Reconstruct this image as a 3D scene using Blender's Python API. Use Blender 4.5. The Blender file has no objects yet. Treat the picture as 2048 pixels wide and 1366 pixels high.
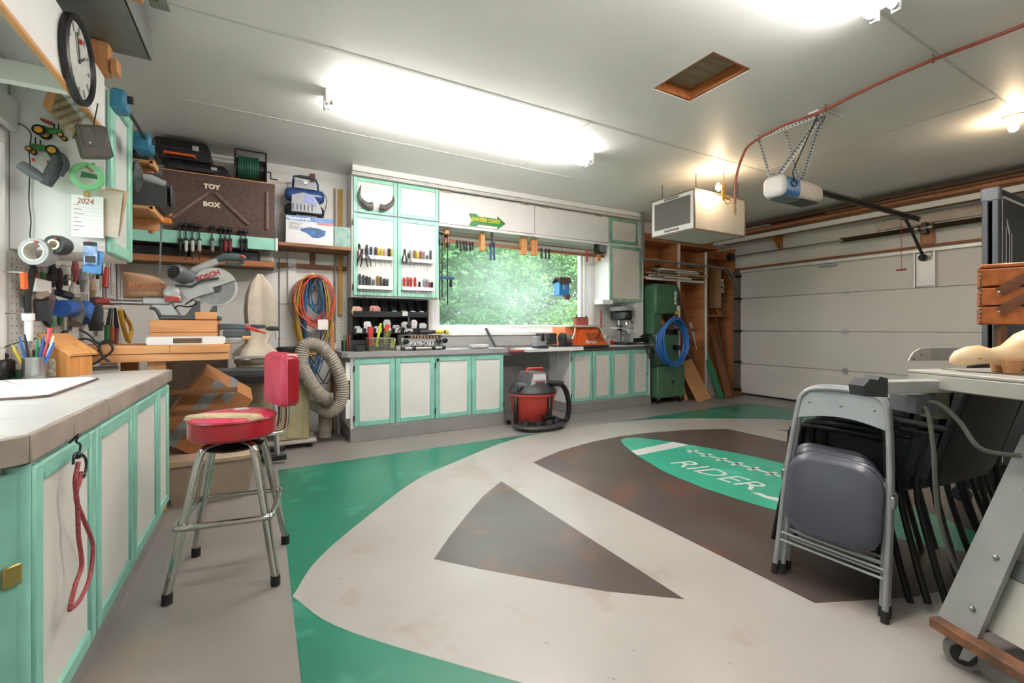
import bpy, bmesh, math, random
from mathutils import Vector as V, Matrix, Euler
random.seed(7)
S=bpy.context.scene; C=S.collection; PI=math.pi
# ---------------- camera, world, exposure
FPX=895.; HY=655.; CH=1.16; YAW=math.radians(29.13)
cam=bpy.data.cameras.new('camera'); cam.sensor_width=36; cam.lens=36*FPX/2048; cam.shift_y=-28/2048; cam.clip_start=.02; cam.clip_end=200
co=bpy.data.objects.new('camera',cam); C.objects.link(co); co.location=(0,0,CH); co.rotation_euler=(PI/2,0,-YAW); S.camera=co
w=bpy.data.worlds.new('sky'); S.world=w; w.use_nodes=True
bg=w.node_tree.nodes['Background']; bg.inputs[0].default_value=(.95,.97,1,1); bg.inputs[1].default_value=3.8
S.view_settings.view_transform='Standard'; S.view_settings.look='None'; S.view_settings.gamma=1; S.view_settings.exposure=1.12
TUBE=30.0; BULB=125.0
# ---------------- geometry of the photograph: a pixel becomes a point on a known plane of the room
FW=V((math.sin(YAW),math.cos(YAW),0)); RT=V((math.cos(YAW),-math.sin(YAW),0))
def ray(px,py): return FW+RT*((px-1024)/FPX)+V((0,0,(HY-py)/FPX))
def onZ(px,py,z): r=ray(px,py); return r*((z-CH)/r.z)+V((0,0,CH))
def onY(px,py,y): r=ray(px,py); return r*(y/r.y)+V((0,0,CH))
def onX(px,py,x): r=ray(px,py); return r*(x/r.x)+V((0,0,CH))
# ---------------- materials
def lin(h):
    h=h.lstrip('#'); c=[int(h[i:i+2],16)/255 for i in (0,2,4)]
    return tuple(x/12.92 if x<=.04045 else ((x+.055)/1.055)**2.4 for x in c)
MATS={}
def nd(nt,t,**k):
    n=nt.nodes.new(t)
    for a,b in k.items():
        if a.startswith('i_'): n.inputs[a[2:].replace('_',' ')].default_value=b
        else: setattr(n,a,b)
    return n
def mat(name,hx,rough=.5,metal=0.,var=.1,scale=12.,bump=0.,stretch=(1,1,1),hx2=None,detail=4,emit=0,coat=0,alpha=1,trans=0,lo=.35,hi=.7):
    if name in MATS: return MATS[name]
    m=bpy.data.materials.new(name); m.use_nodes=True; nt=m.node_tree; b=nt.nodes['Principled BSDF']
    c=lin(hx); m.diffuse_color=(*c,1)
    c2=lin(hx2) if hx2 else tuple(min(1,x*(1-var*1.6)) for x in c)
    tc=nd(nt,'ShaderNodeTexCoord'); mp=nd(nt,'ShaderNodeMapping'); mp.inputs['Scale'].default_value=stretch
    nz=nd(nt,'ShaderNodeTexNoise'); nz.inputs['Scale'].default_value=scale; nz.inputs['Detail'].default_value=detail
    rp=nd(nt,'ShaderNodeValToRGB'); rp.color_ramp.elements[0].position=lo; rp.color_ramp.elements[1].position=hi
    rp.color_ramp.elements[0].color=(*c2,1); rp.color_ramp.elements[1].color=(*c,1)
    L=nt.links.new; L(tc.outputs['Object'],mp.inputs[0]); L(mp.outputs[0],nz.inputs['Vector']); L(nz.outputs['Fac'],rp.inputs[0]); L(rp.outputs[0],b.inputs['Base Color'])
    b.inputs['Roughness'].default_value=rough; b.inputs['Metallic'].default_value=metal
    if coat: b.inputs['Coat Weight'].default_value=coat
    if trans: b.inputs['Transmission Weight'].default_value=trans
    if alpha<1: b.inputs['Alpha'].default_value=alpha
    if emit: b.inputs['Emission Color'].default_value=(*c,1); b.inputs['Emission Strength'].default_value=emit
    if bump:
        bp=nd(nt,'ShaderNodeBump'); bp.inputs['Strength'].default_value=bump; bp.inputs['Distance'].default_value=.01
        L(nz.outputs['Fac'],bp.inputs['Height']); L(bp.outputs[0],b.inputs['Normal'])
    MATS[name]=m; return m
def wood(name,hx,hx2,axis=0,scale=9,rough=.6,k=14):
    st=[k,k,k]; st[axis]=1.
    return mat(name,hx,rough,0,.2,scale/4,.12,tuple(st),hx2,6,lo=.3,hi=.75)
MW=mat('white_paint','#e9e9e7',.55,var=.03,scale=3)
MWALL=mat('wall_white','#e6e5e2',.65,var=.04,scale=2.5)
MCEIL=mat('ceiling_white','#f0f0ee',.5,var=.03,scale=1.5)
MINT=mat('mint_paint','#9ad6c2',.45,var=.07,scale=9)
MINT2=mat('sea_green_paint','#86c4b3',.45,var=.09,scale=9)
BLK=mat('black_plastic','#1c1d1f',.42,var=.2,scale=20)
DRK=mat('dark_grey_plastic','#34363a',.5,var=.15,scale=20)
GRY=mat('grey_plastic','#8a8c8e',.5,var=.1)
LGR=mat('light_grey_metal','#b9bab8',.42,.3,var=.08)
STL=mat('steel','#a8aaab',.3,.9,var=.1,scale=20)
DST=mat('dark_steel','#4a4b4c',.42,.8,var=.2,scale=20)
GALV=mat('galvanised','#b4b6b6',.42,.75,var=.2,scale=30)
CHR=mat('chrome','#c9c8c2',.14,1.,var=.1,scale=6)
RED=mat('red_plastic','#b8342f',.42,var=.1)
BLU=mat('blue_plastic','#2f63b8',.42,var=.1)
GRN=mat('green_plastic','#2e7d4a',.45,var=.1)
ORG=mat('orange_plastic','#e0622a',.42,var=.08)
YEL=mat('yellow_plastic','#d8c63a',.45,var=.1)
RBR=mat('black_rubber','#222222',.75,var=.2)
PAP=mat('paper','#f2f2f0',.8,var=.02)
PINE=wood('pine_x','#e0a873','#c98b55',0)
PINEY=wood('pine_y','#e0a873','#c98b55',1)
PINEZ=wood('pine_z','#d99f68','#bf8450',2)
BRW=wood('brown_wood_z','#8a5a38','#6a4228',2)
BRWX=wood('brown_wood_x','#8a5a38','#6a4228',0)
BRWY=wood('brown_wood_y','#96633e','#6e452a',1)
PLY=mat('plywood','#c98f58',.7,var=.12,scale=3,stretch=(4,4,1))
# ---------------- mesh builder
class B:
    def __init__(s): s.v=[]; s.f=[]
    def add(s,vs,fs,M=None):
        n=len(s.v); s.v+=[(M@V(p) if M else V(p)) for p in vs]; s.f+=[tuple(i+n for i in f) for f in fs]; return s
    def box(s,c,d,b=0.,rz=0.,M=None,e=None):
        c=V(c); h=[x/2 for x in d]; b=min(b,min(h)*.9)
        T=Matrix.Translation(c)@(Euler(e,'XYZ').to_matrix().to_4x4() if e else Matrix.Rotation(rz,4,'Z'))
        if M: T=M@T
        if b<=0:
            vs=[(x*h[0],y*h[1],z*h[2]) for x in(-1,1) for y in(-1,1) for z in(-1,1)]
            return s.add(vs,[(0,1,3,2),(4,6,7,5),(0,4,5,1),(2,3,7,6),(0,2,6,4),(1,5,7,3)],T)
        vs=[];ix={}
        for x in(-1,1):
            for y in(-1,1):
                for z in(-1,1):
                    for a in range(3):
                        ix[x,y,z,a]=len(vs); q=[x*(h[0]-b),y*(h[1]-b),z*(h[2]-b)]; q[a]=(x,y,z)[a]*h[a]; vs.append(q)
        fs=[]
        for a in range(3):
            u,w_=(a+1)%3,(a+2)%3
            for sg in(-1,1):
                def k(p,q):
                    t=[0,0,0]; t[a]=sg; t[u]=p; t[w_]=q; return ix[t[0],t[1],t[2],a]
                q=[k(-1,-1),k(1,-1),k(1,1),k(-1,1)]; fs.append(tuple(q if sg>0 else q[::-1]))
        for a in range(3):
            u,w_=(a+1)%3,(a+2)%3
            for p in(-1,1):
                for q in(-1,1):
                    def k(z,ax):
                        t=[0,0,0]; t[a]=z; t[u]=p; t[w_]=q; return ix[t[0],t[1],t[2],ax]
                    r=[k(-1,u),k(1,u),k(1,w_),k(-1,w_)]; fs.append(tuple(r if p*q<0 else r[::-1]))
        for x in(-1,1):
            for y in(-1,1):
                for z in(-1,1):
                    r=[ix[x,y,z,0],ix[x,y,z,1],ix[x,y,z,2]]; fs.append(tuple(r if x*y*z>0 else r[::-1]))
        return s.add(vs,fs,T)
    def bb(s,x0,x1,y0,y1,z0,z1,b=0.,M=None): return s.box(((x0+x1)/2,(y0+y1)/2,(z0+z1)/2),(abs(x1-x0),abs(y1-y0),abs(z1-z0)),b,0,M)
    def tube(s,pts,r,n=8,cap=True,closed=False,smooth=0,M=None,flat=None):
        P=[V(p) for p in pts]
        if smooth: P=spline(P,smooth,closed)
        m=len(P); rr=r if isinstance(r,(list,tuple)) else [r]*m
        if len(rr)!=m: rr=[rr[min(len(rr)-1,int(i*(len(rr)-1)/(m-1)+.5))] for i in range(m)]
        up=None; vs=[]
        for i in range(m):
            t=(P[(i+1)%m]-P[i-1]) if closed else (P[min(i+1,m-1)]-P[max(i-1,0)])
            if t.length<1e-9: t=V((0,0,1))
            t.normalize()
            if up is None:
                up=V((0,0,1)) if abs(t.z)<.9 else V((1,0,0))
            a=t.cross(up)
            if a.length<1e-6: a=t.orthogonal()
            a.normalize(); bb=a.cross(t).normalized(); up=bb
            for k in range(n):
                an=2*PI*k/n; ka,kb=(1,1) if not flat else flat
                vs.append(P[i]+a*(math.cos(an)*rr[i]*ka)+bb*(math.sin(an)*rr[i]*kb))
        fs=[]
        for i in range(m if closed else m-1):
            j=(i+1)%m
            for k in range(n): fs.append((i*n+k,i*n+(k+1)%n,j*n+(k+1)%n,j*n+k))
        if cap and not closed: fs.append(tuple(range(n))[::-1]); fs.append(tuple((m-1)*n+k for k in range(n)))
        return s.add(vs,fs,M)
    def cyl(s,p0,p1,r,n=16,r2=None,M=None): return s.tube([p0,p1],[r,r if r2 is None else r2],n,M=M)
    def lathe(s,prof,c=(0,0,0),n=24,axis=2,M=None,sc=(1,1)):
        # prof: (radius,height) along axis
        vs=[]
        for r,z in prof:
            for k in range(n):
                a=2*PI*k/n; q=(r*math.cos(a)*sc[0],r*math.sin(a)*sc[1],z)
                if axis==0: q=(q[2],q[0],q[1])
                elif axis==1: q=(q[0],-q[2],q[1]) if False else (q[1],q[2],q[0])
                vs.append(V(q)+V(c))
        fs=[]; m=len(prof)
        for i in range(m-1):
            for k in range(n): fs.append((i*n+k,i*n+(k+1)%n,(i+1)*n+(k+1)%n,(i+1)*n+k))
        if prof[0]==prof[-1]: return s.add(vs,fs,M)
        if prof[0][0]>1e-5: fs.append(tuple(range(n))[::-1])
        if prof[-1][0]>1e-5: fs.append(tuple((m-1)*n+k for k in range(n)))
        return s.add(vs,fs,M)
    def prism(s,poly,o,u,v,th,M=None):
        # polygon (a,b) in the plane o+a*u+b*v, thickness th along u x v
        o,u,v=V(o),V(u),V(v); nn=u.cross(v).normalized(); k=len(poly)
        vs=[o+u*a+v*b for a,b in poly]+[o+u*a+v*b+nn*th for a,b in poly]
        fs=[tuple(range(k))[::-1],tuple(range(k,2*k))]+[(i,(i+1)%k,k+(i+1)%k,k+i) for i in range(k)]
        return s.add(vs,fs,M)
    def ball(s,c,r,n=12,m=8,M=None):
        r=r if isinstance(r,(list,tuple)) else (r,r,r); vs=[];fs=[]
        for i in range(m+1):
            t=PI*i/m
            for k in range(n):
                a=2*PI*k/n; vs.append((c[0]+r[0]*math.sin(t)*math.cos(a),c[1]+r[1]*math.sin(t)*math.sin(a),c[2]-r[2]*math.cos(t)))
        for i in range(m):
            for k in range(n): fs.append((i*n+k,i*n+(k+1)%n,(i+1)*n+(k+1)%n,(i+1)*n+k))
        return s.add(vs,fs,M)
    def loft(s,rings,cap=True,M=None):
        n=len(rings[0]); vs=[p for r in rings for p in r]; fs=[]
        for i in range(len(rings)-1):
            for k in range(n): fs.append((i*n+k,i*n+(k+1)%n,(i+1)*n+(k+1)%n,(i+1)*n+k))
        if cap: fs+=[tuple(range(n))[::-1],tuple((len(rings)-1)*n+k for k in range(n))]
        return s.add(vs,fs,M)
    def build(s,name,m,parent=None,label=None,world=True,ang=38):
        me=bpy.data.meshes.new(name); off=V((0,0,0))
        if parent is None:
            xs=[p.x for p in s.v]; ys=[p.y for p in s.v]; off=V(((min(xs)+max(xs))/2,(min(ys)+max(ys))/2,min(p.z for p in s.v)))
        elif world:
            q=parent
            while q.parent: q=q.parent
            off=q.location.copy() if q.rotation_euler.z==0 else V((0,0,0))
            if parent.parent is None and parent.type=='MESH': off=parent.location.copy()
        me.from_pydata([tuple(p-off) for p in s.v],[],s.f); 
        bm=bmesh.new(); bm.from_mesh(me); bmesh.ops.remove_doubles(bm,verts=bm.verts,dist=1e-6); bmesh.ops.recalc_face_normals(bm,faces=bm.faces); bm.to_mesh(me); bm.free()
        me.polygons.foreach_set('use_smooth',[True]*len(me.polygons))
        me.set_sharp_from_angle(angle=math.radians(ang)); me.update()
        o=bpy.data.objects.new(name,me); C.objects.link(o)
        if m: me.materials.append(m)
        if parent is None: o.location=off
        else: o.parent=parent
        if label: o['label']=label
        return o
def spline(P,k,closed=False):
    out=[]; m=len(P)
    for i in range(m if closed else m-1):
        p0=P[i-1] if (closed or i>0) else P[0]*2-P[1]; p1=P[i]; p2=P[(i+1)%m]; p3=P[(i+2)%m] if (closed or i+2<m) else P[-1]*2-P[-2]
        for j in range(k):
            t=j/k; out.append(.5*((2*p1)+(p2-p0)*t+(2*p0-5*p1+4*p2-p3)*t*t+(3*p1-p0-3*p2+p3)*t*t*t))
    if not closed: out.append(P[-1])
    return out
def thing(name,label,cat,loc=(0,0,0),rz=0.,group=None):
    o=bpy.data.objects.new(name,None); C.objects.link(o); o.location=loc; o.rotation_euler=(0,0,rz); o.empty_display_size=.05
    o['label']=label; o['category']=cat
    if group: o['group']=group
    return o
def tag(o,label,cat,group=None):
    o['label']=label; o['category']=cat
    if group: o['group']=group
    return o
def struct(o,label=None,cat=None):
    o['kind']='structure'
    if label: o['label']=label
    if cat: o['category']=cat
    return o
def copytree(r,loc=None,rz=None,label=None,group=None):
    c=r.copy(); C.objects.link(c)
    if loc is not None: c.location=loc
    if rz is not None: c.rotation_euler=(0,0,rz)
    if label: c['label']=label
    if group: c['group']=group
    def rec(a,b):
        for ch in list(a.children):
            d=ch.copy(); C.objects.link(d); d.parent=b; rec(ch,d)
    rec(r,c); return c
def text(s,size,ext,o,u,v,m,name,parent,align='CENTER',shear=0.,bold=0.,sx=1.):
    # lettering as a thin mesh lying on the plane o+a*u+b*v
    cu=bpy.data.curves.new(name,'FONT'); cu.body=s; cu.size=size; cu.extrude=ext; cu.align_x=align; cu.align_y='CENTER'; cu.shear=shear; cu.offset=bold; cu.resolution_u=2
    t=bpy.data.objects.new(name,cu); C.objects.link(t)
    dg=bpy.context.evaluated_depsgraph_get(); me=bpy.data.meshes.new_from_object(t.evaluated_get(dg)); bpy.data.objects.remove(t); bpy.data.curves.remove(cu)
    u,v,o=V(u).normalized(),V(v).normalized(),V(o); nn=u.cross(v)
    b=B(); b.v=[o+u*(p.co.x*sx)+v*p.co.y+nn*p.co.z for p in me.vertices]; b.f=[tuple(p.vertices) for p in me.polygons]; bpy.data.meshes.remove(me)
    return b.build(name,m,parent)
X_,Y_,Z_=V((1,0,0)),V((0,1,0)),V((0,0,1))
ORD=['first','second','third','fourth','fifth','sixth','seventh','eighth','ninth','tenth','eleventh','twelfth','thirteenth','fourteenth']
# ================= SETTING =================
XL,XR,YB,YN,ZC=-1.12,7.36,5.38,-1.5,2.9
MFL=mat('floor_grey_paint','#8d8986',.32,var=.1,scale=1.3,detail=8,bump=.02)
FLW=mat('floor_light_grey','#a7a39f',.3,var=.07,scale=2,detail=8)
FLG=mat('floor_green','#237a63',.3,var=.12,scale=2.5,detail=8)
FLB=mat('floor_charcoal','#544d4b',.3,var=.22,scale=2.2,detail=8,hx2='#4a3e39')
FLG2=mat('floor_bright_green','#3fa78b',.3,var=.1,scale=4)
FLT=mat('floor_lettering','#d4d6d3',.3,var=.04)
def specks(m,hx,sc,lo,k=.8):
    nt=m.node_tree; b=nt.nodes['Principled BSDF']; src=b.inputs['Base Color'].links[0].from_socket; L=nt.links.new
    tc=nd(nt,'ShaderNodeTexCoord'); n=nd(nt,'ShaderNodeTexNoise'); n.inputs['Scale'].default_value=sc; n.inputs['Detail'].default_value=3; r=nd(nt,'ShaderNodeMapRange'); r.inputs['From Min'].default_value=lo; r.inputs['From Max'].default_value=lo+.05; r.inputs['To Max'].default_value=k
    mx=nd(nt,'ShaderNodeMix',data_type='RGBA'); L(tc.outputs['Object'],n.inputs['Vector']); L(n.outputs['Fac'],r.inputs['Value']); L(r.outputs[0],mx.inputs['Factor']); L(src,mx.inputs['A']); mx.inputs['B'].default_value=(*lin(hx),1); L(mx.outputs['Result'],b.inputs['Base Color'])
for m_ in (MFL,FLW): specks(m_,'#5a5048',26,.735); specks(m_,'#97897d',2.6,.6,.5)
specks(FLB,'#6d4a38',1.7,.55,.5); specks(FLB,'#8d8884',30,.74); specks(FLG,'#4a9a86',3.,.62,.4); specks(FLG2,'#5cbfa4',3.,.62,.4)
floor=struct(B().bb(XL-.15,XR+.2,YN-.1,YB+.15,-.1,0).build('floor',MFL))
def patch(name,pts,z,m,par=floor):
    return B().prism([(p[0],p[1]) for p in pts],(0,0,0),X_,Y_,z).build(name,m,par)
def mir(top,cy=2.147):
    return top+[(x,2*cy-y) for x,y in reversed(top) if abs(y-cy)>.01]
FC=3.335
patch('green_paint',[(.11,.05),(6.56,.05),(6.56,4.235),(.11,4.1)],.0006,FLG)
half=[(.113,2.147),(.248,2.44),(.562,2.831),(1.022,3.327),(1.455,3.614),(2.114,3.98),(2.65,4.13),(3.335,4.19)]
half=[(p.x,p.y) for p in spline([V((x,y,0)) for x,y in half],5)]
lens=half+[(2*FC-x,y) for x,y in reversed(half[:-1])]
patch('light_grey_paint',mir(lens),.0010,FLW)
tri=[(.749,2.147),(.899,2.329),(1.093,2.543),(1.32,2.78),(1.572,2.985)]
tri=tri+[(1.572,2.147*2-2.985)]+[(x,2*2.147-y) for x,y in reversed(tri[1:-1])]
patch('charcoal_paint',tri,.0014,FLB); patch('charcoal_paint',[(2*FC-x,y) for x,y in tri],.0014,FLB)
bd=[(2.029,3.271),(2.44,3.452),(2.9,3.565),(3.335,3.605),(3.77,3.565),(4.23,3.452),(4.641,3.271)]
patch('charcoal_paint',[(x,y) for x,y in bd]+[(x,2*2.147-y) for x,y in reversed(bd)],.0014,FLB)
bl=[(3.31,3.51),(3.19,3.44),(3.02,3.127),(2.9,2.8),(2.815,2.5),(2.78,2.147)]
bl=[(p.x,p.y) for p in spline([V((x,y,0)) for x,y in bl],4)]
ball=bl+[(x,2*2.147-y) for x,y in reversed(bl[:-1])]
ball=ball+[(2*3.33-x,y) for x,y in reversed(ball)]
patch('football_paint',ball,.0018,FLG2)
for sg in(1,):
    pts=[(3.022,3.127),(2.968,2.985),(3.67,3.0),(3.63,3.165)]
    patch('football_stripe',[(x,2.147+sg*(y-2.147)) for x,y in pts],.0022,FLT)
lb=B()
lb.bb(3.505,3.535,1.42,2.9,0,.0022)
for i in range(10): lb.bb(3.45,3.59,2.835-i*.148-.018,2.835-i*.148+.018,0,.0022)
lb.build('football_laces',FLT,floor)
text('RIDER',.3,.0002,(3.13,2.33,.0021),(0,-1,0),(1,0,0),FLT,'floor_lettering',floor,shear=.25,sx=.93)
patch('floor_emblem',[(3.0,1.93),(3.045,1.89),(3.03,1.83),(3.06,1.78),(3.13,1.76),(3.15,1.7),(3.09,1.68),(3.04,1.72),(3.0,1.74),(2.985,1.82)],.0022,FLT)
0 and text('PRIDE',.3,.0002,(3.13,1.33,.0021),(0,-1,0),(1,0,0),FLT,'floor_lettering',floor,shear=.25,sx=.85)
# hairline cracks in the green paint
for pts in ([(5.4,4.22),(5.45,3.98),(5.62,3.78),(5.6,3.55)],[(4.7,4.2),(4.75,4.05),(4.85,3.93)]):
    B().tube([V((x,y,.0007)) for x,y in pts],.005,4,flat=(1,.08),smooth=4).build('paint_crack',FLT,floor)
# ceiling with the attic hatch opening
hx0,hx1,hy0,hy1=2.483,2.876,1.848,2.349
cb=B(); z1=ZC+.25
cb.bb(XL-.15,hx0,YN-.1,YB+.15,ZC,z1); cb.bb(hx1,XR+.2,YN-.1,YB+.15,ZC,z1); cb.bb(hx0,hx1,YN-.1,hy0,ZC,z1); cb.bb(hx0,hx1,hy1,YB+.15,ZC,z1)
ceil=struct(cb.build('ceiling',MCEIL))
sm=mat('ceiling_seam','#d4d4d2',.6,var=.04)
for q in ((-.6,7.0,2.98,3.0),(-.4,7.2,1.16,1.175),(2.42,2.435,2.98,4.2),(2.42,2.435,-.5,1.17),(-.6,.5,4.2,4.212),(4.85,4.862,1.17,2.98),(.5,4.0,4.2,4.21)):
    B().bb(*q,ZC-.0025,ZC+.002).build('seam',sm,ceil)
ht=thing('attic_hatch','plywood attic hatch panel recessed in the ceiling with raw pine edging','hatch',((hx0+hx1)/2,(hy0+hy1)/2,ZC+.07))
hp=mat('hatch_panel','#a8987c',.7,var=.25,scale=4,stretch=(1,5,1))
B().bb(hx0+.002,hx1-.002,hy0+.002,hy1-.002,ZC+.085,ZC+.1).build('panel',hp,ht)
hw=wood('hatch_trim','#b8733f','#8f5228',1)
for q in ((hx0+.001,hx0+.02,hy0+.001,hy1-.001),(hx1-.02,hx1-.001,hy0+.001,hy1-.001),(hx0+.02,hx1-.02,hy0+.001,hy0+.02),(hx0+.02,hx1-.02,hy1-.02,hy1-.001)):
    B().bb(*q,ZC+.004,ZC+.085).build('edging',hw,ht)
# walls
W0,W1,WZ0,WZ1=1.86,4.4,1.085,2.36   # rough opening of the back window
bw=B(); t=YB+.16
bw.bb(XL-.15,W0,YB,t,0,ZC); bw.bb(W1,XR+.2,YB,t,0,ZC); bw.bb(W0,W1,YB,t,0,WZ0); bw.bb(W0,W1,YB,t,WZ1,ZC)
struct(bw.build('wall_back',MWALL))
L0,L1,LZ0,LZ1=1.25,3.12,1.0,2.12
lw=B(); lw.bb(XL-.15,XL,YN,L0,0,ZC); lw.bb(XL-.15,XL,L1,YB,0,ZC); lw.bb(XL-.15,XL,L0,L1,0,LZ0); lw.bb(XL-.15,XL,L0,L1,LZ1,ZC)
struct(lw.build('wall_left',MWALL))
GX=7.3; GY0,GY1,GZ=-.06,4.9,2.17
rw=B(); rw.bb(GX+.02,GX+.2,GY1,YB,0,ZC); rw.bb(GX+.02,GX+.2,YN,GY0,0,ZC); rw.bb(GX+.02,GX+.2,GY0,GY1,GZ,ZC)
struct(rw.build('wall_right',MWALL))
struct(B().bb(XL-.15,XR+.2,YN-.15,YN,0,ZC).build('wall_near',MWALL))
# back window: frame, glass
FRM=mat('window_frame_white','#f3f3f2',.4,var=.02)
win=thing('window_1','wide hazy picture window over the workbench looking onto trees','window',((W0+W1)/2,YB,WZ0)); win['kind']='structure'
def frame(n,x0,x1,z0,z1,wd,y0,y1,par,m=FRM):
    b=B(); b.bb(x0,x1,y0,y1,z0,z0+wd,.004); b.bb(x0,x1,y0,y1,z1-wd,z1,.004); b.bb(x0,x0+wd,y0,y1,z0+wd,z1-wd,.004); b.bb(x1-wd,x1,y0,y1,z0+wd,z1-wd,.004)
    return b.build(n,m,par)
frame('outer_frame',W0,W1,WZ0,WZ1,.06,YB+.02,YB+.12,win)
frame('sash_frame',W0+.06,W1-.06,WZ0+.06,WZ1-.06,.05,YB+.05,YB+.09,win)
B().bb(4.2,4.26,YB+.03,YB+.1,WZ0+.06,WZ1-.06,.004).build('mullion',FRM,win)
def glass(name,haze):
    m=bpy.data.materials.new(name); m.use_nodes=True; nt=m.node_tree; nt.nodes.clear(); L=nt.links.new
    o=nd(nt,'ShaderNodeOutputMaterial'); tr=nd(nt,'ShaderNodeBsdfTransparent'); tl=nd(nt,'ShaderNodeBsdfTranslucent'); gl=nd(nt,'ShaderNodeBsdfGlossy'); gl.inputs['Roughness'].default_value=.05
    tr.inputs[0].default_value=(.93,.97,.95,1); tl.inputs[0].default_value=(.80,.95,.92,1)
    tc=nd(nt,'ShaderNodeTexCoord'); nz=nd(nt,'ShaderNodeTexNoise'); nz.inputs['Scale'].default_value=2.2; nz.inputs['Detail'].default_value=5
    gr=nd(nt,'ShaderNodeTexGradient',gradient_type='SPHERICAL'); mp=nd(nt,'ShaderNodeMapping'); mp.inputs['Location'].default_value=(.05,0,-.75); mp.inputs['Scale'].default_value=(.85,1,1.35)
    L(tc.outputs['Object'],mp.inputs[0]); L(mp.outputs[0],gr.inputs[0]); L(tc.outputs['Object'],nz.inputs['Vector'])
    mu=nd(nt,'ShaderNodeMath',operation='MULTIPLY'); L(gr.outputs['Fac'],mu.inputs[0]); L(nz.outputs['Fac'],mu.inputs[1])
    ma=nd(nt,'ShaderNodeMath',operation='MULTIPLY_ADD'); L(mu.outputs[0],ma.inputs[0]); ma.inputs[1].default_value=haze*2.2; ma.inputs[2].default_value=haze*.16; ma.use_clamp=True
    mx=nd(nt,'ShaderNodeMixShader'); L(ma.outputs[0],mx.inputs[0]); L(tr.outputs[0],mx.inputs[1]); L(tl.outputs[0],mx.inputs[2])
    m2=nd(nt,'ShaderNodeMixShader'); m2.inputs[0].default_value=.04; L(mx.outputs[0],m2.inputs[1]); L(gl.outputs[0],m2.inputs[2]); L(m2.outputs[0],o.inputs[0]); return m
GLS=glass('hazy_glass',.15)
B().bb(W0+.1,4.2,YB+.066,YB+.072,WZ0+.1,WZ1-.1).build('pane',GLS,win)
B().bb(4.26,W1-.1,YB+.066,YB+.072,WZ0+.1,WZ1-.1).build('pane',GLS,win)
B().bb(W0-.03,W1+.03,YB-.05,YB+.03,WZ0-.03,WZ0+.02,.006).build('window_sill',FRM,win)
# left window
lwn=thing('window_2','white framed window in the left wall at the picture edge','window',(XL,(L0+L1)/2,LZ0)); lwn['kind']='structure'
def frameX(n,y0,y1,z0,z1,wd,x0,x1,par):
    b=B(); b.bb(x0,x1,y0,y1,z0,z0+wd,.004); b.bb(x0,x1,y0,y1,z1-wd,z1,.004); b.bb(x0,x1,y0,y0+wd,z0+wd,z1-wd,.004); b.bb(x0,x1,y1-wd,y1,z0+wd,z1-wd,.004); return b.build(n,FRM,par)
frameX('outer_frame',L0,L1,LZ0,LZ1,.06,XL-.12,XL+.02,lwn); frameX('sash_frame',L0+.06,L1-.06,LZ0+.06,LZ1-.06,.05,XL-.09,XL-.04,lwn)
B().bb(XL-.07,XL-.064,L0+.1,L1-.1,LZ0+.1,LZ1-.1).build('pane',glass('clear_glass',.1),lwn)
B().bb(XL-.08,XL-.03,2.15,2.2,LZ0+.1,LZ1-.1,.004).build('mullion',FRM,lwn)
# ---- outside
struct(B().bb(-30,40,-30,60,-.35,-.15).build('ground',mat('grass','#5d7d45',.9,var=.3,scale=6)))
LEAF=[mat('leaf_%d'%i,h,.6,var=.35,scale=1.5,trans=0) for i,h in enumerate(('#5b9450','#7cb063','#427a52','#90bd6e'))]
TRK=mat('bark','#9a9788',.85,var=.3,scale=8,stretch=(4,4,1))
def leafcloud(blobs,n,sz,seed):
    rd=random.Random(seed); b=B(); tot=sum(q[3]**2 for q in blobs)
    for (x,y,z,r) in blobs:
        for _ in range(int(n*r*r/tot)):
            d=V((rd.gauss(0,1),rd.gauss(0,1),rd.gauss(0,1))).normalized()*(r*(.55+.5*rd.random()))
            p=V((x,y,z))+V((d.x,d.y,d.z*.85)); 
            u=V((rd.gauss(0,1),rd.gauss(0,1),rd.gauss(0,.6))).normalized(); q=u.orthogonal().normalized(); q=(Matrix.Rotation(rd.random()*6.28,3,u)@q)
            s=sz*(.6+.8*rd.random()); k=len(b.v); b.v+=[p-u*s,p+q*s*.45,p+u*s,p-q*s*.45]; b.f.append((k,k+1,k+2,k+3))
    return b
def tree(name,label,cat,x,y,h,r,m,seed,n=6000,sz=.07,trunk=True,low=0.):
    t=thing(name,label,cat,(x,y,-.15)); rd=random.Random(seed)
    bl=[(x+rd.uniform(-.6,.6)*r,y+rd.uniform(-.5,.5)*r,rd.uniform(low+.3*r,h-.4*r),r*rd.uniform(.35,.6)) for _ in range(9)]
    me=leafcloud(bl,n,sz,seed); o=me.build('foliage',m,t,ang=180); o['kind']='stuff'
    if trunk:
        b=B(); b.tube([(x,y,-.15),(x+.1,y,h*.4),(x-.05,y+.1,h*.8)],[.11,.08,.04],8); b.tube([(x+.08,y,h*.35),(x+.5,y+.1,h*.7)],[.05,.02],6); b.build('trunk',TRK,t)
    return t
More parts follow.
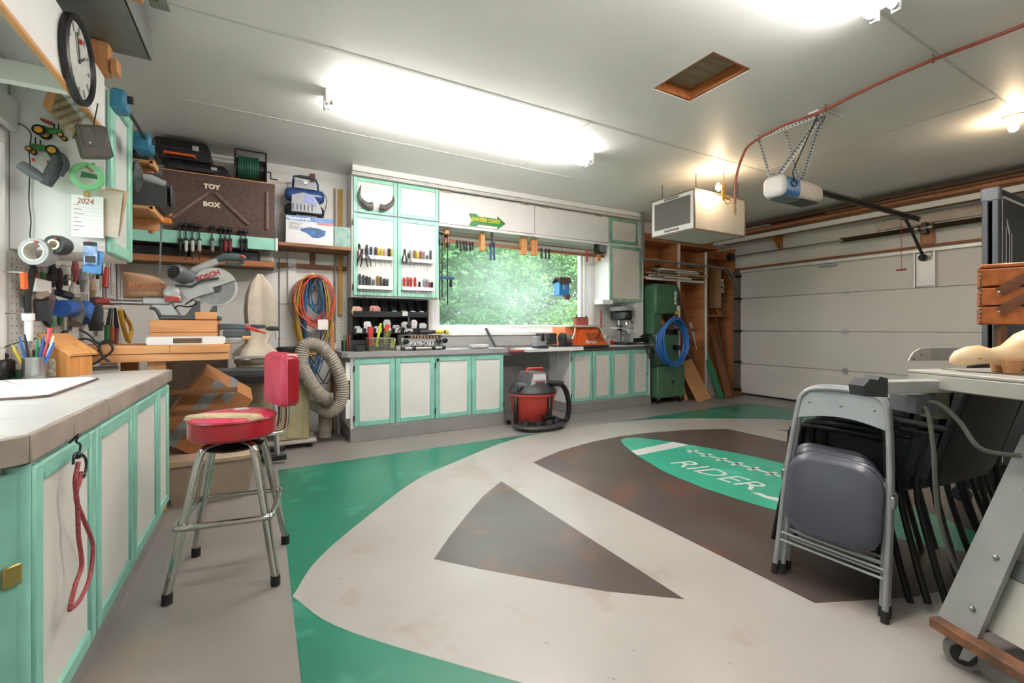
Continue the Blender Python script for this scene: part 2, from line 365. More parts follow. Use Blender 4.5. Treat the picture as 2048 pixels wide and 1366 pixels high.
TR=[('leafy_tree','dense mid green tree behind the left side of the window','tree',3.2,10.5,5.5,2.3,0,1),
('leafy_tree','bright green tree in the middle of the window view','tree',6.6,11.5,6.,2.6,1,2),
('leafy_tree','tall tree with pale trunk at the right side of the window view','tree',9.3,9.6,6,2.0,1,3),
('leafy_tree','dark green tree filling the far middle of the window view','tree',6.,15.5,7,3.2,2,5),
('leafy_tree','dark leafy tree far off at the left edge of the window view','tree',2.6,14.5,7,3.,2,6),
('leafy_tree','pale green tree far off at the right edge of the window view','tree',11.5,14.5,7,3.,3,7),
('leafy_tree','distant tall tree closing the gap between the window trees','tree',8.8,18.,8,3.6,0,8),
('leafy_tree','distant tall tree on the left behind the window trees','tree',3.8,19.,8,3.6,1,9)]
for a in TR: tree(*a[:7],LEAF[a[7]],a[8],19000,.068)
for a in (('leafy_shrub','low light green shrub just below the window on the right','shrub',6.1,8.2,1.9,1.0,3,11),
('leafy_shrub','low dark shrub just outside the window on the left','shrub',2.7,7.9,1.7,.9,2,12),
('leafy_shrub','broad green shrub outside the middle of the window','shrub',4.3,8.6,1.8,1.1,0,13),
('leafy_shrub','spreading shrub at the far right of the window','shrub',8.2,8.3,1.8,1.,1,14)):
    tree(*a[:7],LEAF[a[7]],a[8],11000,.042,False)
for i,(y,l) in enumerate(((2.5,'green tree outside the left wall window'),(6.,'second green tree further along outside the left window'))):
    tree('leafy_tree',l,'tree',-6.5,y,4.5,2.,LEAF[i],20+i,4000,.12)
# ================= GARAGE DOOR WALL AND CEILING =================
GDW=mat('door_panel_white','#e4e0dd',.5,var=.03,scale=3,stretch=(1,1,30),bump=.03)
gd=thing('door_1','white sectional overhead garage door with four flush panels','door',(GX,(GY0+GY1)/2,0)); gd['kind']='structure'
zs=[.02,.535,1.10,1.663,2.165]
for i in range(4):
    b=B(); b.bb(GX,GX+.05,GY0+.01,GY1-.01,zs[i]+.002,zs[i+1]-.002,.006)
    for k in range(1,6):
        z=zs[i]+(zs[i+1]-zs[i])*k/6; b.bb(GX-.0012,GX+.01,GY0+.02,GY1-.02,z-.0015,z+.0015)
    b.build('door_section',GDW,gd)
for y in (3.28,1.5):
    for z in zs[1:4]:
        b=B(); b.bb(GX-.006,GX,y-.035,y+.035,z-.045,z-.004,.002); b.bb(GX-.006,GX,y-.035,y+.035,z+.004,z+.045,.002); b.cyl((GX-.012,y-.045,z),(GX-.012,y+.045,z),.008,8); b.build('hinge',mat('hinge_silver','#cfd0ce',.35,.4,var=.25,scale=60),gd)
B().bb(GX-.005,GX+.05,GY0,GY1,0,.022).build('bottom_seal',RBR,gd); B().bb(GX+.052,GX+.07,GY0-.05,GY1+.05,0,2.2).build('light_leak_backing',GDW,gd)  # unseen backing panel added to stop light leaking between the sections
B().bb(GX-.05,GX,GY0+.02,GY1-.02,2.105,2.155,.008).build('strut',mat('strut_white','#efeeec',.35,.2,var=.03),gd)
b=B(); b.bb(GX-.02,GX,2.30,2.48,1.68,2.1,.004); b.bb(GX-.045,GX,2.285,2.30,1.66,2.16); b.bb(GX-.045,GX,2.48,2.495,1.66,2.16); b.build('operator_bracket',mat('bracket_silver','#dcdddd',.35,.3,var=.05),gd)
B().lathe([(.03,0),(.045,.008),(.045,.02),(.015,.022)],(GX-.07,2.40,2.04),14,0).build('lock_wheel',DST,gd)
B().bb(GX-.05,GX-.01,3.38,3.62,2.06,2.085,.004).build('latch_bar',GALV,gd)
struct(B().bb(GX-.005,GX+.022,GY0-.08,GY1+.02,2.175,2.2).build('trim_1',wood('door_stop_wood','#b56f48','#8c4d2e',1)))
struct(B().bb(GX-.02,GX+.02,GY1+.005,GY1+.09,0,2.2).build('trim_2',BRW))
# vertical and curved track with rollers
tk=thing('door_track','galvanised curved garage door track bending from the door edge along the ceiling','track',(GX-.05,4.94,0))
tp=[V((GX-.04,4.945,.05)),V((GX-.04,4.945,1.75))]+[V((GX-.04-.38+.38*math.cos(a),4.945,1.80+.38*math.sin(a))) for a in [PI/2*k/8 for k in range(9)]]+[V((5.0,4.945,2.2))]
def strip(b,pts,wd,th,ax=Y_):
    rings=[]
    for i,p in enumerate(pts):
        t=(pts[min(i+1,len(pts)-1)]-pts[max(i-1,0)]).normalized(); n=t.cross(ax).normalized()
        rings.append([p+ax*wd/2+n*th/2,p-ax*wd/2+n*th/2,p-ax*wd/2-n*th/2,p+ax*wd/2-n*th/2])
    b.loft(rings)
b=B(); strip(b,tp,.05,.004); strip(b,[p+Y_*.026 for p in tp],.004,.035); strip(b,[p-Y_*.026 for p in tp],.004,.02); b.build('rail',GALV,tk)
b=B(); b.bb(GX-.055,GX-.015,4.90,4.99,.03,2.15); b.build('wall_angle',mat('angle_dull','#8d8a86',.5,.5,var=.15),tk)
for z in (.08,.56,1.1,1.66,2.05):
    b=B(); b.bb(GX-.05,GX-.012,4.86,4.99,z-.02,z+.02,.004); b.cyl((GX-.05,4.86,z),(GX-.05,4.97,z),.02,10); b.build('roller_bracket',DST,tk)
b=B(); b.bb(5.0,5.04,4.93,4.97,2.15,2.9); b.bb(4.98,5.02,4.925,4.93,2.2,2.9); b.build('hanger',GALV,tk)
# torsion spring assembly
ts=thing('torsion_spring','torsion spring and steel rod above the garage door','spring',(7.2,2.4,2.40))
B().cyl((7.2,GY0,2.40),(7.2,5.02,2.40),.0125,12).build('rod',STL,ts)
spm=mat('spring_steel','#5a4b36',.55,.6,var=.3,scale=40,stretch=(1,8,1))
for y0,y1 in ((2.44,3.27),(.9,2.3)):
    b=B(); n=int((y1-y0)/.011)
    b.tube([V((7.2+.028*math.cos(k*.785),y0+(y1-y0)*k/(n*8),2.40+.028*math.sin(k*.785))) for k in range(n*8+1)],.0056,4); b.build('coil',spm,ts)
    B().cyl((7.2,y0,2.40),(7.2,y1,2.40),.027,12).build('coil_core',spm,ts)
for y in (3.27,2.44,2.30): B().cyl((7.2,y-.02,2.40),(7.2,y+.02,2.40),.04,14).build('cone',STL,ts)
b=B(); b.bb(7.19,GX+.02,2.345,2.395,2.33,2.47,.003); b.build('bearing_bracket',DST,ts)
B().cyl((7.2,4.98,2.40),(7.2,5.04,2.40),.07,16).build('cable_drum',DST,ts)
tag(B().bb(GX-.02,GX+.019,2.3,2.44,2.21,2.465,.004).build('mounting_board',wood('mount_wood','#c79a7a','#a8724c',2)),'short brown board on the wall behind the spring bearing bracket','board')
tag(B().bb(GX-.018,GX+.021,1.0,2.9,2.47,2.6,.004).build('header_board',mat('header_white','#dccfc4',.6)),'long pale board fixed to the header above the torsion spring','board')
# lumber rack
rk=thing('lumber_rack','white painted lumber shelf along the top of the garage door wall','rack',(7.1,2.,2.58))
RKY=(-1.3,5.2)
B().bb(7.0,GX+.02,*RKY,2.645,2.665,.003).build('shelf_board',wood('rack_wood','#c09070','#96643f',1),rk); B().bb(6.985,7.005,*RKY,2.60,2.67,.003).build('fascia',MW,rk)
for y in (4.15,1.2,-.8):
    B().prism([(0,0),(.26,0),(.26,-.05),(.06,-.22),(0,-.22)],(GX+.02,y+.02,2.645),V((-1,0,0)),Z_,.04).build('bracket',wood('bracket_wood','#c8864e','#a0622f',2),rk)
LW=[wood('lum%d'%i,a,b_,1,rough=.7) for i,(a,b_) in enumerate((('#84604a','#5f412e'),('#ab7350','#85502f'),('#6d5442','#4a3728'),('#c78a63','#9c6540')))]
rd=random.Random(3); names=['dark','reddish','weathered','orange']
k=0; desc=['at the front edge','second from the front','in the middle','near the back','against the wall']
for layer in range(4):
    for j in range(5):
        if rd.random()<.1 and layer: continue
        y0=rd.uniform(-1.3,-.9) if layer<2 else rd.uniform(-1.3,1.2); y1=rd.uniform(4.4,5.28) if layer<2 else rd.uniform(3.2,4.9)
        z0=2.666+layer*.047+rd.uniform(0,.006); x0=7.015+j*.058; mi=rd.randrange(4)
        o=B().bb(x0,x0+rd.uniform(.035,.05),y0,y1,z0,z0+rd.uniform(.03,.045),.002).build('lumber_strip',LW[mi])
        tag(o,'%s timber strip, %s layer of the lumber rack, %s'%(names[mi],['bottom','second','third','top'][layer],desc[j]),'lumber','timber strips on the lumber rack'); k+=1
tag(B().bb(6.93,6.98,1.0,4.85,2.672,2.70,.002).build('lumber_strip',LW[1]) if 0 else B().bb(6.99,7.012,2.2,5.1,2.72,2.75,.002).build('lumber_strip',LW[3]),'long orange strip jutting over the front edge of the lumber rack','lumber','timber strips on the lumber rack')
# ---- fluorescent fixtures
TB=mat('lit_tube','#fff9f3',.3,emit=TUBE,var=0); FIX=mat('fixture_white','#eceae8',.4,var=.02)
def fixture(x0,x1,y,label,seg):
    t=thing('fluorescent_fixture',label,'light',((x0+x1)/2,y,ZC))
    b=B(); b.prism([(-.055,0),(.055,0),(.035,-.055),(-.035,-.055)],(x0,y,ZC-.001),Y_,Z_,x1-x0); b.build('housing',FIX,t)
    for i in range(seg):
        a=x0+(x1-x0)*i/seg; c=x0+(x1-x0)*(i+1)/seg
        for s in(-1,1):
            B().cyl((a+.04,y+s*.047,ZC-.085),(c-.04,y+s*.047,ZC-.085),.019,14).build('tube',TB,t)
            for q in (a+.03,c-.03): B().cyl((q-.012,y+s*.047,ZC-.085),(q+.012,y+s*.047,ZC-.085),.0195,12).build('tube_cap',LGR,t)
    for q in (x0,x1):
        for s in(-1,1): B().bb(q-.012,q+.012,y+s*.047-.02,y+s*.047+.02,ZC-.11,ZC-.001,.004).build('lamp_holder',FIX,t)
    return t
fixture(.41,2.87,3.56,'long bare-tube fluorescent light on the ceiling in front of the tool cabinet',1)
fixture(.45,2.86,1.10,'fluorescent light cut off by the top edge, tubes pointing at the attic hatch',1)
# ---- ceiling bulb holder
BUL=mat('lit_bulb','#ffdfb4',.3,emit=BULB,var=0); PORC=mat('porcelain','#eadfc2',.35,var=.04)
c=onZ(2027,232,ZC); t=thing('ceiling_bulb','bare lit bulb in a cream porcelain ceiling holder at the right edge','light',c)
B().lathe([(.0,-.001),(.06,-.001),(.062,-.012),(.035,-.03),(.022,-.034),(.022,-.05),(0,-.05)],c,20).build('holder',PORC,t)
B().lathe([(.012,-.05),(.018,-.06),(.03,-.085),(.032,-.1),(.022,-.122),(0,-.13)],c,16).build('bulb',BUL,t)
# ---- hanging work light
c=V((4.36,3.12,ZC)); YP=mat('work_light_yellow','#d9a32c',.45,var=.08); t=thing('work_light','yellow trouble light with lit bulb hanging on a cord in front of the air filter','light',c)
B().tube([c,c+V((.01,0,-.12)),c+V((0,.0,-.2))],.004,6).build('cord',mat('ochre_cord','#b9882e',.6),t)
B().lathe([(.02,-.2),(.022,-.28),(.014,-.32),(.012,-.36)],c,10).build('handle',YP,t)
b=B(); b.box(c+V((.05,0,-.33)),(.1,.03,.025),.005); b.tube([c+V((.0,0,-.33)),c+V((.05,0,-.39)),c+V((.12,0,-.37)),c+V((.11,0,-.33))],.005,6,smooth=4); b.build('hook_guard',YP,t)
B().lathe([(.014,0),(.03,-.04),(.03,-.06),(0,-.09)],c+V((0,.06,-.16)),12).build('bulb',BUL,t)
B().tube([c+V((0,.0,-.22)),c+V((0,.05,-.17))],.012,8).build('socket',YP,t)
# ---- hanging air filter
ax0,ax1,ay0,ay1,az0,az1=4.13,5.02,3.31,3.92,2.245,2.68
AFW=mat('filter_box_grey','#d2cfca',.55,var=.04); AFB=mat('filter_edge','#8c7b68',.6,var=.15)
t=thing('air_filter','white box air filter hanging from the ceiling on chains','air filter',((ax0+ax1)/2,(ay0+ay1)/2,az0))
B().bb(ax0+.012,ax1-.004,ay0+.004,ay1-.004,az0+.004,az1-.004,.003).build('housing',AFW,t)
b=B()
for y in(ay0,ay1):
    for z in(az0,az1): b.bb(ax0,ax1,y-.007,y+.007,z-.007,z+.007)
for x in(ax0+.006,ax1):
    for z in(az0,az1): b.bb(x-.007,x+.007,ay0,ay1,z-.007,z+.007)
    for y in(ay0,ay1): b.bb(x-.007,x+.007,y-.007,y+.007,az0,az1)
b.build('edge_banding',AFB,t)
b=B(); fr=.05; x=ax0
b.bb(x-.006,x+.012,ay0+.01,ay1-.01,az0+.01,az0+.07); b.bb(x-.006,x+.012,ay0+.01,ay1-.01,az1-.05,az1-.01); b.bb(x-.006,x+.012,ay0+.01,ay0+.045,az0+.07,az1-.05); b.bb(x-.006,x+.012,ay1-.045,ay1-.01,az0+.07,az1-.05); b.build('face_frame',MW,t)
B().bb(x+.002,x+.012,ay0+.045,ay1-.045,az0+.07,az1-.05).build('filter_screen',mat('filter_screen','#7d7b76',.9,var=.25,scale=150,bump=.3),t)
for z in (az0+.04,az1-.03): B().bb(x-.018,x-.006,ay0+.2,ay1-.2,z-.012,z+.012,.004).build('pull',GRY,t)
for (px,py) in ((ax0+.1,ay0+.06),(ax0+.12,ay1-.05),(ax1-.06,ay0+.05),(ax1-.06,ay1-.06)):
    b=B(); n=8; zt=ZC-.03
    for i in range(n):
        z=az1+(zt-az1)*(i+.5)/n; e=X_ if i%2 else Y_
        b.tube([V((px,py,z))+e*.007*math.cos(a)+Z_*.015*math.sin(a) for a in [k*PI/4 for k in range(8)]],.002,5,closed=True)
    b.tube([(px,py,zt-.01),(px+.012,py,zt),(px,py,zt+.03)],.0025,5); b.build('chain',DST,t)
# ---- red air hose along the ceiling
HOS=mat('red_air_hose','#a85a48',.5,var=.1)
t=thing('air_hose','red brown air hose running along the ceiling and drooping to a brass coupling','hose',(3.8,1.5,ZC))
pts=[V((3.72,.3,2.86)),V((3.74,.8,2.86)),onZ(1865,120,2.86),onZ(1750,170,2.85),onZ(1640,224,2.85),onZ(1560,254,2.84),V((3.88,2.5,2.83)),V((3.9,2.6,2.74)),V((3.9,2.66,2.55)),V((3.9,2.67,2.32))]
B().tube(pts,.0115,10,smooth=6).build('hose',HOS,t)
B().tube([(3.9,2.67,2.33),(3.9,2.67,2.26),(3.9,2.67,2.22)],[.012,.013,.009],8).build('coupling',mat('brass','#b8a06a',.35,.8),t)
for p in (onZ(1865,120,2.86),onZ(1650,218,2.85),V((3.87,2.42,2.84))):
    B().tube([p+V((.0,.0,.036)),p+V((.03,.0,.025)),p+V((.012,0,-.014)),p+V((-.014,0,-.01)),p+V((-.012,0,.01))],.003,5,smooth=3).build('hook',mat('copper_hook','#a8713f',.5,.4),t)
B().tube([V((3.905,2.66,2.52)),V((3.93,2.68,2.46)),V((3.91,2.68,2.42)),V((3.9,2.66,2.46))],.003,5,smooth=4).build('wire_loop',DST,t)
# ---- garage door opener
oy=2.37
t=thing('garage_door_opener','white and blue garage door opener hung on perforated steel straps','opener',(4.37,oy,2.33))
W2=mat('opener_white','#e6e2de',.4,var=.03)
def rrect(w_,h_,r,n=4):
    o=[]
    for cx,cy,a0 in ((w_/2-r,h_/2-r,0),(-w_/2+r,h_/2-r,90),(-w_/2+r,-h_/2+r,180),(w_/2-r,-h_/2+r,270)):
        for k in range(n+1): a=math.radians(a0+90*k/n); o.append((cx+r*math.cos(a),cy+r*math.sin(a)))
    return o
def body(x0,x1,prof,m,n):
    b=B(); rings=[]
    for x,w_,h_,dz in prof: rings.append([V((x,oy+p[0],2.43+dz+p[1])) for p in rrect(w_,h_,min(w_,h_)*.28)])
    b.loft(rings); return b.build(n,m,t)
body(0,0,[(3.99,.11,.10,0),(4.0,.155,.15,0),(4.015,.185,.18,0),(4.04,.2,.19,0)],W2,'rear_cover')
body(0,0,[(4.04,.198,.186,0),(4.26,.198,.186,0)],mat('opener_blue','#3f86c8',.35,var=.05),'blue_panel')
body(0,0,[(4.26,.2,.19,0),(4.5,.2,.18,0),(4.66,.17,.14,.005),(4.73,.11,.09,.01)],W2,'front_cover')
B().bb(4.32,4.6,oy-.08,oy+.08,2.333,2.345,.005).build('light_lens',DRK,t)
B().bb(4.06,4.3,oy-.085,oy+.085,2.332,2.342,.004).build('base_plate',mat('steel_blue_plate','#7d8894',.45,.4),t)
b=B(); b.bb(4.6,7.05,oy-.018,oy+.018,2.49,2.515); b.bb(4.6,7.05,oy-.003,oy+.003,2.46,2.5); b.build('rail',DST,t)
b=B(); b.bb(6.6,6.72,oy-.03,oy+.03,2.44,2.475,.004); b.tube([(6.66,oy,2.45),(6.75,oy,2.4),(7.2,oy,2.02)],.014,6,flat=(1.2,.4)); b.build('trolley_arm',DST,t)
b=B(); b.tube([(6.62,oy+.02,2.44),(6.62,oy+.02,1.85)],.003,5); b.build('release_cord',RED,t)
B().bb(6.61,6.63,oy-.03,oy+.07,1.835,1.855,.006).build('release_handle',RED,t)
PERF=mat('perforated_strap','#dcdcd8',.45,.15,var=.1)
HOLE=mat('strap_hole','#3a3a3a',.9)
def angle(p0,p1,nm='strap'):
    p0,p1=V(p0),V(p1); d=(p1-p0); L=d.length; d.normalize(); a=d.cross(Z_); a=a.normalized() if a.length>.05 else Y_.copy(); c2=d.cross(a).normalized()
    M=Matrix((( d.x,a.x,c2.x,p0.x),(d.y,a.y,c2.y,p0.y),(d.z,a.z,c2.z,p0.z),(0,0,0,1)))
    b=B(); b.bb(0,L,-.016,.016,-.0015,.0015,0,M); b.bb(0,L,.013,.016,0,.03,0,M); o=b.build(nm,PERF,t)
    h=B()
    for i in range(int(L/.03)):
        h.bb(.01+i*.03,.022+i*.03,-.006,.006,-.0022,.0022,0,M); h.bb(.01+i*.03,.022+i*.03,.0125,.0166,.01,.02,0,M)
    h.build('slot_holes',HOLE,o)
hA=V((3.93,2.5,2.885)); hB=V((3.93,1.9,2.885))
angle(hA,hB); angle(V((3.93,2.46,2.885)),V((4.06,2.42,2.5))); angle((4.0,2.26,2.885),(4.3,2.3,2.5)); angle((3.95,1.95,2.885),(4.07,2.41,2.5)); angle((3.98,1.95,2.885),(4.32,2.3,2.5)); angle((3.85,1.9,2.885),(4.1,1.89,2.885))
B().tube([(3.9,1.95,2.885),(3.92,1.97,2.85),(3.97,2.08,2.7),(4.02,2.18,2.57),(4.08,2.24,2.53),(4.14,2.262,2.48),(4.1,2.262,2.45),(4.14,2.262,2.42),(4.19,2.262,2.45),(4.12,2.262,2.49)],.005,6,smooth=5).build('power_cord',BLK,t)
B().bb(3.86,3.93,1.92,2.0,2.88,2.9,.004).build('ceiling_outlet',MW,t)
# ================= BACK WALL CABINETRY =================
GTOP=mat('grey_counter','#9a9a99',.45,var=.08,scale=4); GKICK=mat('grey_kick','#8d8b8a',.5,var=.08,scale=4); WPAN=mat('door_white','#dedddb',.5,var=.03,scale=4)
BEIGE=mat('greige_side','#b3ada5',.6,var=.08)
HNG=mat('hinge_bronze','#4b4038',.45,.6)
def xY(px,Y): return onY(px,655,Y).x
def cdoor(t,x0,x1,z0,z1,y,fr,pan=WPAN,fw=.055,hinge=None):
    # door leaf facing -Y with a raised frame
    d=B().bb(x0+.01,x1-.01,y-.012,y,z0+.01,z1-.01).build('door',pan,t)
    b=B()
    for q in ((x0+.002,x0+fw,z0+.002,z1-.002),(x1-fw,x1-.002,z0+.002,z1-.002),(x0+fw,x1-fw,z0+.002,z0+fw),(x0+fw,x1-fw,z1-fw,z1-.002)):
        b.bb(q[0],q[1],y-.022,y-.001,q[2],q[3],.005)
    b.build('door_frame',fr,d)
    if hinge is not None:
        for z in (z0+.09,z1-.1): B().bb(hinge-.008,hinge+.008,y-.026,y-.018,z-.03,z+.03,.003).build('hinge',HNG,d)
    return d
# lower left cabinet
lx0,lx1,ly=.773,2.513,4.73
t=thing('base_cabinet','white base cabinet with four mint framed doors left of the shop vacuum','cabinet',((lx0+lx1)/2,5.0,0))
B().bb(lx0,lx1,ly+.002,YB-.01,.135,.858).build('body',MW,t); B().bb(lx0-.005,lx1+.005,ly-.012,YB-.01,0,.134,.003).build('toe_kick',GKICK,t)
dx=[xY(p,ly) for p in (707,789.7,869,942,1006)]
for i in range(4): cdoor(t,dx[i]+.002,dx[i+1]-.002,.152,.842,ly,MINT2,hinge=(dx[0]+.002,None,dx[2]+.002,dx[4]-.002)[i])
for z in (.24,.62): B().bb(lx0-.045,lx0-.001,ly+.005,ly+.06,z,z+.19,.004).build('side_block',MW,t)
b=B(); b.prism([(.74,4.69),(2.56,4.69),(2.56,YB-.012),(.69,YB-.012),(.69,4.74)],(0,0,.86),X_,Y_,.05); tag(b.build('countertop',GTOP),'grey painted worktop on the left base cabinet under the tool doors','worktop')
# lower right cabinet
rx0,rx1,ry=3.60,5.095,4.87
t=thing('base_cabinet','white base cabinet with four mint framed doors under the drill press','cabinet',((rx0+rx1)/2,5.1,0))
B().bb(rx0,rx1,ry+.002,YB-.01,.135,.842).build('body',MW,t); B().bb(rx0-.002,rx1+.005,ry-.012,YB-.01,0,.134,.003).build('toe_kick',GKICK,t)
dx=[xY(p,ry) for p in (1141,1184.2,1222,1260.8,1295)]
for i in range(4): cdoor(t,dx[i]+.003,dx[i+1]-.003,.152,.835,ry,MINT2,mat('door_greywhite','#d6d2cc',.55,var=.05),hinge=dx[0] if i==0 else None)
B().cyl((dx[4]-.03,ry-.03,.47),(dx[4]-.03,ry-.018,.47),.009,10).build('knob',HNG,t)
tag(B().bb(3.72,5.12,4.84,YB-.012,.845,.885,.004).build('countertop',mat('dark_counter','#5f615f',.5,var=.15)),'dark edged worktop carrying the drill press and orange sander','worktop')
tag(B().bb(4.3,5.16,4.86,YB-.014,.886,.9,.002).build('counter_board',mat('pale_board','#d4d1cc',.55)),'pale board lying on the worktop under the drill press','board')
# joining bench board between the cabinets
t=thing('bench_board','white bench board bridging the gap above the shop vacuum','worktop',(3.1,5.05,.84))
B().bb(2.92,3.74,4.80,5.3,.848,.885,.003).build('board',mat('worn_white','#cfd0cf',.5,var=.1),t); B().bb(3.22,3.75,4.76,4.79,.855,.905,.003).build('front_strip',MW,t)
B().bb(2.57,2.95,4.92,4.95,.845,.872,.003).build('red_rail',RED,t); B().bb(2.57,3.6,4.95,5.3,.835,.847).build('support',GKICK,t)
tag(B().bb(2.52,3.59,YB-.02,YB-.002,.0,1.05,.002).build('grey_panel',mat('grey_panel','#979797',.55,var=.08)),'grey painted wall panel behind the shop vacuum','panel')
tag(B().bb(1.74,4.3,YB-.03,YB-.022,.912,1.05,.002).build('backsplash',mat('grey_splash','#a9a9a8',.55,var=.06)),'grey backsplash strip under the picture window','panel')
# upper left cabinet with tool doors
ux0,ux1,uy=.851,1.815,5.05
t=thing('tool_cabinet','tall white wall cabinet with mint framed doors holding screwdriver racks','cabinet',((ux0+ux1)/2,5.2,1.5))
B().bb(ux0-.015,ux1,uy+.002,YB-.002,1.49,2.83).build('body',mat('cab_side','#d8d7d4',.55,var=.04),t)
um=xY(794,uy); MW_=MW; MW=mat('tool_door_white','#dadad8',.5,var=.03,scale=4)
dA=cdoor(t,ux0,um-.001,2.405,2.79,uy,MINT,MW,.045); dB=cdoor(t,um+.001,ux1,2.405,2.79,uy,MINT,MW,.045)
dC=cdoor(t,ux0,um-.001,1.505,2.395,uy,MINT,MW,.045,hinge=ux0-.004); dD=cdoor(t,um+.001,ux1,1.505,2.395,uy,MINT,MW,.045)
MW=MW_
def zp(py,px,Y=5.03): return onY(px,py,Y).z
def zx(zxp,zyp,Y=4.99): return onY(680+zxp/4.877,320+zyp/4.877,Y)
RK=mat('rack_white','#f0efed',.5,var=.02); BAR=[]
for (a,b_,y0,y1,par) in ((178,516,926,972,dC),(607,915,962,1002,dD),(173,519,1226,1264,dC),(608,915,1238,1276,dD)):
    p=zx(a,y0); q=zx(b_,y1); m=zx((a+b_)/2,(y0+y1)/2)
    B().bb(p.x,q.x,4.985,5.036,m.z-.02,m.z+.02,.003).build('tool_rack',RK,par); BAR.append(m.z+.02)
HC={'red':'#9c3b38','dark grey':'#3d4248','navy':'#2c3f63','black':'#26272a','yellow':'#c9b93c','pale pink':'#d3b6ac','grey':'#8b8d90','olive black':'#4d4a34','orange black':'#8a6430','short grey':'#6c7073','bright red':'#b5322d'}
def driver(p,top,col,rack,idx,n,short=False,stubby=1.):
    hm=mat('handle_'+col.replace(' ','_'),HC[col],.4,var=.15,scale=60); z0=BAR[rack]+.001; h=max(.03,top.z-z0); r=.0145*stubby
    where=['upper rack of left tool door','upper rack of right tool door','lower rack of left tool door','lower rack of right tool door'][rack]
    t=thing('screwdriver','%s handled screwdriver, %s from left, %s'%(col,ORD[idx],where),'screwdriver',(p.x,5.01,z0),0,'screwdrivers on the tool doors')
    B().lathe([(.006,0),(r*.75,.004),(r,h*.25),(r*.82,h*.4),(r,h*.6),(r,h*.9),(r*.6,h)],(p.x,5.01,z0),8).build('handle',hm,t)
    B().cyl((p.x,5.01,z0-random.uniform(.09,.14)),(p.x,5.01,z0+.005),.003,6).build('shaft',STL,t)
SD=[[(262,825,'dark grey'),(303,845,'navy'),(348,848,'olive black'),(378,860,'yellow'),(405,864,'yellow'),(440,865,'pale pink'),(478,862,'black'),(503,868,'yellow')],
[(685,880,'grey'),(727,880,'orange black'),(755,890,'yellow'),(788,885,'red'),(820,892,'grey'),(850,930,'short grey'),(885,880,'dark grey')],
[(193,1110,'dark grey'),(228,1120,'dark grey'),(260,1132,'black'),(290,1140,'dark grey'),(325,1165,'short grey'),(368,1128,'orange black'),(400,1138,'olive black'),(432,1155,'black'),(462,1158,'dark grey')],
[(625,1145,'bright red'),(662,1138,'bright red'),(693,1145,'bright red'),(733,1142,'bright red'),(775,1188,'black'),(825,1155,'grey'),(853,1165,'grey'),(872,1190,'red'),(897,1190,'black')]]
for r,l in enumerate(SD):
    for i,(x,y,c_) in enumerate(l): driver(zx(x,y,5.01),zx(x,y,5.01),c_,r,i,len(l))
def pliers(name,label,p,h,col,tilt=.15,cat='pliers',parent_y=4.97):
    t=thing(name,label,cat,(p.x,p.y,p.z-h)); M=Matrix.Translation(p)@Matrix.Rotation(tilt,4,'Y')
    hm=mat('handle_'+col.replace(' ','_'),HC[col],.4,var=.15,scale=60)
    for s in(-1,1):
        B().tube([(s*.006,0,-h*.38),(s*.02,0,-h*.6),(s*.018,0,-h)],[.006,.0085,.006],8,M=M,smooth=3).build('handle',hm,t)
    b=B(); b.box((0,0,-h*.33),(.03,.012,.03),.005,M=M); b.tube([(-.006,0,-h*.3),(-.007,0,-h*.1),(-.002,0,0)],[.009,.007,.003],6,M=M); b.tube([(.006,0,-h*.3),(.007,0,-h*.1),(.002,0,0)],[.009,.007,.003],6,M=M); b.build('jaws',DST,t)
p=zx(183,815,4.975); pliers('pliers','red handled cutter hooked at the left end of the left tool door rack',V((p.x,4.97,p.z-.0)),.16,'red',-.12)
p=zx(218,865,4.975); pliers('pliers','steel pliers hanging second from the left on the left tool door',V((p.x,4.965,p.z)),.2,'black',.2)
p=zx(250,862,4.975); pliers('pliers','slim black pliers hanging third from the left on the left tool door',V((p.x,4.97,p.z)),.2,'dark grey',-.2)
p=zx(630,866,4.975); pliers('pliers','black pliers hooked at the left end of the right tool door rack',V((p.x,4.97,p.z)),.17,'black',.02)
p=zx(662,912,4.975); pliers('pliers','small bare steel pliers beside the black pliers on the right tool door',V((p.x,4.965,p.z)),.13,'grey',-.2)
# horns
HRN=mat('horn','#6d6a66',.45,var=.4,scale=14,stretch=(1,1,1),hx2='#3f3c3a')
def horn(label,pts,rs,par=None):
    P=[zx(x,y,4.985) for x,y in pts]; b=B(); b.tube(P,rs,12,smooth=5); tag(b.build('horn',HRN),label,'horn','animal horns on the tool cabinet')
def rs(a): return [a[min(len(a)-1,int(i*(len(a)-1)/20+.5))] for i in range(21)]
horn('large curved grey horn mounted at the left of the upper cabinet door',[(318,448),(270,445),(215,405),(185,340),(205,245)],[.045*.9+(0)*i if i<0 else .042*(1-i/20)**.75+.003 for i in range(21)])
horn('smaller curved grey horn mounted at the right of the upper cabinet door',[(388,460),(430,470),(490,440),(520,395),(520,345)],[.038*(1-i/20)**.75+.003 for i in range(21)])
# ceiling valance trim
struct(B().bb(.835,5.1,4.985,5.05,2.835,2.899,.003).build('trim_3',MW)); struct(B().bb(.835,5.1,5.0,5.049,2.795,2.833,.003).build('trim_4',mat('valance_grey_white','#d9d7d4',.5)))  # lower trim strip in a slightly greyer white
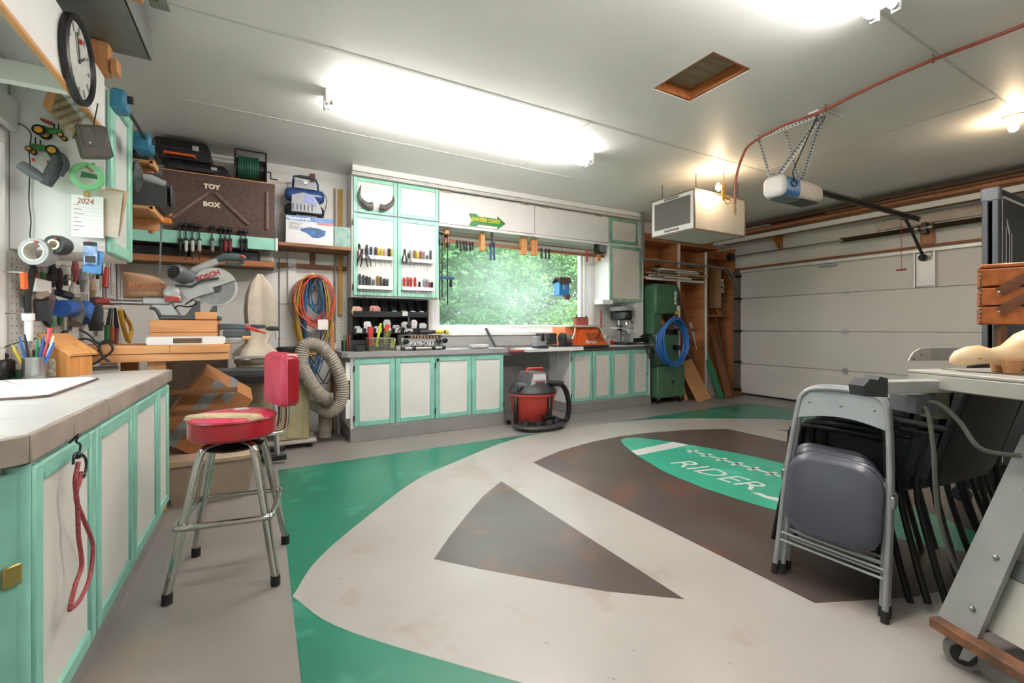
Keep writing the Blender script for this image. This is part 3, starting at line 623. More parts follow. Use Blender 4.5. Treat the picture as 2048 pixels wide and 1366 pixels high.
# cupboards above the window
vx=[xY(877,uy),xY(1069,uy),xY(1217,uy)]
for i,l in enumerate(('long white flap cupboard above the window beside the tool cabinet','shorter white flap cupboard above the window on the right')):
    t=thing('overhead_cupboard',l,'cupboard',((vx[i]+vx[i+1])/2,5.2,2.4))
    B().bb(vx[i]+.002,vx[i+1]-.002,uy+.014,YB-.002,2.385,2.79).build('body',mat('cupboard_body','#cfcfcc',.5),t)
    B().bb(vx[i]+.006,vx[i+1]-.006,uy-.008,uy+.013,2.40,2.775,.003).build('flap_door',WPAN,t)
    B().bb(vx[i]+.002,vx[i+1]-.002,uy-.004,uy+.013,2.365,2.396,.003).build('bottom_rail',MW,t)
    for f in ((.07,.12,.88) if i==0 else (.13,.85)):
        if f==.12: continue
        x=vx[i]+(vx[i+1]-vx[i])*f; B().bb(x-.06,x+.06,uy-.014,uy-.007,2.765,2.79,.002).build('hinge',mat('worn_hinge','#c2b29d',.5,.3,var=.3,scale=80),t)
# right wall cabinet
qx0,qx1=4.446,5.1
t=thing('wall_cabinet','white wall cabinet with a smudged mint framed door above the drill press','cabinet',((qx0+qx1)/2,5.2,1.53))
B().bb(qx0,qx1-.14,uy+.002,YB-.002,1.535,2.79).build('body',MW,t); B().bb(qx1-.138,qx1+.03,uy-.01,YB-.002,.905,2.79,.003).build('end_panel',WPAN,t)
DW2=mat('door_warmwhite','#d8d2ca',.55,var=.08,scale=3); MSM=mat('mint_smudged','#93bfa6',.5,var=.3,scale=5)
cdoor(t,qx0,xY(1274,uy),2.405,2.785,uy,MSM,DW2,.05); cdoor(t,qx0,xY(1282,uy),1.54,2.38,uy,MSM,DW2,.05)
B().bb(4.30,4.50,5.02,5.2,1.50,1.565,.004).build('side_ledge',MW,t)
# pegboards beside the window
def pegboard(name,label,x0,x1,z0,z1,y=YB-.003,dz=.0254*1.5):
    t=thing(name,label,'pegboard',((x0+x1)/2,y,z0)); B().bb(x0,x1,y-.006,y,z0,z1).build('board',mat('peg_white','#d9d7d2',.6,var=.03),t)
    h=B(); nx=int((x1-x0)/dz); nz=int((z1-z0)/dz)
    for i in range(nx):
        for j in range(nz): h.lathe([(.0045,0),(0,-.0006)],(x0+(i+.5)*dz,y-.0062,z0+(j+.5)*dz),6,1)
    o=h.build('peg_holes',mat('peg_hole','#4d4a47',.9),t); o['kind']='stuff'; return t
pegboard('pegboard','white pegboard strip left of the black parts organiser',.72,.84,.92,1.48)
pegboard('pegboard','white pegboard between the organiser and the window',1.70,1.84,.92,1.48)
pegboard('pegboard','white pegboard behind the drill press',4.42,4.96,1.0,1.53,YB-.004)
# ---- rod rack under the cupboards, in front of the window
t=thing('clamp_rail','brown wooden rail on blocks across the top of the window holding clamps','rail',(3.1,5.16,2.1))
RZ=onY(960,487,5.16).z
B().bb(1.93,3.32,5.15,5.165,RZ-.03,RZ+.012,.002).build('rail',wood('rail_wood','#9a6a4a','#77492e',0),t); B().bb(3.4,4.55,5.15,5.165,RZ-.03,RZ+.012,.002).build('rail',MATS['rail_wood'],t)
for px,w_ in ((893,.05),(964,.06),(1047,.09),(1068,.09),(1196,.06)):
    x=xY(px,5.16); B().bb(x-w_/2,x+w_/2,5.13,5.2,RZ-.09,2.364,.004).build('block',PINEZ,t)
for z,y in ((2.31,5.25),(2.25,5.3)): B().cyl((1.95,y,z),(4.5,y,z),.009,8).build('rod',mat('rod_brown','#8a6d55',.5),t)
def bx(px,py,Y=5.13): return onY(px,py,Y)
def spring_clamp(label,px,py,h,col,Y=5.13,group='spring clamps on the window rail'):
    p=bx(px,py,Y); t=thing('spring_clamp',label,'clamp',(p.x,Y,p.z-h),0,group)
    for s in(-1,1): B().tube([V((p.x,Y+s*.012,p.z+.015)),V((p.x,Y+s*.02,p.z-.02)),V((p.x+s*.006,Y+s*.008,p.z-h*.45)),V((p.x+s*.016,Y+s*.012,p.z-h))],[.007,.009,.011,.008],8,smooth=3).build('jaw',col,t)
    B().cyl((p.x-.012,Y,p.z-h*.4),(p.x+.012,Y,p.z-h*.4),.008,8).build('spring',STL,t)
bd=mat('clamp_black','#2e3034',.45,var=.2)
for i,px in enumerate((914,921,927.5,933,939.5,945)): spring_clamp('small black spring clamp, %s from left, left half of window rail'%ORD[i],px,483+i*.8,(.085,.12,.1,.11,.1,.085)[i],bd)
for i,px in enumerate((1083,1091,1098)): spring_clamp('small dark spring clamp, %s from left, right half of window rail'%ORD[i],px,498+i,.13,bd)
spring_clamp('brown and red tipped clamp at the right end of the window rail',1174,502,.16,RED)
spring_clamp('large blue handled clamp bunch under the arrow sign',981,489,.2,mat('navy_grip','#31477f',.4)); spring_clamp('second large blue clamp crowded beside the first under the sign',988,487,.21,MATS['navy_grip'],5.10); spring_clamp('black handled clamp rising up behind the arrow sign tip',984,466,.17,bd,5.08)
for i,(px,y0,y1) in enumerate(((879,462,600),(884,463,595),(895,468,610))):
    p=bx(px,y0,5.08); q=bx(px-1,y1,5.08); t=thing('bar_clamp','slim black bar clamp hanging at the left window edge, %s of three'%ORD[i],'clamp',(p.x,5.08,q.z),0,'bar clamps at the window edge')
    B().bb(p.x-.006,p.x+.006,5.075,5.085,q.z,p.z).build('bar',BLK,t); B().bb(p.x-.02,p.x+.02,5.04,5.149,p.z-.03,p.z,.006).build('head',DST,t); B().bb(p.x-.015,p.x+.02,5.04,5.1,p.z-.16,p.z-.1,.006).build('sliding_jaw',DST,t)
t=thing('trigger_clamp','dark blue pistol grip clamp held across the black bar clamps','clamp',bx(893,556,5.04)); p=bx(880,553,5.04); q=bx(908,558,5.04)
B().bb(p.x,q.x,5.02,5.05,p.z-.03,p.z+.0,.005).build('bar',mat('navy','#2b4a78',.4),t); B().bb(q.x-.06,q.x-.03,5.01,5.05,q.z-.1,q.z-.01,.008).build('grip',BLK,t)
# arrow sign
sp=bx(973,441,5.03); o=V((onY(938,440,5.035).x,5.035,onY(973,443,5.035).z)); L=onY(1011,443,5.035).x-o.x
t=thing('arrow_sign','green arrow shaped metal sign with yellow lettering above the window','sign',(o.x+L/2,5.035,o.z-.06))
SG=mat('sign_green','#2f7d3f',.4,var=.08); SY=mat('sign_yellow','#e0d02a',.5,var=.02)
B().prism([(0,.075),(.1,.075),(.13,.048),(L-.12,.048),(L-.12,.085),(L,0),(L-.12,-.085),(L-.12,-.048),(.13,-.048),(.1,-.075),(0,-.075),(.04,0)],o,X_,Z_,.004).build('plate',SG,t)
text('JOHN DEERE COUNTRY',.07,.0008,o+V((L*.46,-.002-.004,.008)),X_,Z_,SY,'lettering',t,bold=.001,sx=.52)
text('GRIND YOUR FEET ON A GREEN SEAT' if 0 else '. . . . . . . . .',.03,.0005,o+V((L*.46,-.006,-.034)),X_,Z_,SY,'small_lettering',t)
# birdhouse ornament hanging in the window
c=bx(1123,575,5.2); t=thing('birdhouse','blue wooden birdhouse ornament with dark roof hanging on a string in the window','birdhouse',V((c.x,5.2,c.z-.13)))
BB=mat('birdhouse_blue','#2f86c8',.5,var=.08); w_=.085
B().prism([(-w_,-.1),(w_,-.1),(w_,.06),(0,.12),(-w_,.06)],V((c.x,5.13,c.z)),X_,Z_,-.14).build('house',BB,t)
b=B()
b.prism([(-w_-.02,.05),(w_+.02,.05),(w_+.0,.135),(-w_,.135)],V((c.x,5.105,c.z)),X_,Z_,-.006)
b.box((c.x,5.145,c.z+.095),(w_*2+.05,.1,.008),0,e=(.75,0,0)); b.box((c.x,5.24,c.z+.095),(w_*2+.05,.1,.008),0,e=(-.75,0,0)); b.build('roof',mat('roof_dark','#5d4a48',.7,var=.3),t)
B().bb(c.x-.11,c.x+.11,5.1,5.29,c.z-.115,c.z-.1).build('base',BB,t)
b=B(); b.bb(c.x-.02,c.x+.025,5.118,5.128,c.z-.03,c.z+.03); b.build('window',FRM,t); b=B(); b.bb(c.x-.014,c.x+.0,5.115,5.119,c.z-.024,c.z-.002); b.bb(c.x+.004,c.x+.019,5.115,5.119,c.z-.024,c.z-.002); b.bb(c.x-.014,c.x+.0,5.115,5.119,c.z+.003,c.z+.024); b.bb(c.x+.004,c.x+.019,5.115,5.119,c.z+.003,c.z+.024); b.build('window_pane',DRK,t)
b=B(); b.box((c.x+.03,5.11,c.z-.15),(.07,.05,.05),.003); b.prism([(-.05,-.015),(.05,-.015),(0,.03)],V((c.x+.03,5.08,c.z-.12)),X_,Z_,-.06); b.build('small_house',mat('mini_house','#7a5550',.6,var=.3,scale=40),t)
B().cyl((c.x,5.2,c.z+.12),(c.x,5.2,2.37),.002,5).build('string',BLK,t)
# speaker
c=bx(1205,496,5.06); t=thing('speaker','small black speaker with grey grille fixed at the right end of the window rail','speaker',V((c.x,5.1,c.z-.08)),0)
B().box((c.x,5.12,c.z),(.14,.12,.15),.012).build('cabinet',BLK,t); B().box((c.x,5.055,c.z),(.11,.012,.12),.008).build('grille',mat('speaker_grille','#7e8386',.7,var=.2,scale=200),t)
# ================= THINGS ON AND UNDER THE BACK WORKTOPS =================
CT=.911
# black parts organiser
ox0,ox1=.86,1.70; OY0,OY1=5.12,5.33
t=thing('parts_organiser','black parts organiser with rows of open bins standing on the left worktop','organiser',((ox0+ox1)/2,5.2,CT))
zt=[(1.29,1.47,1.365),(1.10,1.27,1.165),(.93,1.09,.99)]
b=B(); b.bb(ox0,ox1,OY1-.01,OY1,CT,1.485); b.bb(ox0-.02,ox0,OY0,OY1,CT,1.485); b.bb(ox1,ox1+.02,OY0,OY1,CT,1.485); b.build('case',BLK,t)
for k,(z0,z1,zl) in enumerate(zt):
    b=B(); b.bb(ox0,ox1,OY0-.04,OY1-.012,z0-.012,z0); b.build('bin_shelf',BLK,t)
    b=B(); b.prism([(0,0),(-.022,.05),(-.014,.05),(.008,0)],(ox0,OY0-.03,z0),Y_,Z_,ox1-ox0); b.build('front_lip',mat('lip_black','#3a3d40',.4,var=.15),t)
    n=8
    for i in range(1,n):
        x=ox0+(ox1-ox0)*i/n; B().prism([(0,0),(.2,0),(.2,z1-z0),(.12,z1-z0),(0,.07)],(x,OY0-.03,z0),Y_,Z_,.004).build('divider',BLK,t)
for i,(k,x) in enumerate(((0,5),(1,0.2),(1,1.2),(1,2.2),(1,3.2),(1,4.2),(1,5.2))):
    X=ox0+(ox1-ox0)*(x+.1)/8; z0=zt[k][0]; B().box((X+.03,OY0-.048,z0+.026),(.06,.003,.05),0,e=(.4,0,0)).build('label_card',PAP,t)
cols=['#c9b0a0','#b33a34','#4fa89a','#6f6c66','#a9a9a7','#b9bab8','#c5c5c5']
itm=[(0,.4,'crumpled peach plastic bag in the top left organiser bin',.11,.08,'#d0a58e'),(0,2.2,'red and white folded packet in the top row organiser bin',.12,.09,'#c08078'),(0,4.3,'teal packet in the fourth top row organiser bin',.08,.05,'#3f9f8a'),(0,5.4,'grey box in the top row organiser bin above a label card',.08,.05,'#8b8a86'),(0,6.4,'pair of silver fittings in the top row organiser',.08,.05,'#b5b7b8'),(0,7.4,'silver fitting in the top right organiser bin',.07,.05,'#c6c8c8'),
(1,.5,'short silver packet in the second row, first organiser bin',.07,.06,'#a8aaac'),(1,1.5,'white striped packet in the second row, second organiser bin',.085,.1,'#d6d8da'),(1,2.5,'lilac grey box in the second row, third organiser bin',.08,.06,'#a7a2ad'),(1,3.5,'tall silver packet in the second row, fourth organiser bin',.085,.12,'#b9bcb8'),(1,4.5,'brown grey box in the second row, fifth organiser bin',.085,.07,'#9a938c'),(1,5.5,'pale stacked packet in the second row, sixth organiser bin',.085,.1,'#bcbab5'),(1,6.5,'white tag packet leaning in the second row, seventh organiser bin',.07,.12,'#ddd5d3'),(1,7.5,'clear lidded pot in the last bin of the second row',.09,.09,'#c3c6ca')]
for k,x,l,w_,h_,cx in itm:
    X=ox0+(ox1-ox0)*x/8; z0=zt[k][0]+.001; m=mat('bin_'+cx[1:],cx,.5,var=.25,scale=40)
    b=B(); rdd=random.Random(l)
    b.loft([[V((X+sx*w_/2*s+rdd.uniform(-.008,.008),OY0+.01+sy*.025*s,z0+zz*h_*1.25)) for sx,sy in ((-1,-1),(1,-1),(1,1),(-1,1))] for zz,s in ((0,.8),(.4,1),(.8,.95),(1,.6))])
    tag(b.build('hardware_packet',m),l,'packet','packets in the parts organiser')
# dark holder left of the basket with pens
t=thing('wire_tray','dark wire mesh tray at the left end of the worktop','tray',(.87,5.03,CT))
b=B()
for i in range(9): b.bb(.74+i*.034,.743+i*.034,4.94,4.943,CT,1.0); 
for i in range(4): b.bb(.735,1.02,4.939,4.944,CT+i*.03,CT+.004+i*.03)
b.build('mesh_front',DST,t); B().bb(.735,1.02,4.94,5.08,CT,CT+.006).build('base',DST,t); B().bb(.735,1.02,5.075,5.08,CT,1.02).build('back',DRK,t)
for i,(x,c_) in enumerate(((.76,GRN),(.79,RED),(.815,BRW))): tag(B().cyl((x,5.03,CT+.007),(x-.004,5.035,CT+.17),.008,8).build('marker',c_),'%s marker standing in the dark wire tray'%('green','red','brown')[i],'marker')
tag(B().lathe([(.055,0),(.06,.02),(.06,.06),(.02,.062),(.02,.0)],(.88,4.95-.09,CT),16,2).build('tape_dispenser',DRK),'dark round tape roll lying in front of the wire tray','tape')
# green wire basket with tools
p=onY(738,690,4.86); q=onY(785,690,4.86)
bx0,bx1,by0,by1=p.x,q.x,4.80,4.98; bh=.135
t=thing('wire_basket','olive grey plastic lattice basket of tools in front of the parts organiser','basket',((bx0+bx1)/2,4.9,CT)); BG=mat('basket_olive','#8c9080',.5,var=.08)
b=B(); 
for y in(by0,by1):
    for i in range(13): x=bx0+(bx1-bx0)*i/12; b.bb(x-.0015,x+.0015,y-.0015,y+.0015,CT,CT+bh)
    for j in range(8): b.bb(bx0,bx1,y-.0015,y+.0015,CT+bh*j/7-.0015,CT+bh*j/7+.0015)
for x in(bx0,bx1): b.bb(x-.002,x+.002,by0,by1,CT,CT+bh)
b.build('lattice',BG,t); B().bb(bx0,bx1,by0,by1,CT,CT+.004).build('base',BG,t)
b=B(); b.bb(bx0-.012,bx1+.012,by0-.01,by0+.004,CT+bh-.006,CT+bh+.006,.002); b.bb(bx0-.012,bx1+.012,by1-.004,by1+.01,CT+bh-.006,CT+bh+.006,.002); b.build('rim',BG,t)
LIME=mat('lime_plastic','#b9cf2e',.4,var=.08)
for nm,l,c_,pts,r in (('hand_tool','red rounded tool handle at the left of the lattice basket',RED,[(0,.02,.06),(-.005,.04,.2),(.0,.05,.25)],.03),('hand_tool','lime green tool standing at an angle in the lattice basket',LIME,[(.05,.0,.05),(.09,.02,.24),(.1,.03,.29)],.014),('hand_tool','bright red angular tool at the back of the lattice basket',mat('scarlet','#e0402c',.4),[(.16,.1,.06),(.18,.11,.22),(.2,.11,.28)],.022),('hand_tool','black and yellow gloved tool in the middle of the lattice basket',mat('yellow_black','#7f8230',.6,var=.6,scale=30,hx2='#26261e'),[(.15,.05,.06),(.17,.05,.17),(.2,.06,.2)],.035),('hand_tool','pale green wedge at the right of the lattice basket',mat('pale_lime','#c6d66a',.5),[(.22,.02,.03),(.24,.02,.13)],.025)):
    tag(B().tube([V((bx0+.02+a,by0+.03+c2,CT+z)) for a,c2,z in pts],r,8,smooth=3).build(nm,c_),l,'hand tool')
tag(B().bb(bx1+.03,bx1+.17,4.80,4.9,CT,CT+.05,.004).build('small_box',mat('cream_box','#b9b7b0',.6)),'small grey white box between the basket and the dovetail jig','box')
# dovetail jig
p=onY(803,690,4.78); q=onY(884,690,4.78); jx0,jx1=p.x,q.x
t=thing('dovetail_jig','grey dovetail jig with black name plate and clamp bars on the worktop edge','jig',((jx0+jx1)/2,4.85,CT)); JG=mat('jig_grey','#a9acae',.4,.4,var=.06)
b=B(); b.prism([(0,0),(0,.06),(.05,.16),(.2,.16),(.2,0)],(jx0+.0,4.74,CT),Y_,Z_,.03); b.prism([(0,0),(0,.06),(.05,.16),(.2,.16),(.2,0)],(jx1-.03,4.74,CT),Y_,Z_,.03); b.build('end_plate',JG,t)
B().bb(jx0+.03,jx1-.03,4.755,4.93,CT+.09,CT+.13,.004).build('body',JG,t); B().bb(jx0+.03,jx1-.03,4.765,4.8,CT+.02,CT+.1,.004).build('front_plate',JG,t)
B().bb(jx0+.1,jx1-.12,4.757,4.764,CT+.04,CT+.096,.002).build('name_plate',BLK,t)
text('PORTER+CABLE',.06,.0008,((jx0+jx1)/2-.01,4.755,CT+.068),X_,Z_,MW,'lettering',t,bold=.0015,sx=.62)
b=B(); b.cyl((jx0-.0,4.73,CT+.025),(jx1,4.73,CT+.025),.014,12); b.build('clamp_bar',LGR,t)
b=B()
for x in (jx0,jx0+.12,jx1-.12,jx1): b.cyl((x-.02,4.73,CT+.025),(x+.02,4.73,CT+.025),.02,12)
b.build('clamp_collar',BLK,t)
for x,z in ((jx0+.03,CT+.1),(jx1+.01,CT+.105),(jx1-.06,CT+.1)): B().lathe([(.02,-.03),(.03,-.025),(.03,.0),(.02,.004)],(x,4.73,z),14,1).build('knob',BLK,t)
B().bb(jx0-.03,jx1+.09,4.74,4.84,CT+.162,CT+.17,.002).build('template',STL,t)
b=B()
for i in range(9): b.bb(jx0+.09+i*.036,jx0+.115+i*.036,4.745,4.83,CT+.13,CT+.161,.002)
b.build('finger_blocks',mat('jig_fingers','#a08068',.5,var=.25),t)
B().tube([(jx1-.08,4.72,CT+.02),(jx1-.078,4.70,CT-.06),(jx1-.08,4.69,CT-.1)],.005,8).build('lever',STL,t); B().ball((jx1-.08,4.69,CT-.105),.018,12,8).build('lever_knob',BLK,t)
# drill on top of the jig
c=V((jx1-.02,4.9,CT+.2)); t=thing('cordless_drill','yellow and black cordless tool lying on the dovetail jig','drill',c-V((0,0,.028)))
YD=mat('drill_yellow','#cdbf3a',.45,var=.1); B().tube([c+V((-.2,0,0)),c+V((-.02,0,0))],.024,10).build('motor',DRK,t); B().tube([c+V((-.02,0,0)),c+V((.08,0,0))],[.026,.022],10).build('gear_case',YD,t); B().cyl(c+V((.08,0,0)),c+V((.1,0,0)),.014,10).build('chuck',BLK,t); B().cyl(c+V((.1,0,0)),c+V((.14,0,0)),.027,12).build('collar',YD,t)
t=thing('spray_gun','small silver and black air tool standing on the dovetail jig','air tool',(jx0+.12,4.93,CT+.171)); c=V((jx0+.12,4.93,CT+.171))
B().lathe([(.04,0),(.04,.035),(.02,.05),(.02,.08),(.03,.1),(.012,.12),(.012,.18),(0,.2)],c,12).build('body',DST,t); B().tube([c+V((-.02,0,.05)),c+V((-.08,0,.08)),c+V((-.12,0,.03))],.008,6,smooth=4).build('handle',BLK,t); B().bb(c.x-.04,c.x+.04,c.y-.03,c.y-.02,c.z+.03,c.z+.065).build('plate',LGR,t)
# worktop odds and ends
p=onZ(897,698,CT); q=onZ(1012,697,CT); tag(B().prism([(p.x,p.y-.0),(q.x,4.71),(q.x,4.78),(p.x+.03,4.80)],(0,0,CT+.0005),X_,Y_,.003).build('paper_strip',PAP),'long white paper strip on the right part of the left worktop','paper')
t=thing('pad_pack','white shrink wrapped pack lying near the leaning dark bar','packet',(2.28,4.93,CT)); o=B().bb(2.16,2.4,4.87,4.97,CT+.001,CT+.045,.012).build('pack',mat('pack_white','#c9cacb',.35,var=.15,scale=40),t)
p=onY(979,657,5.1); q=onY(990,700,5.0); tag(B().tube([(q.x+.02,5.02,CT+.004),(p.x,5.2,p.z)],.03,4,flat=(1,.35)).build('dark_bar',DRK),'dark flat bar leaning against the window sill on the worktop','bar')
# bench grinder on the bridge board
BT=.886; c=onY(1090,690,5.0); c=V((c.x,5.0,BT)); t=thing('bench_vise','grey bench vise with black jaws on the bridge board','vise',c); 
B().bb(c.x-.16,c.x-.02,4.88,5.08,BT,BT+.025,.004).build('base',DRK,t); B().bb(c.x-.19,c.x-.04,4.9,5.02,BT+.026,BT+.16,.012).build('body',GRY,t); B().bb(c.x-.13,c.x-.09,4.87,5.03,BT+.1,BT+.2,.006).build('rear_jaw',BLK,t)
B().bb(c.x+.0,c.x+.14,4.92,5.08,BT+.05,BT+.2,.01).build('front_jaw',DRK,t); B().cyl((c.x-.04,4.96,BT+.09),(c.x+.02,4.96,BT+.09),.025,10).build('screw',STL,t)
t=thing('bench_grinder','small dark grinder with a round guard left of the orange sander','grinder',c+V((.25,0,0)))
B().lathe([(.0,-.02),(.075,-.02),(.08,0),(.075,.02),(0,.02)],c+V((.2,-.12,.13)),18,0).build('wheel_guard',DRK,t); B().lathe([(0,-.1),(.05,-.1),(.055,0),(.05,.08),(0,.08)],c+V((.3,-.06,.13)),14,0).build('motor',GRY,t); B().bb(c.x+.22,c.x+.37,4.88,5.0,BT,BT+.07,.008).build('foot',DRK,t)
b=B(); b.tube([c+V((.05,-.2,.15)),c+V((.06,-.22,.0)),c+V((.06,-.23,-.3))],.006,6); tag(b.build('hanging_rod',STL),'thin steel rod hanging down in front of the bench board','rod')
# orange spindle sander
c=V((onY(1162,690,5.0).x,5.02,BT+.001)); t=thing('spindle_sander','orange benchtop belt sander with grey table and red sanding drum','sander',c); OR2=mat('sander_orange','#e2793f',.4,var=.05); w_=.33
M=Matrix.Translation(c)
B().prism([(-w_,.03),(w_*1.0,.03),(w_*.95,.07),(.22,.28),(-w_+.0,.28)],c+V((0,-.1,0)),X_,Z_,-.3).build('body',OR2,t)
B().prism([(-.17,.03),(w_,.03),(w_*.95,.07),(.2,.24),(-.12,.24)],c+V((0,-.19,0)),X_,Z_,-.1).build('front_panel',ORG,t)
B().box(c+V((0,-.02,.016)),(w_*2+.02,.4,.03),.008).build('base',DRK,t)
b=B(); b.prism([(x,y) for x,y in rrect(.64,.36,.04)],c+V((.02,-.0,.285)),X_,Y_,.018); b.build('table',LGR,t)
b=B(); b.prism([(x,y) for x,y in rrect(.24,.07,.033,6)],c+V((0,-.02,.305)),X_,Y_,.1); b.build('sanding_belt',mat('belt_red','#b0514c',.8,var=.1,scale=80),t)
b=B(); b.prism([(x,y) for x,y in rrect(.22,.055,.026,5)],c+V((0,-.02,.405)),X_,Y_,.012); b.cyl(c+V((-.08,-.02,.41)),c+V((-.08,-.02,.44)),.008,8); b.cyl(c+V((.09,-.02,.41)),c+V((.09,-.02,.44)),.008,8); b.build('drum_cap',DRK,t)
for s in(-1,1): B().tube([c+V((s*.2-.04,-.2,.27)),c+V((s*.22-.03,-.2,.2)),c+V((s*.2-.09,-.2,.12))],.011,6,smooth=4,flat=(1.4,.5)).build('trunnion',LGR if s<0 else BLK,t)
for i in range(5):
    B().tube([c+V((-.04+i*.05,-.197,.20)),c+V((.02+i*.055,-.203,.09))],.014,8).build('stored_spindle',mat('spindle_brown','#a55a34',.6,var=.2),t)
text('RIDGID',.06,.001,c+V((.04,-.196,.075)),X_,Z_,MW,'lettering',t,bold=.002,sx=.95)
# drill press
BZ=.901; c=V((onY(1249,690,5.05).x,5.08,BZ)); t=thing('drill_press','small grey bench drill press with pulley cover on the right worktop','drill press',c)
B().box(c+V((0,-.02,.02)),(.2,.3,.04),.01).build('base',DST,t); B().cyl(c+V((0,.08,.04)),c+V((0,.08,.52)),.028,14).build('column',STL,t)
B().box(c+V((-.06,-.03,.25)),(.3,.2,.022),.006).build('table',LGR,t); B().cyl(c+V((0,.08,.21)),c+V((0,.08,.29)),.042,12).build('table_collar',DST,t)
B().box(c+V((.0,.0,.44)),(.15,.28,.14),.025).build('head',DST,t)
b=B(); b.prism([(x,y) for x,y in rrect(.26,.36,.09,5)],c+V((-.01,.02,.51)),X_,Y_,.06); b.build('pulley_cover',GRY,t)
B().lathe([(.03,.3),(.02,.34),(.03,.36),(.03,.4)],c+V((0,-.08,0)),12).build('chuck',STL,t); B().cyl(c+V((0,-.08,.25)),c+V((0,-.08,.31)),.006,8).build('bit',STL,t)
for a in (0,2.1,4.2):
    d=V((0,math.cos(a),math.sin(a))); B().tube([c+V((.085,-.03,.43)),c+V((.1,-.03,.43))+d*.11],.006,6).build('feed_handle',DST,t); B().ball(c+V((.1,-.03,.43))+d*.11,.014,8,6).build('handle_knob',BLK,t)
B().cyl(c+V((.02,.2,.38)),c+V((.02,.2,.55)),.06,14).build('motor',DRK,t)
# clutter by the press
c2=V((onY(1288,690,5.0).x,5.0,BZ)); t=thing('angle_grinder','black power tool lying with its cord at the right end of the worktop','power tool',c2); B().tube([c2+V((-.14,.05,.06)),c2+V((.0,.05,.07)),c2+V((.1,.02,.07))],[.04,.035,.045],10).build('body',BLK,t); B().tube([c2+V((-.02,.04,.11)),c2+V((0,-.02,.16)),c2+V((.06,0,.15))],.012,6,smooth=3).build('handle',DRK,t)
t=thing('cable_loops','black cords looped over the worktop edge at the right end','cord',c2+V((-.1,-.15,-.3)))
for k in range(4):
    x=c2.x-.17+k*.035; zb=-.14-.06*k
    B().tube([V((x,5.0,BZ+.01)),V((x,4.83,BZ+.02)),V((x+.01,4.815,BZ-.06)),V((x+.06,4.81,BZ+zb)),V((x+.16,4.815,BZ+zb+.03)),V((x+.2,4.815,BZ-.02)),V((x+.2,4.83,BZ+.02)),V((x+.12,4.92,BZ+.15)),V((x+.03,4.95,BZ+.12))],.006,6,smooth=5).build('loop',BLK,t)
for nm,l,x,c_,h_,r in (('spray_can','small clear jar behind the orange sander on the worktop',4.5,mat('jar_blue','#9fb9c4',.3),.14,.035),('tin_can','red lidded tin beside the drill press',4.62,RED,.07,.03)):
    tag(B().lathe([(r*.9,0),(r,.005),(r,h_*.8),(r*.6,h_*.95),(r*.6,h_)],(x,5.18,BZ),14).build(nm,c_),l,'can')
t=thing('toolbox','light grey battery charger box behind the drill press','charger',(4.97,5.2,BZ)); B().bb(4.8,4.95,5.15,5.3,BZ,BZ+.16,.02).build('body',LGR,t); B().tube([(4.81,5.2,BZ+.15),(4.84,5.2,BZ+.2),(4.91,5.2,BZ+.2),(4.94,5.2,BZ+.15)],.008,6,smooth=3).build('handle',BLK,t)
tag(B().cyl((4.55,YB-.03,1.15),(4.55,YB-.03,1.42),.009,8).build('hanging_file',RED),'red handled file hanging on the pegboard behind the drill press','file')
# ---- shop vacuum
c=V((2.80,4.53,0)); t=thing('shop_vacuum','red and black wheeled shop vacuum parked between the base cabinets','vacuum',c); VR=mat('vac_red','#b23b33',.42,var=.08)
B().lathe([(0,.08),(.19,.08),(.2,.1),(.235,.4),(.25,.41),(.25,.44),(.24,.44)],c,28).build('drum',VR,t)
B().lathe([(.25,.44),(.255,.46),(.24,.49),(.2,.55),(.17,.57),(0,.575)],c,28).build('lid',DRK,t)
B().prism([(-.13,0),(.13,0),(.1,.16),(.07,.2),(-.08,.2),(-.11,.14)],c+V((0,-.15,.51)),X_,Z_,-.26).build('motor_head',mat('vac_grey','#5b5c60',.45,var=.08),t)
B().prism([(-.11,.02),(.09,.02),(.07,.19),(-.07,.19)],c+V((-.01,-.155,.51)),X_,Z_,.006).build('label_plate',mat('vac_label','#b9b5b8',.4,var=.1),t)
for i in range(6): B().bb(c.x-.07+i*.024,c.x-.058+i*.024,c.y-.168,c.y-.16,.62,.685).build('vent_slot',MW,t)
B().bb(c.x-.06,c.x+.05,c.y-.17,c.y-.161,.555,.6,.002).build('badge',mat('badge_red','#8d4b55',.5),t)
B().tube([c+V((-.1,-.05,.70)),c+V((-.09,-.05,.75)),c+V((.09,-.05,.75)),c+V((.1,-.05,.70))],.018,8).build('handle',RED,t)
for a in (.4,1.9,3.4,5.0):
    d=V((math.cos(a),math.sin(a),0)); b=B(); b.box(c+d*.24+V((0,0,.22)),(.04,.04,.4),.01,a); b.build('leg',BLK,t)
b=B()
for a in [i*PI/8+PI for i in range(9)]: pass
b.tube([c+V((-.27,-.12,.05)),c+V((-.2,-.28,.05)),c+V((0,-.33,.05)),c+V((.16,-.28,.05)),c+V((.26,-.1,.05))],.035,8,smooth=5,flat=(1.3,.8)); b.build('caddy_rim',DRK,t)
for x,y in ((-.2,-.22),(-.1,-.28),(.03,-.29),(.13,-.25)): B().lathe([(.035,0),(.035,.06),(.025,.06),(.025,.01)],c+V((x,y,.07)),12).build('tool_socket',DRK,t)
for a in (.7,2.5,3.9,5.5):
    d=V((math.cos(a),math.sin(a),0))*.25; B().lathe([(0,-.015),(.03,-.015),(.03,.015),(0,.015)],c+d+V((0,0,.03)),12,0).build('caster',BLK,t)
b=B(); P=spline([c+V((.06,-.1,.57)),c+V((.16,-.2,.57)),c+V((.27,-.2,.5)),c+V((.34,-.18,.3)),c+V((.35,-.15,.1)),c+V((.26,-.18,.06)),c+V((.1,-.24,.14)),c+V((-.02,-.25,.16))],14)
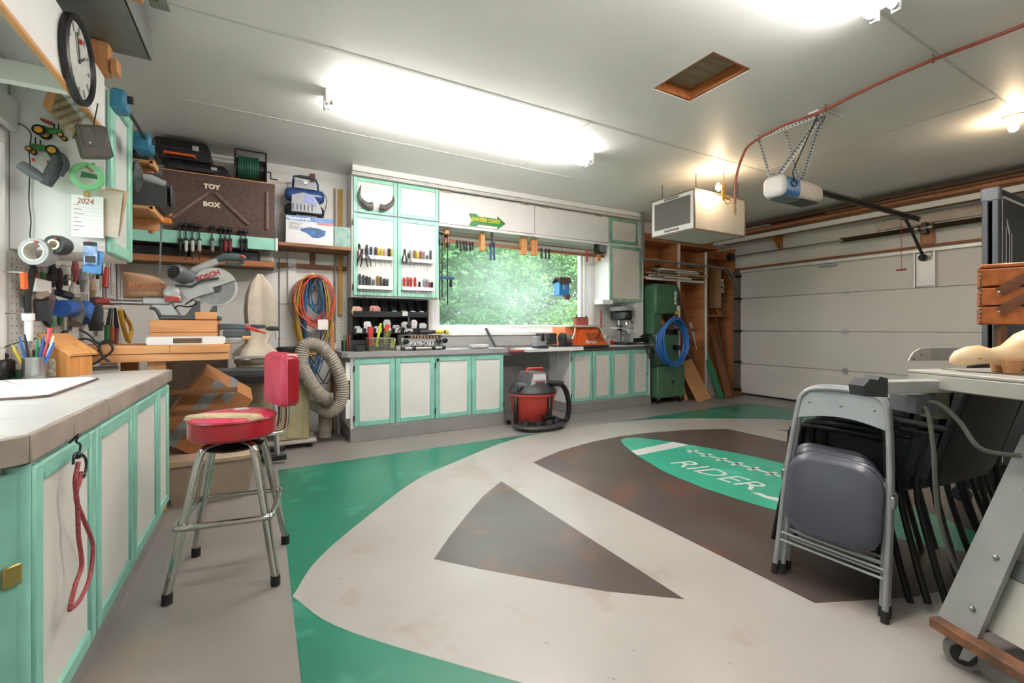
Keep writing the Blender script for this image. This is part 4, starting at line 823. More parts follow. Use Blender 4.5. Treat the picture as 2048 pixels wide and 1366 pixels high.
b.tube(P,[.026+.0025*(i%2) for i in range(len(P))],10); b.build('hose',BLK,t); B().tube([c+V((.1,-.17,.57)),c+V((.24,-.22,.56))],[.04,.036],12).build('hose_cuff',BLK,t)
B().box(c+V((-.19,-.1,.5)),(.09,.05,.1),.02).build('latch',BLK,t); t.scale=(1.14,1.1,.9)
# ================= RIGHT BAY: BAND SAW AND LUMBER =================
OSB=mat('bay_plywood','#cc8a58',.7,var=.22,scale=2.2,detail=6,stretch=(1,1,4),hx2='#a96a3e')
struct(B().bb(5.14,7.29,YB-.02,YB-.002,0.,2.72).build('wall_panel_1',OSB)); struct(B().bb(GX-.0,GX+.018,5.0,YB-.022,0.,2.55).build('wall_panel_2',OSB))
t=thing('open_shelving','open plywood shelving bay with white edged dividers in the back right corner','shelving',(6.2,5.2,0))
for px in (1355,1409): x=xY(px,5.0); B().bb(x-.02,x+.02,4.98,YB-.022,0,2.5 if px==1355 else 2.42,.002).build('divider',OSB,t); B().bb(x-.025,x+.025,4.965,4.979,0,2.5 if px==1355 else 2.42,.002).build('divider_edge',MW,t)
x3=xY(1409,5.0); SZ=1.93
B().bb(5.14,x3-.03,5.0,YB-.022,SZ-.02,SZ).build('shelf',OSB,t); B().bb(5.14,x3-.03,4.985,4.999,SZ-.03,SZ+.005,.002).build('shelf_edge',MW,t)
B().bb(5.14,6.9,5.0,YB-.022,2.5,2.52).build('top_shelf',OSB,t); B().bb(x3+.03,7.27,5.05,YB-.022,1.35,1.37).build('low_shelf',OSB,t); B().bb(x3+.03,7.27,5.05,YB-.022,2.35,2.37).build('high_shelf',OSB,t)
rd=random.Random(5); WS=[mat('scrap%d'%i,h,.6,var=.15,scale=6) for i,h in enumerate(('#dcdad4','#c9a980','#8fae98','#a8714a','#e6e3dd'))]; cn=['white','tan','green tinted','brown','pale']
for i in range(24):
    mi=rd.randrange(5); L_=rd.uniform(.5,.95); x=rd.uniform(5.55,6.2); z=SZ+.006+(i//4)*.03; a=rd.uniform(-.5,.5); y=4.94+(i%4)*.08
    o=B().box((x,y,z+.012),(L_,.045,.022),.002,a*.2).build('scrap_wood',WS[mi]); tag(o,'%s offcut, %s row of the bay shelf pile, %s from the front'%(cn[mi],['bottom','second','third','fourth','fifth','top'][i//4],ORD[i%4]),'offcut','offcuts on the bay shelf')
for i in range(6):
    mi=rd.randrange(4); a=rd.uniform(.6,1.1)
    p0=V((6.98+i*.045,5.1+rd.uniform(0,.1),1.372)); p1=p0+V((rd.uniform(-.02,.02)-.02,.14,.45+.05*(i%3)))
    tag(B().tube([p0,p1],.022,4,flat=(1,.4)).build('scrap_wood',[BRW,OSB,PLY,WS[3]][mi]),'short board standing on the low corner shelf, %s from the left'%ORD[i],'offcut','boards on the corner shelf')
tag(B().bb(6.88,6.93,5.0,5.2,1.5,2.2,.002).build('cardboard_strip',mat('card_tan','#b98f66',.8,var=.1)),'flat cardboard strip hung on the bay divider','cardboard')
o=thing('white_sign_board','black and white lettered strip standing at the bay corner','sign',(6.95,5.0,1.55)); B().box((6.95,5.02,1.85),(.07,.02,.6),.003,e=(0,.06,0)).build('board',BLK,o); text('RIDE',.13,.001,(6.955,5.008,1.88),V((.06,0,-1)),V((1,0,.06)),MW,'lettering',o,bold=.003,sx=.9)
# leaning boards
def plank(label,p0,p1,w_,th,m,roll=None):
    p0,p1=V(p0),V(p1); d=(p1-p0); L_=d.length; d.normalize(); a=X_-d*d.dot(X_); a.normalize(); n=a.cross(d)
    M=Matrix(((a.x,n.x,d.x,p0.x),(a.y,n.y,d.y,p0.y),(a.z,n.z,d.z,p0.z),(0,0,0,1)))
    return tag(B().bb(-w_/2,w_/2,-th/2,th/2,0,L_,.003,M).build('leaning_board',m),label,'board')
DBR=wood('dark_board','#6d4a36','#4a3022',2); TAN=mat('hardboard_tan','#c28f5c',.7,var=.08)
def fl(px,py): return onZ(px,py,0.)
plank('tall dark brown board leaning in the bay between band saw and divider',fl(1410,797)+V((0,.12,.0)),(6.0,5.33,2.35),.16,.03,DBR)
plank('second tall dark board leaning left of the first in the bay',fl(1396,799)+V((0,.14,0)),(5.75,5.33,2.2),.12,.03,DBR)
plank('orange pine board leaning beside the band saw table',(5.98,4.98,0.005),(5.62,5.25,1.55),.14,.02,PINEZ)
plank('long pine strip leaning just right of the band saw',(5.88,4.86,0.005),(5.5,5.2,1.7),.08,.02,PINEZ)
plank('short brown board standing behind the tan panel',(6.1,4.9,0.005),(5.95,5.1,.75),.15,.02,BRW)
plank('square tan hardboard panel leaning at the front of the boards',fl(1409,802)+V((0,0,.004)),(6.02,5.02,.62),.36,.012,TAN)
plank('green painted board leaning against the bay divider',fl(1453,797)+V((-.06,.05,.004)),(6.55,5.2,1.15),.13,.03,mat('board_green','#2f8560',.5,var=.1))
plank('white painted board leaning behind the green board',(6.65,4.96,.004),(6.48,5.25,1.25),.14,.02,WS[0])
plank('wide brown board leaning by the door track',fl(1462,797)+V((0,.03,.004)),(6.86,5.12,1.05),.13,.04,BRW)
plank('slim brown moulding leaning in the corner by the door track',(7.12,4.98,.004),(6.95,5.2,1.7),.05,.03,BRW); plank('second slim moulding leaning in the corner by the door track',(7.18,5.02,.004),(7.05,5.2,1.75),.04,.03,DBR)
tag(B().bb(6.9,7.2,4.78,4.86,.0,.05,.004).build('wood_block',BRWX),'brown wood block on the floor at the foot of the door track','block')
# band saw
BSG=mat('machine_green','#4a7558',.45,var=.12,scale=6,hx2='#3a6248'); cx,cy=5.5,5.0
t=thing('band_saw','green floor standing band saw on a wheeled cabinet base','band saw',(cx,cy,0))
B().bb(5.18,5.78,4.8,5.2,.09,.57,.015).build('base_cabinet',BSG,t); B().bb(5.3,5.52,4.79,4.799,.14,.5,.004).build('base_door',mat('machine_green2','#446b50',.45),t); B().cyl((5.48,4.775,.33),(5.48,4.79,.33),.02,12).build('door_knob',BLK,t)
for x in (5.25,5.72):
    for y in(4.86,5.14): B().lathe([(0,-.015),(.035,-.015),(.035,.015),(0,.015)],(x,y,.036),14,0).build('caster',BLK,t); B().bb(x-.02,x+.02,y-.02,y+.02,.06,.09).build('caster_plate',STL,t)
B().bb(5.2,5.72,4.86,5.14,.575,1.06,.02).build('lower_housing',BSG,t); B().bb(5.2,5.36,4.9,5.14,1.06,1.5,.01).build('column',BSG,t); B().bb(5.2,5.72,4.86,5.14,1.36,1.83,.03).build('upper_housing',BSG,t)
B().bb(5.4,5.95,4.72,5.2,1.12,1.145,.004).build('table',DST,t); B().bb(5.7,5.96,4.71,4.74,1.1,1.15,.003).build('table_fence',BRWX,t); B().bb(5.5,5.62,4.9,5.05,1.06,1.12,.005).build('trunnion',DRK,t)
for z,c_ in ((1.6,RED),(1.68,BLK)): B().lathe([(.012,-.012),(.014,0)],(5.62,4.86,z-.03),10,1).build('switch_button',c_,t)
B().bb(5.6,5.645,4.85,4.858,1.52,1.72,.003).build('switch_plate',MW,t); B().bb(5.66,5.71,4.85,4.858,1.42,1.5,.003).build('warning_label',MW,t); B().bb(5.62,5.70,4.85,4.858,1.36,1.41,.003).build('yellow_label',YEL,t); B().cyl((5.68,4.84,1.6),(5.68,4.86,1.6),.02,10).build('knob',BLK,t)
B().bb(5.66,5.68,4.92,4.94,1.15,1.37).build('blade_guide',STL,t); B().cyl((5.6,4.77,.85),(5.6,4.86,.85),.04,12).build('dust_port',BLK,t)
B().prism([(0,.0),(.12,.12),(.12,.3),(.09,.4),(0,.42)],(5.72,4.95,1.4),X_,Z_,-.1).build('tension_bracket',DRK,t)
c=onY(1344,681,4.68); HB=mat('blue_hose','#2a6bb4',.4,var=.1)
t=thing('hose_coil','coiled bright blue air hose hanging on the band saw table','hose',V((c.x,4.66,c.z-.38))); rd=random.Random(9); 
for k in range(12):
    rx=.262+rd.uniform(-.025,.045); rz=.315+rd.uniform(-.02,.05); y=4.60+k*.009; B().tube([V((c.x+.01*rd.random()+rx*math.cos(a),y+.006*math.sin(3*a+k),c.z-.01-.012*k*.3+rz*math.sin(a))) for a in [i*PI/16 for i in range(32)]],.0115,7,closed=True).build('loop',HB,t)
# ================= BACK LEFT CORNER =================
# green edged shelf with toy box
t=thing('corner_shelf','mint edged wooden shelf across the back left corner under the toy box','shelf',(-.5,5.1,1.9))
B().bb(XL+.005,.105,4.92,YB-.005,1.985,2.01,.002).build('shelf_board',BRWX,t); B().bb(XL+.005,.105,4.90,4.919,1.905,2.02,.003).build('front_edge',MINT,t)
B().bb(.105,.13,4.89,4.99,1.9,2.025,.004).build('end_block',MW,t); B().bb(XL+.005,.1,4.955,4.985,1.745,1.80,.003).build('lower_rail',wood('rail_pine','#b4774a','#8f5630',0),t); B().bb(XL+.005,.1,4.99,YB-.005,1.76,1.785,.002).build('lower_shelf',mat('osb_dark','#7c6a4c',.8,var=.35,scale=30),t)
tb0,tb1,tbz0,tbz1,tby=-.77,.103,2.022,2.555,4.945
TBX=mat('toy_box_brown','#5e4742',.65,var=.25,scale=35,hx2='#4a352f')
t=thing('toy_box','large dark brown wooden chest with pale lettering on the corner shelf','chest',((tb0+tb1)/2,5.15,tbz0))
B().bb(tb0,tb1,tby,YB-.04,tbz0,tbz1,.003).build('body',TBX,t)
B().bb(tb0-.004,tb1+.004,tby-.006,YB-.04,tbz1,tbz1+.008,.001).build('lid_edge',PINE,t)
TX=mat('letter_cream','#e6dfc4',.6,var=.03)
def onb(zx_,zy_,Y=None): return onY(180+zx_/4.8775,220+zy_/4.8775,tby if Y is None else Y)
p=onb(1188,752); text('TOY',.058,.003,(p.x,tby-.003,p.z),X_,Z_,TX,'lettering',t,bold=.003,sx=1.05)
p=onb(1185,925); text('BOX',.058,.003,(p.x,tby-.003,p.z),X_,Z_,TX,'lettering',t,bold=.003,sx=1.05)
TRM=mat('toy_box_trim','#7d625a',.6,var=.2,scale=30)
for (a,b_) in (((800,1055),(1150,810)),((1225,815),(1545,1120)),((1727,805),(1727,1170))):
    p,q=onb(*a),onb(*b_); B().tube([V((p.x,tby-.004,p.z)),V((q.x,tby-.004,q.z))],.018,8).build('trim_strip',TRM,t)
# hand screw clamps hanging on the mint edge
def cz(x,y,Y=4.885): return onY(200+x/4.71,450+y/4.71,Y)
CL=[(755,10,300,'black',0),(810,10,330,'white',1),(870,15,330,'white',1),(935,25,330,'white',1),(1057,30,330,'grey',0),(1140,40,290,'black',0),(1180,50,270,'dark red',2),(1225,55,270,'dark red',2),(1330,65,260,'black',0),(1372,70,290,'black',0)]
mc={'black':BLK,'white':mat('clamp_ivory','#c9c7c2',.5,var=.15),'grey':GRY,'dark red':mat('clamp_red','#8c2b3a',.45)}
for i,(x,y0,y1,cn_,k) in enumerate(CL):
    p=cz(x,y0); q=cz(x,y1); t=thing('hand_clamp','%s gripped bar clamp on the mint shelf edge, %s from left'%(cn_,ORD[i]),'clamp',(p.x,4.885,q.z),0,'bar clamps on the mint shelf edge')
    B().bb(p.x-.004,p.x+.004,4.88,4.89,q.z,p.z+.01).build('bar',DST,t); B().bb(p.x-.016,p.x+.02,4.865,4.93,p.z,p.z+.03,.005).build('fixed_jaw',DST,t)
    zc=cz(x,200).z; B().lathe([(.008,0),(.014,.02),(.013,.07),(.016,.09),(.006,.1)],(p.x+.004,4.865,zc-.05),10).build('grip',mc[cn_],t); B().bb(p.x-.014,p.x+.016,4.86,4.9,zc+.045,zc+.07,.004).build('sliding_jaw',DST,t)
# long orange bar clamp at the shelf end
p=onY(322,385,4.03); t=thing('pipe_clamp','tall grey bar clamp with orange jaws hanging beside the tool chest','clamp',(-.6,4.2,1.6))
CO=mat('clamp_orange','#d98a2b',.45,var=.1); a=onY(325,425,4.03); bq=onY(318,545,4.03)
B().tube([V((a.x,4.04,a.z+.06)),V((bq.x,4.04,bq.z))],.014,4,flat=(1,.4)).build('bar',mat('bar_grey','#7e8584',.4,.6),t)
for pz in (424,441): q=onY(322,pz,4.03); B().bb(q.x-.09,q.x+.06,3.99,4.06,q.z-.022,q.z+.018,.005).build('jaw',CO,t)
q=onY(303,447,4.03); B().lathe([(.016,-.07),(.022,-.05),(.022,.02),(.012,.04)],(q.x,4.03,q.z),12).build('handle',mat('handle_pale_wood','#d0a078',.5,var=.1),t)
0 and tag(B().bb(-.66,-.59,4.1,4.35,2.09,2.13,.003).build('shelf_arm',PINEY),'pine arm under the overhead shelf carrying the orange clamp','board')
# dark cases below the mint edge
for i,(x0,x1,c_,l) in enumerate(((-1.05,-.6,BLK,'flat black case on the rail below the mint shelf, leftmost'),(-.58,-.3,BRWX,'brown box on the rail below the mint shelf'),(-.28,-.03,mat('navy_case','#28323c',.5),'dark blue case on the rail below the mint shelf, rightmost'))):
    t=thing('tool_case',l,'case',((x0+x1)/2,5.15,1.786)); B().bb(x0,x1,5.0,5.3,1.787,1.9,.015).build('shell',c_,t); B().bb((x0+x1)/2-.05,(x0+x1)/2+.05,4.988,5.0,1.83,1.85,.004).build('latch',DST,t)
t=thing('rolled_cloth','pale roll of cloth at the right end below the mint shelf','roll',(.05,5.1,1.79)); B().cyl((-.01,5.05,1.83),(.09,5.02,1.82),.035,12).build('roll',mat('cloth_grey','#b5aea8',.8),t)
# black cases on the chest
def case(label,x0,x1,y0,y1,z0,z1,m=None,taper=.04,red=False,hand=True):
    t=thing('power_tool_case',label,'case',((x0+x1)/2,(y0+y1)/2,z0)); m=m or BLK
    b=B(); b.loft([[V((x0+e,y0+e*.5,z)),V((x1-e,y0+e*.5,z)),V((x1-e,y1,z)),V((x0+e,y1,z))] for z,e in ((z0,.01),(z0+.01,0),((z0+z1)/2,0),(z1-.02,taper*.6),(z1,taper))]); b.build('shell',m,t)
    B().bb(x0+.04,x1-.05,y0-.006,y0+.01,(z0+z1)/2-.006,(z0+z1)/2+.006).build('seam',DRK,t)
    if hand: B().tube([V((x0+.1,y0-.0,z0+.03)),V((x0+.1,y0-.04,z0+.03)),V((x1-.12,y0-.04,z0+.03)),V((x1-.12,y0,z0+.03))],.012,8).build('handle',ORG if red else DRK,t)
    B().bb(x1-.14,x1-.09,y0-.01,y0,z0+(z1-z0)*.5,z0+(z1-z0)*.75,.003).build('latch',LGR,t); return t
case('long low black tool case lying on top of the lettered chest',-.77,-.28,5.0,5.3,2.565,2.68); 
case('black moulded case with orange handle stacked highest on the chest',-.86,-.42,4.98,5.25,2.682,2.86,red=True)
t=thing('extension_reel','black framed extension reel wound with dark green cable on the chest','reel',(-.02,5.15,2.565)); GC=mat('green_cable','#1f5a45',.45,var=.2,scale=30)
rx0,rx1=-.23,.03; c=V((-.1,5.1,2.715))
b=B()
for k in range(13):
    x=rx0+.03+k*.0135; b.tube([V((x,c.y+.105*math.cos(a),c.z+.005+.105*math.sin(a))) for a in [i*PI/10 for i in range(20)]],.0075,5,closed=True)
b.build('cable',GC,t); B().cyl((rx0,c.y,c.z),(rx1,c.y,c.z),.095,18).build('drum',BLK,t)
for x in(rx0,rx1):
    B().lathe([(0,-.003),(.125,-.003),(.125,.003),(0,.003)],(x,c.y,c.z),24,0).build('flange',BLK,t); B().tube([V((x,c.y-.14,2.572)),V((x,c.y-.1,2.86)),V((x,c.y+.1,2.86)),V((x,c.y+.14,2.572))],.008,6).build('frame',BLK,t)
for y,z in ((-.14,2.572),(.14,2.572),(-.1,2.86)): B().cyl((rx0,c.y+y,z),(rx1,c.y+y,z),.008,6).build('frame_bar',BLK,t)
B().tube([(rx1,c.y,c.z),(rx1+.04,c.y,c.z),(rx1+.04,c.y-.12,c.z-.1),(rx1+.1,c.y-.12,c.z-.1)],.007,6).build('crank',BLK,t)
# compressor shelf
t=thing('wall_shelf','brown plank shelf carrying the blue compressor beside the tool cabinet','shelf',(.45,5.2,1.9))
zs_=onY(640,492,5.0).z
B().bb(.135,.83,4.99,YB-.005,zs_-.025,zs_+.01,.003).build('plank',wood('shelf_brown','#9c6b47','#74482c',0),t); B().bb(.14,.83,YB-.03,YB-.005,zs_-.2,zs_-.15,.003).build('cleat',MATS['shelf_brown'],t)
for px in (590,): x=xY(px,YB); 
sz=zs_+.011
tag(B().bb(xY(583,YB)-.035,xY(583,YB)+.045,YB-.03,YB-.004,1.42,zs_-.026,.002).build('white_strip',MW),'white slotted strip on the wall below the compressor shelf','strip')
tag(B().bb(xY(582,YB)-.03,xY(582,YB)+.03,YB-.02,YB-.004,2.3,2.72,.002).build('white_strip',MW),'white upright strip on the wall behind the blue compressor','strip')
tag(B().bb(xY(625,YB)-.025,xY(625,YB)+.025,YB-.025,YB-.004,2.5,2.85,.002).build('wall_batten',BRW),'brown wooden batten on the wall above the blue compressor','batten')
tag(B().bb(xY(625,YB)-.025,xY(625,YB)+.025,YB-.03,YB-.004,zs_-.15+.001,zs_-.026,.002).build('wall_batten',BRW),'short brown batten under the compressor shelf','batten')
t=thing('hook_strip','ivory perforated hook strip holding the cord bundle','hook',(xY(625,YB),YB-.03,1.5)); x=xY(625,YB); B().bb(x-.02,x+.02,YB-.036,YB-.031,1.55,1.76,.002).build('strip',PORC,t); B().tube([(x,YB-.035,1.56),(x,YB-.2,1.55),(x,YB-.21,1.6)],.006,6).build('hook',BLK,t)
for z in (1.6,1.65,1.7): B().cyl((x,YB-.0385,z),(x,YB-.0355,z),.007,8).build('hole',HOLE,t)
YST=wood('yardstick','#c79a3e','#a47a28',2)
tag(B().bb(xY(680,YB)-.025,xY(680,YB)+.025,YB-.03,YB-.004,zs_+.011,2.72,.002).build('level',YST),'yellow wooden level standing on the shelf beside the tool cabinet','level')
tag(B().bb(xY(680,YB)-.025,xY(680,YB)+.02,YB-.045,YB-.031,1.3,zs_-.026,.002).build('level',YST),'yellow straightedge hanging below the compressor shelf','straightedge')
tag(B().bb(.66,.70,YB-.035,YB-.004,.5,1.22,.002).build('wood_strip',PINEZ),'upright pine strip on the wall left of the pegboard','strip')
tag(B().bb(.70,.72,YB-.035,YB-.004,1.0,2.72,.002).build('corner_trim_strip',mat('grey_brown','#8e857a',.6)),'narrow grey brown strip beside the tool cabinet','strip')
# mastercraft box
bx0,bx1=xY(571.5,5.02),xY(667,5.02); bz=onY(620,434,5.02).z
t=thing('product_box','long white product box with blue tool picture under the compressor','box',((bx0+bx1)/2,5.15,sz)); WBX=mat('carton_white','#dcdce0',.55,var=.03)
B().bb(bx0,bx1,5.02,5.3,sz,bz,.002).build('carton',WBX,t); B().bb(bx0+.001,bx1-.001,5.0185,5.0199,bz-.05,bz-.002).build('blue_band',mat('carton_blue','#8fa9d4',.5,var=.25,scale=5,hx2='#4f78b8'),t)
B().bb(bx1-.16,bx1-.004,5.0175,5.0184,bz-.075,bz-.05).build('red_band',mat('carton_red','#c77f86',.5),t)
text('Mastercraft',.048,.0006,(bx0+.115,5.0175,bz-.026),X_,Z_,MW,'lettering',t,bold=.0015)
mx=(bx0+bx1)/2+.02; mz=(sz+bz)/2-.02
B().prism([(-.11,.03),(-.03,.055),(.06,.05),(.13,.03),(.12,-.02),(.06,-.05),(.0,-.05),(-.05,-.01),(-.11,.01)],(mx,5.0186,mz),X_,Z_,.0008).build('picture',mat('picture_blue','#3a70b5',.5,var=.5,scale=25,hx2='#26456f'),t)
b=B()
for k in range(6): b.bb(bx0+.025,bx0+.16-.02*(k%3),5.0182,5.0198,bz-.075-k*.013,bz-.07-k*.013)
b.build('small_print',GRY,t)
tag(B().bb(xY(668,5.05)+.003,.828,5.05,5.25,sz,sz+.22,.002).build('teal_box',mat('teal_box','#8fb5ab',.5,var=.25,scale=14)),'teal printed box standing between the product box and the tool cabinet','box')
# compressor
cb0,cb1=xY(569,5.12),xY(650,5.12); cz0=bz+.003; NB=mat('compressor_blue','#2c4a86',.3,var=.06,coat=.4); BG2=mat('compressor_grey','#9a9da4',.4,var=.06)
cxm=(cb0+cb1)/2; t=thing('air_compressor','blue twin tank portable air compressor with roll bar handle on the white box','compressor',(cxm,5.14,cz0))
for z,y,m in ((cz0+.245,5.17,NB),(cz0+.08,5.17,DRK)):
    B().lathe([(0,cb0-cxm),(.04,cb0-cxm+.006),(.065,cb0-cxm+.03),(.072,cb0-cxm+.06),(.072,cb1-cxm-.06),(.065,cb1-cxm-.03),(.04,cb1-cxm-.006),(0,cb1-cxm)],(cxm,y,z),20,0).build('tank',m,t)
B().prism([(-.13,.0),(.15,.0),(.15,.04),(.08,.17),(-.02,.2),(-.13,.16)],(cxm,5.03,cz0+.045),X_,Z_,-.1).build('pump_shroud',BG2,t)
B().prism([(-.02,.1),(.1,.07),(.08,.16),(.0,.19)],(cxm,5.027,cz0+.045),X_,Z_,.004).build('shroud_badge',mat('shroud_blue','#7f8cc4',.4),t)
for i in range(6): B().bb(cxm-.12+i*.035,cxm-.112+i*.035,5.024,5.03,cz0+.06,cz0+.12).build('vent_fin',DRK,t)
b=B(); b.prism([(-.1,0),(.1,0),(.1,.08),(.03,.07),(.0,.05),(-.03,.09),(-.1,.085)],(cxm,5.09,cz0+.3),X_,Z_,-.05); b.build('gauge_panel',BG2,t)
B().lathe([(.018,-.01),(.018,.0)],(cxm,5.085,cz0+.36),14,1).build('gauge',STL,t)
h=.43; B().tube([V((cb0+.08,5.13,cz0+.05)),V((cb0+.08,5.13,cz0+h-.05)),V((cb0+.12,5.13,cz0+h)),V((cb1-.14,5.13,cz0+h)),V((cb1-.07,5.13,cz0+h-.06)),V((cb1-.07,5.13,cz0+.05))],.011,8,smooth=3).build('roll_bar',mat('bar_navy','#283a63',.35),t); B().cyl((cb0+.13,5.13,cz0+h),(cb1-.15,5.13,cz0+h),.017,10).build('handle_grip',DRK,t)
B().bb(cb0+.1,cb1-.08,5.08,5.2,cz0,cz0+.03,.005).build('foot',BLK,t); B().tube([V((cb1-.04,5.1,cz0+.3)),V((cb1+.015,5.1,cz0+.22)),V((cb1-.01,5.09,cz0+.08)),V((cb1-.04,5.09,cz0+.04))],.004,6,smooth=4).build('cable',BLK,t)
# ---- cord bundle on hook
hx_=xY(630,5.2); t=thing('cord_bundle','tangle of orange, yellow and blue extension cords hung on the wall hook','cords',(hx_,5.2,.85)); rd=random.Random(21)
CC={'orange':mat('cord_orange','#d0583c',.5,var=.1),'yellow':mat('cord_yellow','#c79a35',.5,var=.1),'blue':mat('cord_blue','#2f6a9a',.5,var=.1),'grey':mat('cord_grey','#8d8680',.6,var=.1),'navy':mat('cord_navy','#2b3f60',.5)}
zt_=onY(630,552,5.2).z
def cl(col,n,rx,zb,sx=0,j=.03):
    for k in range(n):
        r=rx*rd.uniform(.75,1.1); zz=zb+rd.uniform(-.06,.06); y=5.14+rd.uniform(0,.18); x=hx_+sx+rd.uniform(-j,j); zt2=zt_+rd.uniform(-.02,.015)
        P=[V((x,y,zt2)),V((x+r*.7,y-.01,zt2-.07)),V((x+r,y,(zt2*.55+zz*.45))),V((x+r*.75,y,zz*.8+zt2*.2)),V((x,y-.01,zz)),V((x-r*.75,y,zz*.8+zt2*.2)),V((x-r,y+.01,(zt2*.55+zz*.45))),V((x-r*.7,y,zt2-.07))]
        B().tube(P,.0062,6,closed=True,smooth=5).build('%s_cord'%col,CC[col],t)
cl('orange',10,.185,zt_-.52); cl('blue',4,.075,zt_-.35); cl('yellow',7,.17,zt_-.85); cl('grey',3,.2,zt_-.6); cl('navy',3,.13,zt_-.9); cl('blue',6,.11,zt_-1.0,-.0)
B().box((hx_+.07,5.13,zt_-.52),(.1,.008,.11),.003,.0).build('tag_card',PAP,t)
for k in range(2): B().tube([V((hx_-.05+k*.02,5.12,zt_-.95)),V((hx_+.05+k*.05,5.13,zt_-1.15)),V((hx_+.15+k*.04,5.2,zt_-1.0))],.006,6,smooth=5).build('navy_cord',CC['navy'],t)
# ---- dust collector
CR=mat('collector_beige','#a8a07c',.5,var=.08); FAB=mat('filter_bag','#cfc3b2',.9,var=.12,scale=6,bump=.15)
t=thing('dust_collector','beige dust collector with black motor on a wheeled base below the cords','dust collector',(.25,4.9,0))
B().bb(.0,.46,4.72,5.12,.05,.075,.004).build('base_board',BEIGE,t)
for x in(.05,.41):
    for y in(4.76,5.08): B().lathe([(0,-.012),(.025,-.012),(.025,.012),(0,.012)],(x,y,.025),12,0).build('caster',BLK,t)
B().bb(.1,.4,4.78,5.02,.076,.76,.012).build('column',CR,t); B().bb(.3,.36,4.77,4.781,.6,.7,.003).build('switch_plate',GRY,t); B().bb(.2,.34,4.772,4.781,.1,.55,.003).build('access_panel',mat('collector_beige2','#b0a884',.5),t)
mz_=onY(580,705,4.9).z
B().lathe([(.11,0),(.115,.02),(.115,.13),(.12,.14),(.12,.17),(.1,.19),(0,.195)],(.22,4.9,.78),20).build('motor',BLK,t); B().bb(.16,.24,4.78,4.79,.81,.87,.002).build('motor_label',LGR,t)
B().bb(.03,.12,4.8,4.98,.8,.9,.01).build('motor_box',BLK,t)
fx=onY(512,720,4.75).x; 
B().lathe([(.0,-.04),(.17,-.04),(.175,-.03),(.175,.0),(.165,.01)],(fx,4.8,.87),24).build('bag_ring',mat('ring_grey','#8b8876',.4,.3),t); B().lathe([(.15,-.16),(.16,-.05),(.16,-.04)],(fx,4.8,.87),24).build('collector_drum',CR,t)
b=B(); P=[(1.66,.02,.02),(1.62,.045,.04),(1.56,.085,.06),(1.46,.115,.07),(1.32,.125,.08),(1.14,.11,.08),(1.02,.085,.07),(.96,.14,.12),(.92,.165,.15),(.87,.165,.16)]; rings=[]
for z,a,bq in P: rings.append([V((fx+.03*(z>1.05)+a*math.cos(k*PI/10)*(1+.3*math.cos(k*PI/10*4+1.2+z)),4.8+bq*math.sin(k*PI/10)*(1+.3*math.cos(k*PI/10*4+1.2+z)),z)) for k in range(20)])
b.loft(rings); b.build('upper_bag',FAB,t,ang=60)
B().lathe([(.15,.3),(.165,.34),(.165,.55),(.15,.75)],(fx,4.8,0),20).build('lower_bag',mat('lower_bag','#a8987f',.9,var=.15),t)
B().bb(fx-.17,fx+.17,4.62,4.63,.88,.91,.004).build('band_clamp',LGR,t)
tag(B().tube([(fx+.03,4.8,1.655),(fx+.12,4.8,1.67),(fx+.35,5.0,1.78),(.12,5.376,1.78)],.004,5).build('bag_wire',STL),'thin wire holding up the cloth dust bag','wire')
# flexible hose
HM=mat('flex_hose','#9d958a',.6,var=.1,scale=30)
def fz(x,y,Y): return onY(540+x/3.594,520+y/3.594,Y)
t=thing('flexible_duct','grey ribbed flexible dust hose looping up from the collector','hose',(.55,4.85,.1))
P=spline([fz(255,1010,4.9),fz(330,1040,4.85),fz(430,1090,4.8),fz(510,1020,4.78),fz(520,880,4.78),fz(450,720,4.78),fz(350,620,4.78),fz(250,620,4.76),fz(225,740,4.74),fz(280,860,4.72),fz(350,960,4.7),fz(410,1000,4.7),fz(450,1000,4.7)],17)
b=B(); b.tube(P,[.061+.006*(i%2) for i in range(len(P))],14); b.build('duct',HM,t); b=B(); P=spline([fz(400,1110,4.9),fz(398,1180,4.95),fz(390,1275,4.95)],13); b.tube(P,[.062+.006*(i%2) for i in range(len(P))],14); b.build('duct_drop',HM,t); B().cyl(fz(250,1010,4.9),fz(275,1015,4.9),.066,16).build('clamp_ring',DST,t)
# strips leaning between hose and cabinet
plank('thin brown strip leaning behind the flexible hose',(.66,5.2,.004),(.68,5.33,.85),.04,.02,BRW); plank('thin grey strip leaning behind the flexible hose',(.72,5.15,.004),(.72,5.33,.75),.03,.012,LGR)
# wall plates: outlet and white panels
tag(B().bb(.12,.2,YB-.008,YB-.002,1.05,1.17,.003).build('wall_outlet',MW),'white duplex wall outlet by the dust bag','outlet')
for nm,l,z in (('panel_seam','thin horizontal seam strip on the back wall',1.41),): tag(B().bb(.14,.66,YB-.004,YB-.001,z,z+.006).build(nm,GRY),l,'strip')
tag(B().bb(.15,.158,YB-.008,YB-.002,.6,1.9).build('wall_cable',DRK),'dark cable running down the back wall beside the dust bag','cable')
